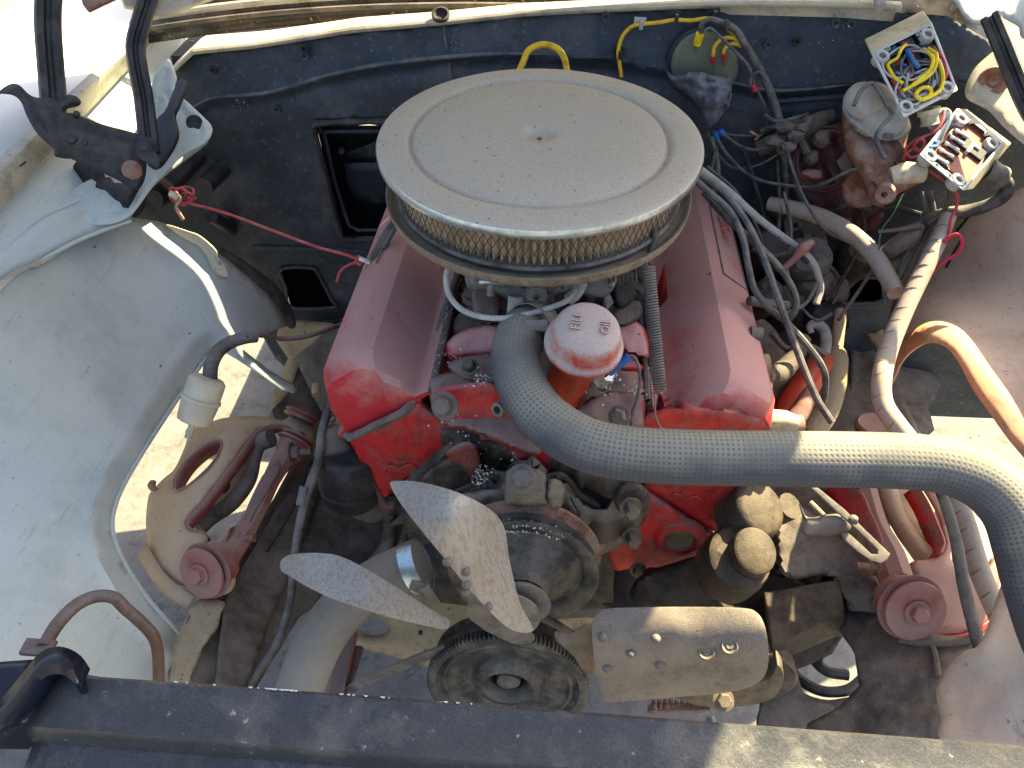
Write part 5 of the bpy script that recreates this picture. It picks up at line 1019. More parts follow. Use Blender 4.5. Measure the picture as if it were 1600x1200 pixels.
# ================================================================== SUSPENSION ARMS
def ribbon(name, top, drop, mat, parent, th=.003):
    T_ = smooth_path(top, 5); B_ = [q+(Vector(drop) if not callable(drop) else drop(i/len(T_))) for i, q in enumerate(T_)]; mb = MB()
    for a, b_ in zip(T_, B_): mb.v += [tuple(a), tuple(a.lerp(b_, .5)), tuple(b_)]
    for i in range(len(T_)-1):
        for j in range(2): a = i*3+j; mb.f.append((a, a+1, a+4, a+3))
    return obj(name, mb, mat, parent, solid=th, ang=60)
def bushing(c, ax, r, parent, name='bushing', m1=None, m2=None):
    m1 = m1 or armred; m2 = m2 or rubberb
    mb = MB(); lathe(mb, c, ax, [(r*.55,-r*.9),(r*.78,-r*.8),(r*.80,-r*.2),(r*1.02,-r*.12),(r*1.05,-.02*r),(r*.80,0)], 32); o = obj(name, mb, m1, parent)
    mb = MB(); lathe(mb, c, ax, [(r*.8,-.01*r),(r*.86,.04*r),(r*.86,.12*r),(r*.8,.14*r)], 32); obj('rubber_ring', mb, m2, o)
    mb = MB(); lathe(mb, c, ax, [(0,.13*r),(r*.88,.13*r),(r*.95,.2*r),(r*.93,.28*r),(r*.5,.33*r),(r*.45,.30*r),(0,.30*r)], 32); obj('cap_washer', mb, m1, o)
    bolt('bushing_bolt', Vector(c)+Vector(ax).normalized()*(r*.30), ax, r*.27, r*.25, m1, o)
    return o
UL = thing('left_control_arm', 'stamped upper control arm on the left, tan dusty with a red shaft', 'control arm', Zp(340,800,.5))
z0 = lambda x, y, z: Zp(x, y, z)
ua = surf([z0(340,656,.53), z0(470,650,.515), z0(486,690,.51), z0(290,815,.555), z0(323,850,.55), z0(232,790,.53), z0(360,925,.53), z0(250,890,.525), z0(300,700,.545), z0(370,700,.555)])
sheet('arm_plate', [(338,656),(360,652),(390,650),(420,652),(442,656),(452,650),(468,641),(482,650),(490,668),(489,690),(480,698),(470,697),(463,686),(455,672),(445,664),(432,664),(412,668),(396,678),(375,705),(350,738),(318,780),(296,804),(290,816),(295,826),(305,830),(318,832),(325,840),(323,856),(335,858),(352,870),(366,890),(368,910),(358,926),(335,932),(310,930),(290,918),(262,905),(243,892),(234,868),(229,840),(228,810),(231,780),(236,768),(255,748),(273,732),(288,700),(300,672)],
      ua, armtan, UL, holes=[[(271,763),(274,745),(292,718),(318,696),(338,687),(347,690),(346,700),(332,724),(308,748),(288,763),(276,767)]], step=7, th=.004, bump=lambda x, y, e: .007*math.exp(-(e/7)**2)+.003*noise.noise(Vector((x*.03, y*.03, 1))), label='tan dusty stamped arm plate')
ribbon('inner_flange', [ua(x, y, .004) for x, y in [(455,668),(432,662),(412,667),(396,678),(375,705),(350,738),(318,780),(296,804),(290,816),(296,827),(318,833)]], (.004,-.002,-.015), armred, UL)
ribbon('hole_flange', [ua(x, y, .004) for x, y in [(271,763),(274,745),(292,718),(318,696),(338,687),(347,690),(346,700),(332,724),(308,748),(288,763),(276,767),(271,763)]], (-.001,.006,-.030), armred, UL, .0025)
sp = surf([z0(312,795,.49), z0(390,708,.49), z0(350,790,.485)])
sheet('spring_seat', [(312,798),(318,770),(340,742),(370,718),(386,708),(390,720),(384,745),(362,775),(335,795),(315,805)], sp, armtan, UL, holes=[[(333,770),(340,755),(352,748),(360,755),(355,768),(342,775)]], step=6, th=.006, bevel=.001)
mb = MB(); tube(mb, [sp(352,752,.01), sp(340,770,.008)], .012, 14, smooth=False); obj('damper_top', mb, rubber, UL)
mb = MB(); tube(mb, [z0(x, y, z) for x, y, z in [(424,684,.535),(404,694,.525),(396,715,.515),(388,750,.51),(362,785,.505),(330,808,.50),(312,826,.50)]], [.013,.0125,.011,.011,.0115,.011,.010], 14); obj('bump_arm', mb, rubber, UL)
mb = MB(); tube(mb, [z0(x, y, z) for x, y, z in [(456,698,.525),(447,712,.525),(430,738,.525),(410,780,.528),(388,822,.532),(368,850,.535),(350,880,.535),(338,900,.535)]], [.0135,.0165,.0150,.0125,.0125,.0125,.0155,.0165,.014,.013], 8); obj('cross_shaft', mb, armred, UL, ang=35)
sheet('shaft_flat', [(435,722),(438,732),(420,765),(400,800),(386,828),(382,830),(382,805),(396,770),(414,738)], surf([z0(435,725,.542), z0(382,828,.545), z0(400,800,.541), z0(396,770,.544)]), redgrime, UL, step=7, th=.002)
bushing(z0(322,892,.552), Vector((-.28,-.80,.50)), .0335, UL)
bushing(z0(462,690,.52), Vector((.30,.86,.25)), .026, UL)
mb = MB(); lathe(mb, z0(468,655,.52), Vector((.30,.8,.45)), [(.012,0),(.024,0),(.026,.003),(.022,.006),(.026,.009),(.022,.012),(0,.013)], 28); obj('rear_washer', mb, armred, UL)
for x, y, s_ in ((362,842,1.1),(454,707,1.0)): bolt('shaft_bolt', z0(x, y, .54), (1,.05,.12), .0095*s_, .010, rust if y > 800 else gasket, UL, stud=.020)
ribbon('outer_leaf', [z0(x, y, z) for x, y, z in [(226,850,.53),(236,866,.53),(250,888,.53),(265,905,.53),(285,920,.525),(305,930,.52)]], (-.008,-.012,-.012), armtan, UL)
sheet('cotter_tab', [(230,758),(236,750),(241,752),(240,760),(244,764),(236,767)], surf([z0(230,758,.54), z0(244,764,.54), z0(236,750,.545)]), rust, UL, step=4, th=.004)
UR = thing('right_control_arm', 'stamped upper control arm on the right, faded red under the long hose', 'control arm', Zp(1430,900,.5))
ub = surf([z0(1345,760,.55), z0(1500,760,.55), z0(1440,880,.56), z0(1375,950,.54), z0(1480,990,.53), z0(1560,950,.53), z0(1540,780,.55)])
sheet('arm_plate', [(1452,760),(1468,765),(1480,800),(1487,850),(1485,872),(1500,885),(1540,890),(1560,860),(1562,900),(1555,950),(1530,985),(1480,993),(1430,990),(1385,975),(1372,955),(1372,935),(1385,922),(1405,915),(1420,905),(1418,885),(1430,876),(1450,874),(1470,865),(1478,850),(1470,820),(1455,785),(1442,762)],
      ub, armred, UR, step=7, th=.004, bump=lambda x, y, e: .006*math.exp(-(e/7)**2)+.003*noise.noise(Vector((x*.03, y*.03, 1))), label='faded red stamped arm plate')
sheet('outer_plate', [(1490,760),(1520,768),(1545,790),(1558,830),(1570,900),(1560,960),(1520,985),(1490,960),(1488,880),(1480,800)], surf([z0(1490,760,.53), z0(1558,830,.53), z0(1520,980,.52), z0(1490,900,.53)]), armtan, UR, holes=[[(1498,772),(1512,773),(1530,785),(1541,802),(1536,809),(1520,806),(1504,795)]], step=7, th=.004, bump=lambda x, y, e: .005*math.exp(-(e/6)**2))
sheet('inner_web', [(1385,760),(1440,760),(1465,800),(1478,845),(1460,868),(1440,872),(1420,850),(1400,800)], surf([z0(1385,760,.49), z0(1478,845,.50), z0(1430,870,.49)]), armtan, UR, holes=[[(1433,806),(1440,804),(1452,812),(1456,817),(1448,818),(1438,813)]], step=7, th=.004, bump=lambda x, y, e: .004*noise.noise(Vector((x*.04, y*.04, 1))))
ribbon('inner_flange', [ub(x, y, 0) for x, y in [(1436,758),(1452,785),(1468,820),(1478,848),(1472,866)]], (-.010,0,-.022), redc, UR)
mb = MB(); tube(mb, [z0(x, y, z) for x, y, z in [(1378,745,.54),(1385,765,.54),(1398,800,.53),(1415,830,.53),(1438,860,.53),(1455,880,.53)]], [.012,.013,.012,.013,.015], 12); obj('bump_arm', mb, armtan, UR)
mb = MB(); tube(mb, [z0(x, y, z) for x, y, z in [(1345,740,.55),(1355,780,.55),(1368,825,.55),(1388,870,.55),(1402,910,.55)]], [.0155,.0155,.016,.020,.020], 8); obj('cross_shaft', mb, armred, UR, ang=35)
sheet('shaft_flat', [(1290,765),(1340,765),(1360,800),(1378,845),(1368,850),(1330,810),(1300,780)], surf([z0(1290,765,.53), z0(1340,765,.57), z0(1372,848,.565)]), redc, UR, step=7, th=.002)
bolt('shaft_bolt', z0(1388,888,.55), (-1,-.05,.10), .0098, .012, rust, UR, stud=.028)
bushing(z0(1424,950,.56), Vector((.08,-.80,.58)), .0370, UR)
mb = MB(); lathe(mb, z0(1380,668,.55), (0,.3,1), [(.025,-.01),(.036,-.008),(.038,0),(.034,.004),(.028,.001),(0,0)], 36); obj('rear_cup', mb, armred, UR)
ribbon('lower_lip', [z0(x, y, .525) for x, y in [(1440,990),(1480,995),(1520,988),(1555,965)]], (0,-.006,-.014), orange, UR)

# ================================================================== HOSES
def hose(name, pts, r, mat, label, cat='hose', cells=None, seg=40):
    P = dpath(pts); mb = MB(); tube(mb, P, r, seg, n=10); k, sg, n_, L = mb.tuv
    if cells:
        Ps = [Vector(v) for v in mb.v[::seg]]; Ls = [0]
        ctr = [sum((Vector(mb.v[i*seg+j]) for j in range(seg)), Vector())/seg for i in range(n_)]
        for i in range(1, n_): Ls.append(Ls[-1]+(ctr[i]-ctr[i-1]).length)
        uvs = []
        for f in mb.f:
            if len(f) > 4:
                uvs += [(0, 0)]*len(f); continue
            js = [v % seg for v in f]; wrap = max(js)-min(js) > 1
            for v in f:
                i, j = divmod(v, seg); jj = j+seg if (wrap and j == 0) else j; uvs.append((jj/seg*cells[0], Ls[i]/cells[1]))
        mb.uvs = uvs; mb.recalc = True
    o = obj(name, mb, mat); tag(o, label, cat); return o
UH = hose('upper_radiator_hose', [(845,507,.83),(815,520,.80),(806,560,.775),(820,612,.755),(853,655,.735),(910,692,.715),(985,709,.705),(1100,715,.70),(1250,717,.695),(1400,720,.69),(1480,729,.685),(1540,755,.68),(1582,800,.675),(1603,860,.67),(1622,930,.665),(1650,1010,.66),(1690,1080,.655)], .0255, hosem, 'thick braided radiator hose running across the engine to the right', cells=(34, .0047))
HC = thing('hose_clamp', 'small worm drive clamp at the rear end of the thick braided hose', 'hose clamp', Dp(826,505,.80))
mb = MB(); a = Dp(830,512,.80); ax = Dp(845,507,.83)-Dp(815,520,.80); lathe(mb, a, ax, [(.0268,-.006),(.0278,-.006),(.0278,.006),(.0268,.006)], 40); obj('band', mb, alum, HC)
mb = MB(); tube(mb, dpath([(786,514,.80),(794,499,.80)]), .006, 8, smooth=False); obj('worm_screw', mb, solder, HC)
mb = MB(); obox(mb, Dp(838,509,.775), (.024,.012,.006), (RT, UP, FW)); obj('housing', mb, alum, HC, bevel=.001)
mb = MB(); tube(mb, dpath([(850,540,.83),(858,575,.83),(850,600,.83)]), .022, 20); TH = obj('outlet_neck', mb, carbm, EN)
hose('lower_radiator_hose', [(660,880,.84),(610,900,.845),(560,930,.85),(520,970,.86),(490,1020,.86),(468,1080,.86),(450,1150,.86)], .0275, hosesm, 'wide smooth lower radiator hose curving down on the left')
LCk = thing('hose_clamp', 'bright band clamp on the lower hose next to the fan blade', 'hose clamp', Dp(655,888,.84))
mb = MB(); lathe(mb, Dp(650,885,.835), Dp(660,880,.84)-Dp(610,900,.845), [(.0278,-.0085),(.0292,-.0085),(.0292,.0085),(.0278,.0085)], 44); obj('band', mb, chrome, LCk)
mb = MB(); tube(mb, dpath([(642,912,.81),(664,920,.81)]), .0065, 10, smooth=False); obj('worm_screw', mb, alum, LCk)
mb = MB(); tube(mb, dpath([(660,914,.805),(668,930,.81)]), .007, 8, smooth=False); obj('housing', mb, alum, LCk)
# bent pipe at the lower left
BP = wire('bent_bracket_pipe', [Zp(x, y, z) for x, y, z in [(68,1012,.845),(90,975,.84),(120,945,.835),(150,932,.83),(178,934,.825),(195,950,.815),(220,972,.80),(240,995,.785),(247,1025,.76),(248,1075,.73)]], [.0048,.0048,.0048,.0047,.0046,.0045], copperpipe, 'bent brown metal pipe arching over the lower left apron', 'pipe', seg=16)
obj('end_tab', obox(MB(), Zp(60,1012,.845), (.022,.012,.004)), copperpipe, BP, bevel=.001)
# fuel filter and its line
FF = thing('fuel_filter', 'cloudy plastic inline fuel filter hanging over the left control arm', 'fuel filter', Dp(315,628,.93))
fa, fb = Dp(325,592,.90), Dp(302,660,.905); ax = (fb-fa); Lf = ax.length
mb = MB(); lathe(mb, fa, ax, [(0,-.002),(.018,-.001),(.0215,.003),(.0215,Lf*.42),(.0232,Lf*.44),(.0232,Lf*.50),(.0215,Lf*.52),(.0215,Lf*.60),(.0195,Lf*.97),(.016,Lf*1.0),(.0055,Lf*1.01),(.0045,Lf*1.06),(0,Lf*1.06)], 36); obj('filter_body', mb, plast, FF)
mb = MB(); lathe(mb, fb, ax, [(.0045,0),(.0042,.008),(.0055,.012),(.0045,.016),(.0045,.020),(0,.020)], 14); obj('outlet_nipple', mb, box_p, FF)
wire('fuel_hose', dpath([(328,596,.905),(330,570,.91),(342,548,.925),(360,535,.935),(382,528,.945),(400,526,.955)]), [.0085,.0085,.0082,.0078,.0075], rubber, 'black rubber fuel hose from the plastic filter', 'hose', seg=16)
wire('fuel_pipe', dpath([(383,526,.94),(410,524,.96),(440,529,.98),(470,527,.99),(500,519,1.0),(530,508,1.02),(560,500,1.04)]), .0033, copperpipe, 'thin brown fuel pipe running from the hose to the firewall', 'pipe')
wire('vacuum_tube', dpath([(712,410,.80),(700,420,.80),(697,440,.80),(703,463,.80),(722,484,.795),(752,495,.79),(790,497,.785),(828,490,.785),(862,480,.785),(885,470,.79),(898,455,.80)]), .0031, whiteh, 'thin white vacuum tube looping under the carburetor', 'tube', seg=12)
tag(obj('tube_nipple', tube(MB(), dpath([(697,408,.80),(722,411,.81)]), .006, 12, smooth=False), whiteh), 'short pale nipple at the top of the white vacuum tube', 'fitting')

# ================================================================== LEFT WIRES
for i, (off, r) in enumerate(((0, .0036), (9, .0036), (16, .003), (24, .0036))):
    wire('plug_lead', dpath([(640+off*.3,325,1.0),(612+off*.4,350,1.0),(588+off*.5,388,1.0),(568+off*.7,440,1.0),(553+off*.7,500,.99),(537+off*.8,550,.98),(522+off*.8,600,.97),(512+off*.6,650,.96)]), r, wiregrey, ['outermost grey ignition lead left of the red valve cover', 'second ignition lead from the left beside the valve cover', 'third thin lead in the bundle left of the valve cover', 'innermost ignition lead touching the left valve cover'][i], 'ignition lead', group='ignition leads beside the left valve cover')
RW = wire('loose_red_wire', dpath([(296,318,1.02),(350,332,1.02),(420,358,1.0),(490,384,.985),(540,398,.97),(562,406,.965)]), .0019, redw, 'loose faded red wire stretched from a coil to the engine leads', 'wire')
wire('wire_tail', dpath([(562,409,.965),(545,414,.965),(532,424,.965),(526,440,.97)]), .0018, redw, parent=RW)
mb = MB(); tube(mb, dpath([(560,400,.963),(566,408,.958),(562,414,.963),(556,408,.966),(560,400,.963)]), .0018, 6); obj('wire_loop', mb, redw, RW)
mb = MB(); tube(mb, dpath([(562,404,.957),(579,411,.955)]), .003, 8, smooth=False); obj('bare_end', mb, solder, RW)
for i in range(5):
    cx, cy = 280+random.uniform(-7,9), 306+random.uniform(-4,5); pts = [(cx+random.uniform(10,19)*math.cos(a), cy+random.uniform(8,14)*math.sin(a), 1.0+random.uniform(-.01,.01)) for a in [k*.8 for k in range(9)]]
    wire('wire_coil', dpath(pts), .0017, redw, parent=RW)
mb = MB(); tube(mb, dpath([(274,300,.99),(282,312,.99),(276,324,.99),(286,343,.99)]), .0028, 8); obj('copper_end', mb, copper, RW)
mb = MB(); tube(mb, dpath([(266,302,.99),(279,310,.99)]), .004, 8, smooth=False); obj('cream_plug', mb, box_p, RW)
wire('battery_cable', dpath([(512,640,.93),(502,680,.93),(498,720,.93),(480,770,.92),(466,830,.91),(458,890,.90),(455,930,.90),(446,970,.90),(428,1015,.90),(400,1055,.90),(380,1100,.90)]), [.0052,.0052,.0060,.0050,.0048,.0048,.0048,.0052,.0056], rubber, 'grey wrapped cable hanging down the left side of the engine', 'cable', seg=14)
mb = MB(); tube(mb, dpath([(470,790,.914),(476,760,.918)]), .0062, 12, smooth=False); tag(obj('cable_sleeve', mb, wiregrey), 'short pale sleeve on the cable left of the engine', 'sleeve')

# ================================================================== FIREWALL WIRES
YW = wire('yellow_cable_loop', dpath([(808,118,.99),(817,98,.99),(825,80,.99),(840,71,.99),(855,70,.99),(872,77,.99),(882,92,.99),(886,112,.99)]), .0042, yellow, 'thick yellow cable arching up behind the air cleaner', 'cable', seg=12)
fwp = lambda x, y, o=-.012: fwpos(x, y, o)
YC = wire('yellow_firewall_cable', [fwp(x, y) for x, y in [(971,120),(968,100),(966,80),(972,58),(985,43),(1000,38),(1030,35),(1055,31),(1080,32),(1105,29),(1125,35),(1145,52),(1160,70)]], .0026, yellow, 'yellow cable clipped along the top of the firewall', 'cable')
for x, y in ((1000,37),(1055,27),(967,84),(1115,22)):
    mb = MB(); obox(mb, fwp(x, y-4, -.004), (.016,.004,.010)); obox(mb, fwp(x+2, y+2, -.013), (.005,.006,.011)); obj('cable_clip', mb, black if y != 37 else box_g, YC, bevel=.0006)
for i, pts in enumerate(([(1160,72),(1148,60),(1130,60),(1117,72),(1114,88)], [(1160,72),(1145,68),(1133,75),(1131,84)])):
    o = wire('yellow_branch', [fwp(x, y, -.022) for x, y in pts], .0026, yellow, parent=YC)
    x, y = pts[-1]; mb = MB(); tube(mb, [fwp(x, y, -.020), fwp(x+1, y+10, -.018)], .0036, 10, smooth=False); obj('red_crimp', mb, pinkt, YC)
    mb = MB(); tube(mb, [fwp(x+1, y+10, -.018), fwp(x+1, y+19, -.016)], .0032, 8, smooth=False, flat=(1,.5)); obj('spade_terminal', mb, gasket, YC)
GC = wire('grey_harness', [fwp(x, y, o) for x, y, o in [(1095,50,-.03),(1097,38,-.03),(1108,31,-.03),(1125,35,-.028),(1150,48,-.026),(1165,72,-.028),(1185,105,-.03),(1200,135,-.035),(1213,170,-.045),(1222,205,-.055),(1226,260,-.06),(1228,320,-.05),(1224,400,-.03)]], [.0036,.0036,.0044,.005,.0055,.0055,.005,.0042,.004], rubber, 'dark wrapped harness running from the cover plate down the firewall', 'cable', seg=10)
mb = MB(); tube(mb, [fwp(1094,52,-.03), fwp(1089,69,-.026)], .0055, 12, smooth=False); obj('yellow_connector', mb, yelbright, GC)
mb = MB(); tube(mb, [fwp(1089,69,-.026), fwp(1086,80,-.022)], .0042, 8, smooth=False, flat=(1,.6)); obj('connector_end', mb, gasket, GC)
mb = MB(); tube(mb, [fwp(1130,36,-.03), fwp(1136,42,-.03)], .0068, 12, smooth=False); obj('tape_wrap', mb, rubberb, GC)
for lbl, pts, r in (('thin grey wire dropping in an S from the cover plate', [(1097,52,-.03),(1110,44,-.03),(1130,62,-.032),(1150,82,-.034),(1170,105,-.036),(1178,130,-.036),(1190,155,-.036),(1199,180,-.036),(1197,200,-.036),(1188,212,-.036),(1176,208,-.036)], .0020),
                    ('thin grey loop ending in a red crimp beside the harness', [(1200,128,-.045),(1188,113,-.042),(1178,116,-.04),(1172,126,-.04),(1176,136,-.04)], .0019),
                    ('grey wire from the blue terminals toward the wiring bundle', [(1130,210,-.04),(1160,230,-.045),(1190,233,-.05),(1225,212,-.05)], .0024),
                    ('thin dark wire sagging below the blue terminals', [(1105,205,-.04),(1118,235,-.05),(1145,262,-.05),(1185,258,-.05),(1225,235,-.05)], .0016),
                    ('long pale wire sweeping right to the rusty cylinder', [(1120,215,-.05),(1135,240,-.07),(1165,270,-.09),(1200,285,-.10),(1260,292,-.12),(1290,285,-.14),(1330,266,-.15),(1370,258,-.15),(1410,262,-.15)], .0022),
                    ('short grey wire ending at the copper ring', [(1133,210,-.04),(1160,212,-.04),(1178,212,-.04)], .0017)):
    o = wire('grey_wire', [fwp(*p) for p in pts], r, wiregrey, lbl, 'wire')
mb = MB(); tube(mb, [fwp(1176,132,-.04), fwp(1180,142,-.04)], .004, 8, smooth=False); obj('red_crimp', mb, pinkt, GC)
for x0, y0, x1, y1 in ((1124,203,1131,210),(1118,206,1120,217)):
    mb = MB(); tube(mb, [fwp(x0, y0, -.05), fwp(x1, y1, -.05)], .0042, 10, smooth=False); obj('blue_terminal', mb, bluew, GC)
mb = MB(); tube(mb, [fwp(1172,204,-.045), fwp(1176,208,-.045), fwp(1184,213,-.045), fwp(1180,218,-.045)], .0024, 8); obj('copper_ring', mb, copper, GC)
# crumpled rag
rg = surf([fwp(1050,130,-.02), fwp(1090,120,-.045), fwp(1140,115,-.03), fwp(1140,160,-.05), fwp(1115,200,-.04), fwp(1095,150,-.05), fwp(1070,150,-.02)])
def rag(x, y, e):
    w1 = noise.noise(Vector((x*.02, y*.02, 1)))*3; return -.012*abs(math.sin(x*.11+w1+y*.03))-.008*abs(math.sin(x*.05-y*.12+w1*1.5))+.010*math.exp(-(e/5)**2)+.010*noise.noise(Vector((x*.06, y*.04, 0)))+.003*noise.noise(Vector((x*.2, y*.1, 0)))
RG = sheet('rag', [(1041,112),(1055,120),(1070,118),(1078,112),(1096,112),(1112,118),(1130,120),(1141,118),(1143,140),(1138,165),(1128,180),(1120,192),(1112,200),(1104,204),(1100,190),(1096,172),(1085,160),(1076,150),(1068,142),(1058,138),(1048,128)], rg, cloth, step=3, th=.002, bump=rag, ang=80, smooth_out=False)
tag(RG, 'crumpled grey rag stuffed below the round cover plate', 'rag')

# ================================================================== BRAKE RESERVOIR AND BOXES
MC = thing('brake_master_cylinder', 'rusty brake master cylinder with a pale cap and wire bail', 'brake cylinder', Dp(1370,230,.99))
mcp = surf([Dp(1320,170,1.00), Dp(1418,210,.985), Dp(1345,300,.95), Dp(1400,290,.955), Dp(1370,230,.965)])
sheet('body', [(1318,168),(1340,150),(1400,175),(1420,200),(1416,225),(1410,262),(1405,290),(1396,305),(1382,320),(1366,320),(1355,308),(1350,290),(1338,268),(1322,240),(1315,205)], mcp, rust, MC, step=5, th=.06, pillow=(22,.028), jitter=.003)
cp1 = surf([Dp(1318,168,.975), Dp(1420,200,.965), Dp(1380,130,.985), Dp(1360,210,.955)])
sheet('cap_rim', [(1316,166),(1322,150),(1345,132),(1372,128),(1392,140),(1412,165),(1423,195),(1421,206),(1408,218),(1385,219),(1355,212),(1335,198),(1320,180)], cp1, rustl, MC, step=5, th=.012, pillow=(5,.005))
for x, y, r in ((1356,152,.026),(1385,180,.029)):
    mb = MB(); q = Dp(x, y, .958); lathe(mb, q, Vector((.1,-.45,1)), [(0,.010),(.012,.009),(r*.75,.006),(r*.95,0),(r,-.006),(r,-.012)], 32); obj('cap_dome', mb, rustl, MC)
wire('wire_bail', dpath([(1334,165,.93),(1345,142,.93),(1362,130,.93),(1372,140,.925),(1384,162,.92),(1393,178,.92),(1380,195,.915),(1370,210,.915),(1372,228,.92),(1383,248,.925)]), .0026, wiregrey, parent=MC)
obj('cap_clip', obox(MB(), Dp(1388,213,.945), (.012,.004,.005)), gasket, MC)
mb = MB(); q = Dp(1382,304,.925); lathe(mb, q, CAM-q+Vector((0,0,-.1)), [(.0038,-.004),(.0038,.002),(.0105,.002),(.0125,-.001),(.0135,-.012)], 24); obj('outlet_port', mb, rust, MC)
mb = MB(); tube(mb, dpath([(1370,300,.955),(1400,282,.95),(1440,268,.95)]), [.017,.016,.013], 14, smooth=False); obj('cylinder_end', mb, rust, MC)
mb = MB(); tube(mb, dpath([(1392,276,.94),(1415,270,.935),(1442,270,.935)]), [.011,.0135,.012], 12, smooth=False); obj('pale_valve', mb, box_p, MC)
BB = thing('brake_booster_plate', 'maroon rusty mounting plate behind the brake cylinder', 'mounting plate', Dp(1290,260,1.08))
bb_ = surf([Dp(1200,200,1.12), Dp(1320,180,1.07), Dp(1360,330,1.08), Dp(1220,330,1.17), Dp(1300,390,1.14)])
sheet('plate', [(1205,205),(1235,185),(1280,180),(1320,185),(1345,250),(1365,300),(1370,340),(1340,365),(1290,370),(1255,330),(1225,270)], bb_, maroon, BB, step=7, th=.01, jitter=.012, bump=lambda x, y, e: .004*math.sin(e*.22))
blob('bolt', Dp(1284,216,1.05), .012, gasket, BB); blob('bolt', Dp(1270,272,1.06), .0085, armred, BB, (1.8,1,.8)); blob('bolt', Dp(1268,245,1.06), .010, gasket, BB)
mb = MB(); lathe(mb, Dp(1290,250,1.06), CAM-Dp(1290,250,1.06), [(.035,-.002),(.038,.003),(.041,.0),(.043,.003),(.046,-.003)], 40); obj('stamped_ring', mb, maroon, BB)
obj('linkage', tube(MB(), dpath([(1185,235,1.1),(1230,215,1.08),(1270,195,1.06),(1300,182,1.06)]), [.012,.016,.010], 10), dark, BB, disp=.003)
obj('linkage', tube(MB(), dpath([(1228,200,1.06),(1250,190,1.05),(1265,188,1.04),(1232,220,1.05)]), .005, 8), alum, BB)
obj('linkage', tube(MB(), dpath([(1215,240,1.06),(1245,215,1.05),(1262,240,1.05)]), .006, 8), dark, BB)

def openbox(name, quad, depthdir, dd, label, cat, wall=.10, floor_mat=None):
    """an open plastic junction box: quad of rim corners in order (top left, top right, bottom right, bottom left)"""
    T = thing(name, label, cat, sum(quad, Vector())/4+depthdir*dd)
    a, b_, c_, d = quad; mb = MB(); cen = sum(quad, Vector())/4
    inn = [q.lerp(cen, wall) for q in quad]; back = [q+depthdir*dd for q in quad]; ib = [q+depthdir*(dd*.8) for q in inn]
    bm = bmesh.new(); allv = [bm.verts.new(p) for p in list(quad)+inn+back+ib]
    F = []
    for i in range(4):
        j = (i+1) % 4
        bm.faces.new([allv[i], allv[j], allv[4+j], allv[4+i]]); bm.faces.new([allv[i], allv[8+i], allv[8+j], allv[j]]); bm.faces.new([allv[4+i], allv[4+j], allv[12+j], allv[12+i]])
    bm.faces.new(allv[8:12][::-1]); bm.faces.new(allv[12:16]); bmesh.ops.recalc_face_normals(bm, faces=bm.faces)
    mb.v = [tuple(v.co) for v in bm.verts]; bm.verts.index_update(); mb.f = [tuple(v.index for v in f.verts) for f in bm.faces]; bm.free()
    body = obj('box_body', mb, box_p, T, bevel=.002, ang=30); body.data.materials.append(box_g)
    for p in body.data.polygons:
        if p.index % 3 in (0, 2) and p.index < 12 or p.index == 13: p.material_index = 1
    n_ = (b_-a).cross(d-a).normalized()
    if n_.dot(CAM-a) < 0: n_ = -n_
    for i, q in enumerate(quad):
        nx_ = quad[(i+1) % 4]; pv = quad[i-1]; e1 = (nx_-q).normalized(); e2 = (pv-q).normalized()
        for (s1, s2, r) in ((.013, .011, .0048), ((.024, .006, .0022) if i % 2 == 0 else (.006, .024, .0022))):
            p0 = q+e1*s1+e2*s2+n_*.0006
            mb = MB(); lathe(mb, p0, n_, [(r*1.0,-.003),(r*1.0,.0004),(r*1.75,.0004),(r*1.9,-.001),(r*1.9,-.012)] if r > .004 else [(r,-.003),(r,.0003),(r*1.3,.0)], 18); obj('screw_post', mb, box_g, T)
            mb = MB(); lathe(mb, p0-n_*.0004, n_, [(0,-.002),(r,-.002)], 14); obj('screw_hole', mb, gasket, T)
    return T, inn, ib, n_
q1 = [Dp(1360,82,.93), Dp(1456,34,.945), Dp(1498,142,.92), Dp(1412,186,.905)]
dd1 = (Dp(1352,62,.99)-q1[0]); 
J1, inn, ib, n1_ = openbox('relay_box', q1, (Dp(1350,62,.965)-Dp(1360,82,.93)).normalized(), .05, 'open cream plastic box stuffed with yellow, grey and red wires', 'junction box')
def inbox(inn, ib, s, t, h):
    a = inn[0].lerp(inn[1], s); b_ = inn[3].lerp(inn[2], s); p = a.lerp(b_, t); a2 = ib[0].lerp(ib[1], s); b2 = ib[3].lerp(ib[2], s); return p.lerp(a2.lerp(b2, t), 1-h)
rr = random.Random(4)
for r_ in range(2):
    for c_ in range(3):
        p = inbox(inn, ib, .18+.3*c_, .2+.33*r_, .25); X_ = (inn[1]-inn[0]).normalized(); Y_ = (inn[3]-inn[0]).normalized(); obj('relay', obox(MB(), p, (.020,.024,.018), (X_, Y_, n1_)), rubberb, J1, bevel=.0012)
for i in range(13):
    s, t = rr.uniform(.1,.95), rr.uniform(.06,.8); p = inbox(inn, ib, s, t, .62); dv = Vector((rr.uniform(-1,1), rr.uniform(-.5,.5), rr.uniform(-1,1))).normalized()*.004
    mb = MB(); tube(mb, [p-dv, p+dv], .0026, 8, smooth=False); o = obj('crimp', mb, pinkt if i % 5 else bluew, J1)
def bw(name, st, r, mat): wire(name, [inbox(inn, ib, s, t, h) for s, t, h in st], r, mat, parent=J1)
bw('yellow_wire', [(.10,.28,.8),(.16,.22,.95),(.30,.20,1.0),(.42,.10,1.05),(.52,.08,1.0)], .0019, yelbright)
bw('yellow_wire', [(.10,.28,.8),(.12,.45,1.0),(.20,.60,.9)], .0019, yelbright)
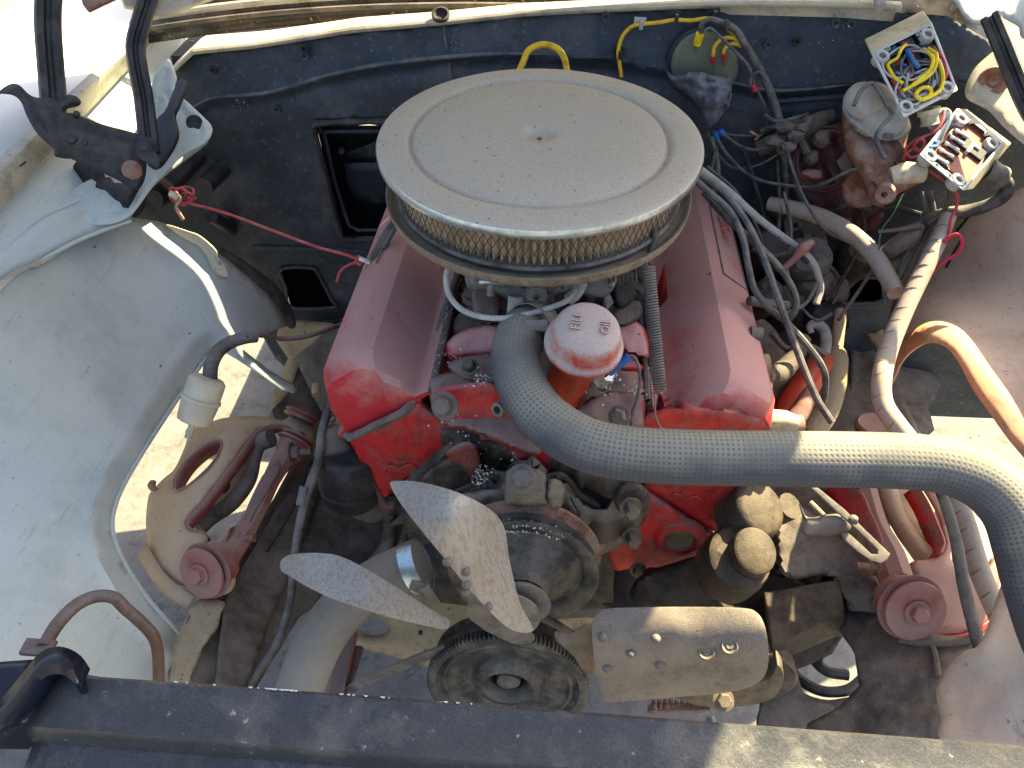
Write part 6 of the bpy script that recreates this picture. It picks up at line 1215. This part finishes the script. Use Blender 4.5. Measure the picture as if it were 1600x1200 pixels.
bw('yellow_wire', [(.84,.30,.9),(.92,.42,1.05),(.80,.58,1.1),(.62,.64,1.1),(.35,.68,1.0),(.15,.70,.9)], .0023, yelbright)
bw('yellow_wire', [(.76,.28,.9),(.84,.42,1.1),(.74,.55,1.1),(.58,.60,1.1),(.30,.68,1.0)], .0023, yelbright)
bw('yellow_wire', [(.92,.50,1.0),(.90,.70,1.1),(.78,.88,1.1),(.60,.92,1.1),(.38,.90,1.1),(.32,.80,1.1),(.45,.74,1.15),(.58,.80,1.1),(.56,.90,1.05),(.40,.94,1.0)], .0024, yelbright)
bw('red_wire', [(.93,.34,.8),(1.0,.55,.95),(.96,.75,1.0),(.84,.86,.9)], .0022, pinkt)
bw('red_wire', [(.10,.40,.6),(.07,.6,.7),(.14,.8,.7)], .0024, redw)
bw('blue_wire', [(.50,.18,.9),(.52,.35,1.0),(.56,.50,.95)], .0026, bluew)
bw('blue_wire', [(.96,.55,.9),(.95,.66,.95),(.9,.76,.9)], .002, bluew)
for i in range(15):
    st = [(rr.uniform(.05,.95), rr.uniform(.1,.95), rr.uniform(.6,1.0))]
    a = rr.uniform(0, 6.28); cs, ct = rr.uniform(.35,.65), rr.uniform(.3,.75)
    st = [(cs+rr.uniform(.2,.42)*math.cos(a+k*.9), ct+rr.uniform(.15,.28)*math.sin(a+k*.9), rr.uniform(.7,1.05)) for k in range(6)]
    bw('grey_wire', st, .0013, wiregrey if i % 3 else whiteh)
for (x, y) in ((1452,178),(1466,190)):
    mb = MB(); lathe(mb, Dp(x, y, .96 if x > 1460 else .93), Vector((.3,-.3,-.8)) if x < 1460 else Vector((-.6,-.5,.5)), [(.006,-.006),(.013,-.006),(.013,.0),(.010,.002),(.010,.010),(.012,.012),(.0,.012)], 20); obj('cable_gland', mb, box_p, J1 if x < 1460 else J1)
q2 = [Dp(1495,168,.95), Dp(1569,224,.945), Dp(1505,299,.90), Dp(1435,242,.905)]
J2, in2, ib2, n2_ = openbox('fuse_box', q2, (Dp(1588,226,1.0)-Dp(1567,226,.945)).normalized(), .045, 'open cream plastic box holding a brown board with a row of fuses', 'junction box')
def ob(s, t, h): return inbox(in2, ib2, s, t, h)
mb = MB(); mb.add([ob(.12,.02,.55), ob(.72,.02,.55), ob(.98,.62,.55), ob(.98,.98,.55), ob(.10,.98,.55), ob(.06,.5,.55)], [(0,1,2,3,4,5)]); obj('circuit_board', mb, pcb, J2, solid=.0015, smooth=False)
X_ = (in2[1]-in2[0]).normalized(); Y_ = (in2[3]-in2[0]).normalized()
mb = MB(); obox(mb, ob(.66,.42,.7), (.030,.020,.006), (X_, Y_, n2_)); obj('connector_block', mb, rubberb, J2, bevel=.001)
mb = MB(); obox(mb, ob(.60,.42,.82), (.004,.020,.006), (X_, Y_, n2_)); obox(mb, ob(.66,.34,.85), (.012,.004,.006), (X_, Y_, n2_)); obj('white_plug', mb, box_g, J2)
fz = MB(); fs_ = MB()
for i in range(5):
    t = .30+.15*i; s = .16+.02*i; c_ = ob(.32, t, .75); d_ = Y_*0
    A_ = ob(.16, t+.02, .8); B_ = ob(.46, t-.02, .8)
    mb = MB(); tube(mb, [A_, A_.lerp(B_, .25)], .0028, 8, smooth=False); tube(mb, [A_.lerp(B_, .75), B_], .0028, 8, smooth=False); obj('fuse_cap', mb, solder, J2)
    mb = MB(); tube(mb, [A_.lerp(B_, .2), A_.lerp(B_, .8)], .0020, 8, smooth=False); obj('fuse_glass', mb, box_g, J2)
    obj('fuse_clip', obox(MB(), ob(.31, t+.055, .66), (.024,.003,.005), (X_, Y_, n2_)), rubberb, J2)
mb = MB()
for i in range(9):
    for j in range(4):
        mb2 = ob(.30+.045*j, .06+.02*i, .60) if i % 2 else ob(.86-.04*j, .55+.04*i, .60); obox(mb, mb2, (.0016,.0016,.001), (X_, Y_, n2_))
tag(obj('solder_dots', mb, solder, J2, smooth=False), None, kind='stuff')
wire('blue_lead', [ob(.02,.72,.9), ob(.08,.66,1.0), ob(.10,.75,1.0), ob(.03,.82,1.0), ob(.08,.88,.9)], .0022, bluew, parent=J2)
wire('red_lead', [ob(.05,.2,.8), ob(.15,.12,.9), ob(.25,.08,.8)], .0016, redw, parent=J2)
mb = MB(); a = Dp(1538,266,.955); b2_ = Dp(1572,282,.965); lathe(mb, a, b2_-a, [(.012,0),(.016,.002),(.016,.010),(.013,.012),(.013,.018),(.0145,.020),(.0145,.028),(.009,.030)], 24); obj('cable_gland', mb, alum, J2)
mb = MB(); a = Dp(1470,190,.955); lathe(mb, a, Vector((-.55,.1,.8)), [(.006,.012),(.012,.012),(.014,.008),(.014,.0),(.011,-.002),(.011,-.010)], 24); obj('cable_gland', mb, box_g, J2)
wire('wrapped_loom', dpath([(1562,276,.97),(1573,290,.975),(1568,306,.98),(1545,320,.99),(1510,330,1.0),(1480,334,1.0),(1450,345,1.0),(1425,362,1.01),(1400,390,1.03),(1380,402,1.05)]), [.0085,.009,.0085,.008,.0085,.009,.0085,.010,.012,.009], rubber, 'black taped loom looping from the fuse box gland to the left', 'cable', seg=14)
# red coiled lead between the boxes
RC = wire('red_coiled_lead', dpath([(1476,173,.93),(1472,190,.925),(1462,205,.925),(1448,212,.93),(1436,218,.93),(1428,228,.935),(1435,236,.935),(1445,226,.93),(1438,216,.93),(1424,224,.94),(1414,236,.94),(1424,246,.94),(1438,240,.935),(1430,232,.935),(1414,242,.94),(1412,256,.945),(1424,262,.94),(1440,262,.935),(1460,272,.93),(1482,288,.925),(1496,305,.93),(1494,325,.94),(1486,342,.945),(1482,365,.95),(1476,380,.95),(1462,392,.955)]), .0019, redw, 'tangled red lead coiling between the two open boxes', 'wire')
wire('red_wire_end', dpath([(1462,392,.955),(1480,372,.945),(1496,366,.94),(1503,376,.94),(1500,392,.945),(1486,402,.95),(1470,412,.955),(1458,426,.96)]), .0021, pinkt, 'bright red wire bent like a hook over the right apron', 'wire')
wire('grey_pipe_lead', dpath([(1440,275,.94),(1465,278,.95),(1482,290,.955),(1484,310,.96),(1472,332,.97),(1450,350,.98)]), .0030, copperpipe, 'thin brownish lead curving down from the pale valve', 'wire')
# split looms on the right
def splitloom(pts, r, label, cuts, seg=18):
    P = dpath(pts); SP = smooth_path(P, 10); T = tag(obj('split_loom', tube(MB(), P, r, seg, n=10), loom), label, 'cable sleeve')
    L = [0]
    for i in range(1, len(SP)): L.append(L[-1]+(SP[i]-SP[i-1]).length)
    pos_ = .018
    r0_ = r if isinstance(r, (int, float)) else sum(r)/len(r)
    while pos_ < L[-1]-.01:
        i = int(np.searchsorted(L, pos_)); i = min(max(1, i), len(SP)-1); q = SP[i]; t = (SP[i]-SP[i-1]).normalized(); nv = (CAM-q).normalized(); sd_ = t.cross(nv).normalized(); nv = sd_.cross(t)
        if nv.dot(CAM-q) < 0: nv = -nv
        pts2 = [q+sd_*(math.sin(a)*r0_*1.01)+nv*(math.cos(a)*r0_*1.01)+t*(a*.35*r0_) for a in (-.2,.15,.5,.85,1.2)]
        mb = MB(); tube(mb, pts2, [.0002,.0005,.0007,.0005,.0002], 5); obj('spiral_gap', mb, gasket, T); pos_ += cuts*random.uniform(.8,1.25)
    return T
splitloom([(1482,338,.965),(1470,368,.96),(1445,420,.95),(1415,480,.94),(1390,540,.93),(1378,590,.91),(1380,630,.90),(1402,665,.885),(1435,705,.87),(1475,750,.855),(1505,810,.845),(1530,890,.83),(1560,960,.815),(1590,1030,.80),(1615,1090,.79)], [.0095,.0105,.0115,.0115,.0115,.0115,.0110,.0110,.0115], 'long beige spiral wrapped loom running down the right side', .021)
splitloom([(1202,318,1.10),(1240,326,1.08),(1285,340,1.06),(1330,365,1.04),(1365,398,1.01),(1385,430,.99),(1400,458,.965)], [.010,.0115,.0115,.0105], 'short beige sleeve branching left from the long loom', .5)
wire('blue_grey_cable', dpath([(1455,735,.85),(1478,790,.83),(1495,850,.82),(1505,910,.81),(1518,965,.80),(1540,1040,.78),(1570,1110,.765),(1610,1180,.75)]), [.0055,.0060,.0065,.0068,.0068], rubber, 'dark blue grey cable hanging in front of the beige loom', 'cable', seg=14)
# engine harness and leads on the right of the valve cover
for lbl, pts, r, mt in (('grey lead curving along the right valve cover edge', [(1085,280,.90),(1110,302,.90),(1140,330,.895),(1160,370,.89),(1168,410,.89),(1178,450,.90),(1200,480,.91),(1225,500,.92),(1262,540,.92),(1288,580,.92),(1288,620,.93),(1278,640,.94)], .0040, wiregrey),
        ('second grey lead crossing down toward the orange tube', [(1090,272,.91),(1130,300,.91),(1165,345,.90),(1190,395,.90),(1210,450,.90),(1228,500,.90),(1250,560,.90),(1275,620,.90),(1300,660,.90)], .0042, wiregrey),
        ('black lead looping beside the wiper linkage', [(1100,300,.92),(1140,345,.91),(1180,380,.91),(1215,415,.92),(1238,450,.93),(1244,480,.93),(1228,505,.94)], .0042, rubber),
        ('straight grey rod slanting down to the pink joint', [(1095,265,.98),(1140,300,.99),(1190,345,1.0),(1240,382,1.0),(1262,400,1.0),(1275,420,1.01),(1282,450,1.03),(1275,475,1.03)], .0048, whiteh),
        ('dark lead hanging straight in front of the firewall', [(1112,215,1.05),(1122,260,1.05),(1120,300,1.06)], .0032, rubber),
        ('thin dark wire running down from the harness to the sleeve', [(1228,225,1.0),(1240,270,1.0),(1262,320,1.0),(1290,360,1.0),(1330,380,1.0)], .0022, rubber),
        ('grey looping wire around the dark steering joint', [(1262,400,1.06),(1300,420,1.08),(1312,450,1.08),(1300,475,1.08)], .003, rubber),
        ('thin grey lead near the dark recess at the right', [(1310,500,1.02),(1345,450,1.03),(1370,410,1.03)], .0025, rubber)):
    wire('lead', dpath(pts), r, mt, lbl, 'wire', group=None)
WBD = thing('wiring_bundle', 'messy bundle of thin dark leads hanging right of the engine', 'wiring', Dp(1250,350,1.1))
for i, pts in enumerate(([(1105,260,1.02),(1150,300,1.05),(1185,360,1.06),(1200,430,1.05),(1215,500,1.03)], [(1160,230,1.06),(1180,290,1.08),(1195,350,1.1),(1200,420,1.08)], [(1215,250,1.08),(1218,330,1.1),(1210,400,1.1),(1190,450,1.06)],
        [(1240,280,1.09),(1262,330,1.1),(1300,350,1.09),(1330,345,1.08)], [(1225,300,1.0),(1236,360,1.0),(1230,420,1.0),(1245,470,1.02),(1275,500,1.02),(1300,490,1.02)], [(1330,300,1.09),(1350,340,1.08),(1345,380,1.08),(1320,430,1.07),(1290,470,1.06)],
        [(1440,300,1.0),(1445,330,1.0),(1435,360,1.01),(1415,400,1.0),(1400,430,1.0),(1385,460,1.0)], [(1452,300,1.0),(1458,340,1.0),(1440,380,1.0),(1420,420,1.0),(1405,450,.99)], [(1468,350,.99),(1440,400,.99),(1420,450,.98),(1398,500,.97)],
        [(1175,390,.98),(1205,400,.98),(1240,395,.99),(1262,410,1.0)], [(1185,470,.97),(1210,490,.97),(1240,485,.98),(1262,470,1.0),(1278,440,1.0)], [(1205,520,.96),(1230,545,.96),(1262,540,.97),(1290,555,.97)], [(1120,230,1.02),(1112,270,1.03),(1118,320,1.03)],
        [(1300,330,1.07),(1330,320,1.06),(1360,330,1.05),(1400,325,1.04),(1440,335,1.02)], [(1195,180,1.04),(1215,190,1.03),(1240,185,1.03),(1262,178,1.05)], [(1190,205,1.05),(1220,196,1.03),(1238,205,1.03),(1240,228,1.04),(1218,240,1.05)])):
    wire('lead', dpath(pts), (.0022,.0032,.0026,.004)[i % 4], (rubber, rubberb, wiregrey, dark)[i % 4], parent=WBD)
for x, y, r in ((1228,198,.011),(1243,212,.009),(1210,222,.010),(1255,200,.008),(1232,230,.008)): blob('connector', Dp(x, y, 1.03), r, dark if r > .009 else gasket, WBD, (1.3,.8,.8), .6, x, lev=2)
wire('green_wire', dpath([(1412,300,1.0),(1395,335,1.0),(1376,365,1.0),(1375,420,1.0),(1384,480,1.0)]), .0011, greenw, 'thin green wire hanging under the brake cylinder', 'wire')
mb = MB(); tube(mb, dpath([(1373,362,.98),(1405,359,.975),(1438,352,.97)]), [.0025,.003,.0055], 10, smooth=False); tag(obj('brown_rod_end', mb, copperpipe), 'short brown rod with a bright tip under the brake cylinder', 'rod')
mb = MB(); tube(mb, dpath([(1376,402,1.03),(1400,385,1.0),(1425,368,.985),(1440,352,.975)]), [.009,.0125,.012,.006], 12); tag(obj('taped_connector', mb, gasket, disp=.002), 'dusty taped connector beside the beige sleeve', 'connector')
mb = MB(); tube(mb, dpath([(1218,425,1.0),(1240,405,.99),(1255,388,.985),(1270,378,.985)]), [.004,.0045,.008,.005], 10); tag(obj('pink_joint', mb, armred), 'pinkish rod joint where the grey rod ends', 'joint')
# steering column, coupling, orange exhaust tube and shaft boot
SC = thing('steering_coupling', 'dark greasy steering coupling and bracket against the firewall', 'steering joint', Dp(1260,450,1.15))
sheet('perforated_bracket', [(1225,345),(1240,335),(1275,345),(1290,365),(1290,388),(1260,395),(1235,385)], surf([Dp(1225,345,1.12), Dp(1290,365,1.10), Dp(1260,395,1.08)]), gasket, SC, holes=[[(1238,350),(1243,346),(1246,352),(1241,356)], [(1239,362),(1252,358),(1256,372),(1243,376)], [(1268,368),(1272,366),(1274,370),(1270,372)]], step=5, th=.004)
for x, y, d, r, h, mt in ((1262,405,1.08,.032,.012,rubber),(1270,440,1.10,.030,.02,rubber),(1255,470,1.12,.040,.015,rubberb),(1300,455,1.1,.022,.02,rubber),(1290,500,1.10,.030,.02,rubberb),(1230,470,1.12,.025,.03,dark),(1200,460,1.08,.022,.02,dark),(1195,400,1.1,.03,.04,rubberb),(1340,400,1.14,.03,.03,dark)):
    q = Dp(x, y, d); mb = MB(); lathe(mb, q, Vector((-.1,-.55,.8)), [(0,h),(r*.7,h),(r,h*.5),(r*1.05,0),(r,-h),(r*.8,-h*2),(r*.8,-h*5)], 24); obj('coupling_disc', mb, mt, SC, disp=.003)
obj('column_tube', tube(MB(), dpath([(1150,300,1.2),(1190,380,1.2),(1240,520,1.15)]), .03, 16, smooth=False), darker, SC)
sheet('pedal_box', [(1195,260),(1215,255),(1240,265),(1240,330),(1215,350),(1195,330)], surf([Dp(1195,260,1.17), Dp(1240,265,1.15), Dp(1215,350,1.18)]), dark, SC, step=8, th=.02, pillow=(8,.01))
EX = thing('orange_exhaust_tube', 'orange red steel tube beside the right of the engine', 'pipe', Dp(1240,620,1.0))
obj('main_tube', tube(MB(), dpath([(1285,560,1.02),(1262,595,1.0),(1240,635,.98),(1222,680,.97)]), [.016,.019,.021,.022], 20), orange, EX)
obj('tube_joint', tube(MB(), dpath([(1268,610,.96),(1255,635,.955),(1240,660,.95)]), [.009,.012,.011], 12), armred, EX, disp=.0015)
obj('hook_pipe', tube(MB(), dpath([(1268,520,1.04),(1265,510,1.04),(1275,506,1.04),(1287,515,1.04),(1291,535,1.03),(1286,560,1.02)]), [.004,.005,.007,.0075,.0075,.007], 12), whiteh, EX)
SH = thing('ribbed_shaft_boot', 'dusty brown shaft with a wide sleeve beside the frame', 'shaft', Dp(1300,600,1.05))
obj('thin_rod', tube(MB(), dpath([(1314,485,1.08),(1310,520,1.07),(1306,555,1.06)]), .0085, 14, smooth=False), armtan, SH)
obj('wide_sleeve', tube(MB(), dpath([(1306,552,1.06),(1304,560,1.05),(1300,600,1.04),(1288,640,1.03),(1262,680,1.02)]), [.011,.018,.0185,.019,.019], 20), caked_sun, SH)
PL = thing('spark_plug_boots', 'sunlit plug boots and bolt heads poking out right of the valve cover', 'plug boot', Dp(1205,600,.88))
for pts, r, mt in (([(1172,520,.90),(1190,522,.90)], .008, gasket), ([(1172,570,.90),(1200,568,.90)], [.010,.012], caked_sun), ([(1188,604,.88),(1204,606,.88)], .0065, box_p), ([(1188,655,.86),(1225,657,.86),(1245,662,.86)], [.013,.012,.009], box_p), ([(1225,665,.87),(1252,665,.87)], [.012,.013], armred), ([(1170,470,.93),(1230,478,.95)], .006, gasket)):
    mb = MB(); tube(mb, dpath(pts), r, 12, smooth=False); obj('boot', mb, mt, PL)
mb = MB(); tube(mb, dpath([(1180,590,.90),(1215,585,.93),(1240,560,.95),(1255,530,.97)]), [.014,.014,.011,.010], 14); obj('manifold_runner', mb, grime, PL)
sheet('manifold_plate', [(1185,500),(1215,520),(1240,580),(1290,600),(1290,680),(1180,680),(1180,560)], surf([Dp(1185,500,1.0), Dp(1290,600,1.03), Dp(1180,680,.97), Dp(1290,680,1.02)]), grime, PL, step=9, th=.02, bump=nz(.012,.02))
# blocks seen beyond the wheel opening and the frame edge
sheet('tower', [(1330,480),(1375,480),(1440,560),(1470,600),(1462,620),(1452,640),(1460,672),(1440,690),(1380,670),(1330,640)], surf([Zp(1330,480,.45), Zp(1460,600,.40), Zp(1450,680,.42), Zp(1340,660,.44)]), dark, FR, step=8, th=.02, bump=nz(.012,.02), smooth_out=False)
sheet('tan_gusset', [(1310,472),(1365,472),(1370,490),(1340,505),(1322,495)], surf([Zp(1310,472,.5), Zp(1370,480,.5), Zp(1340,505,.48)]), caked_sun, FR, step=7, th=.01)
sheet('tan_gusset', [(1335,510),(1345,512),(1368,540),(1378,548),(1380,500),(1374,488),(1368,520)], surf([Zp(1335,510,.48), Zp(1380,500,.50), Zp(1370,545,.47)]), caked_sun, FR, step=7, th=.01)
tag(sheet('floor_mat', [(1400,560),(1445,565),(1458,612),(1408,620)], surf([Zp(1400,560,.05), Zp(1458,612,.05), Zp(1408,620,.05)]), navycl, None, step=8, th=.02, smooth_out=False), 'dark navy cloth lying on the ground beyond the right wheel opening', 'cloth')
# left rear: white lower tab area, rear of left wheelhouse and dusty floor beyond
sheet('rear_bracket', [(460,560),(500,525),(540,505),(556,520),(540,600),(520,650),(500,640),(480,600)], surf([Zp(460,560,.47), Zp(550,510,.50), Zp(520,640,.46)]), dark, FR, step=8, th=.01, bump=nz(.012,.025), smooth_out=False)
sheet('tan_bracket', [(440,500),(470,500),(520,505),(500,530),(470,560),(455,600),(440,630),(420,650),(430,600),(450,560),(430,530)], surf([Zp(440,520,.46), Zp(520,505,.50), Zp(430,640,.44)]), caked_sun, FR, step=8, th=.006, bump=nz(.008,.03), smooth_out=False)
mb = MB(); tube(mb, dpath([(494,602,1.05),(494,618,1.04)]), .006, 12, smooth=False); obj('peg', mb, caked_sun, FR)
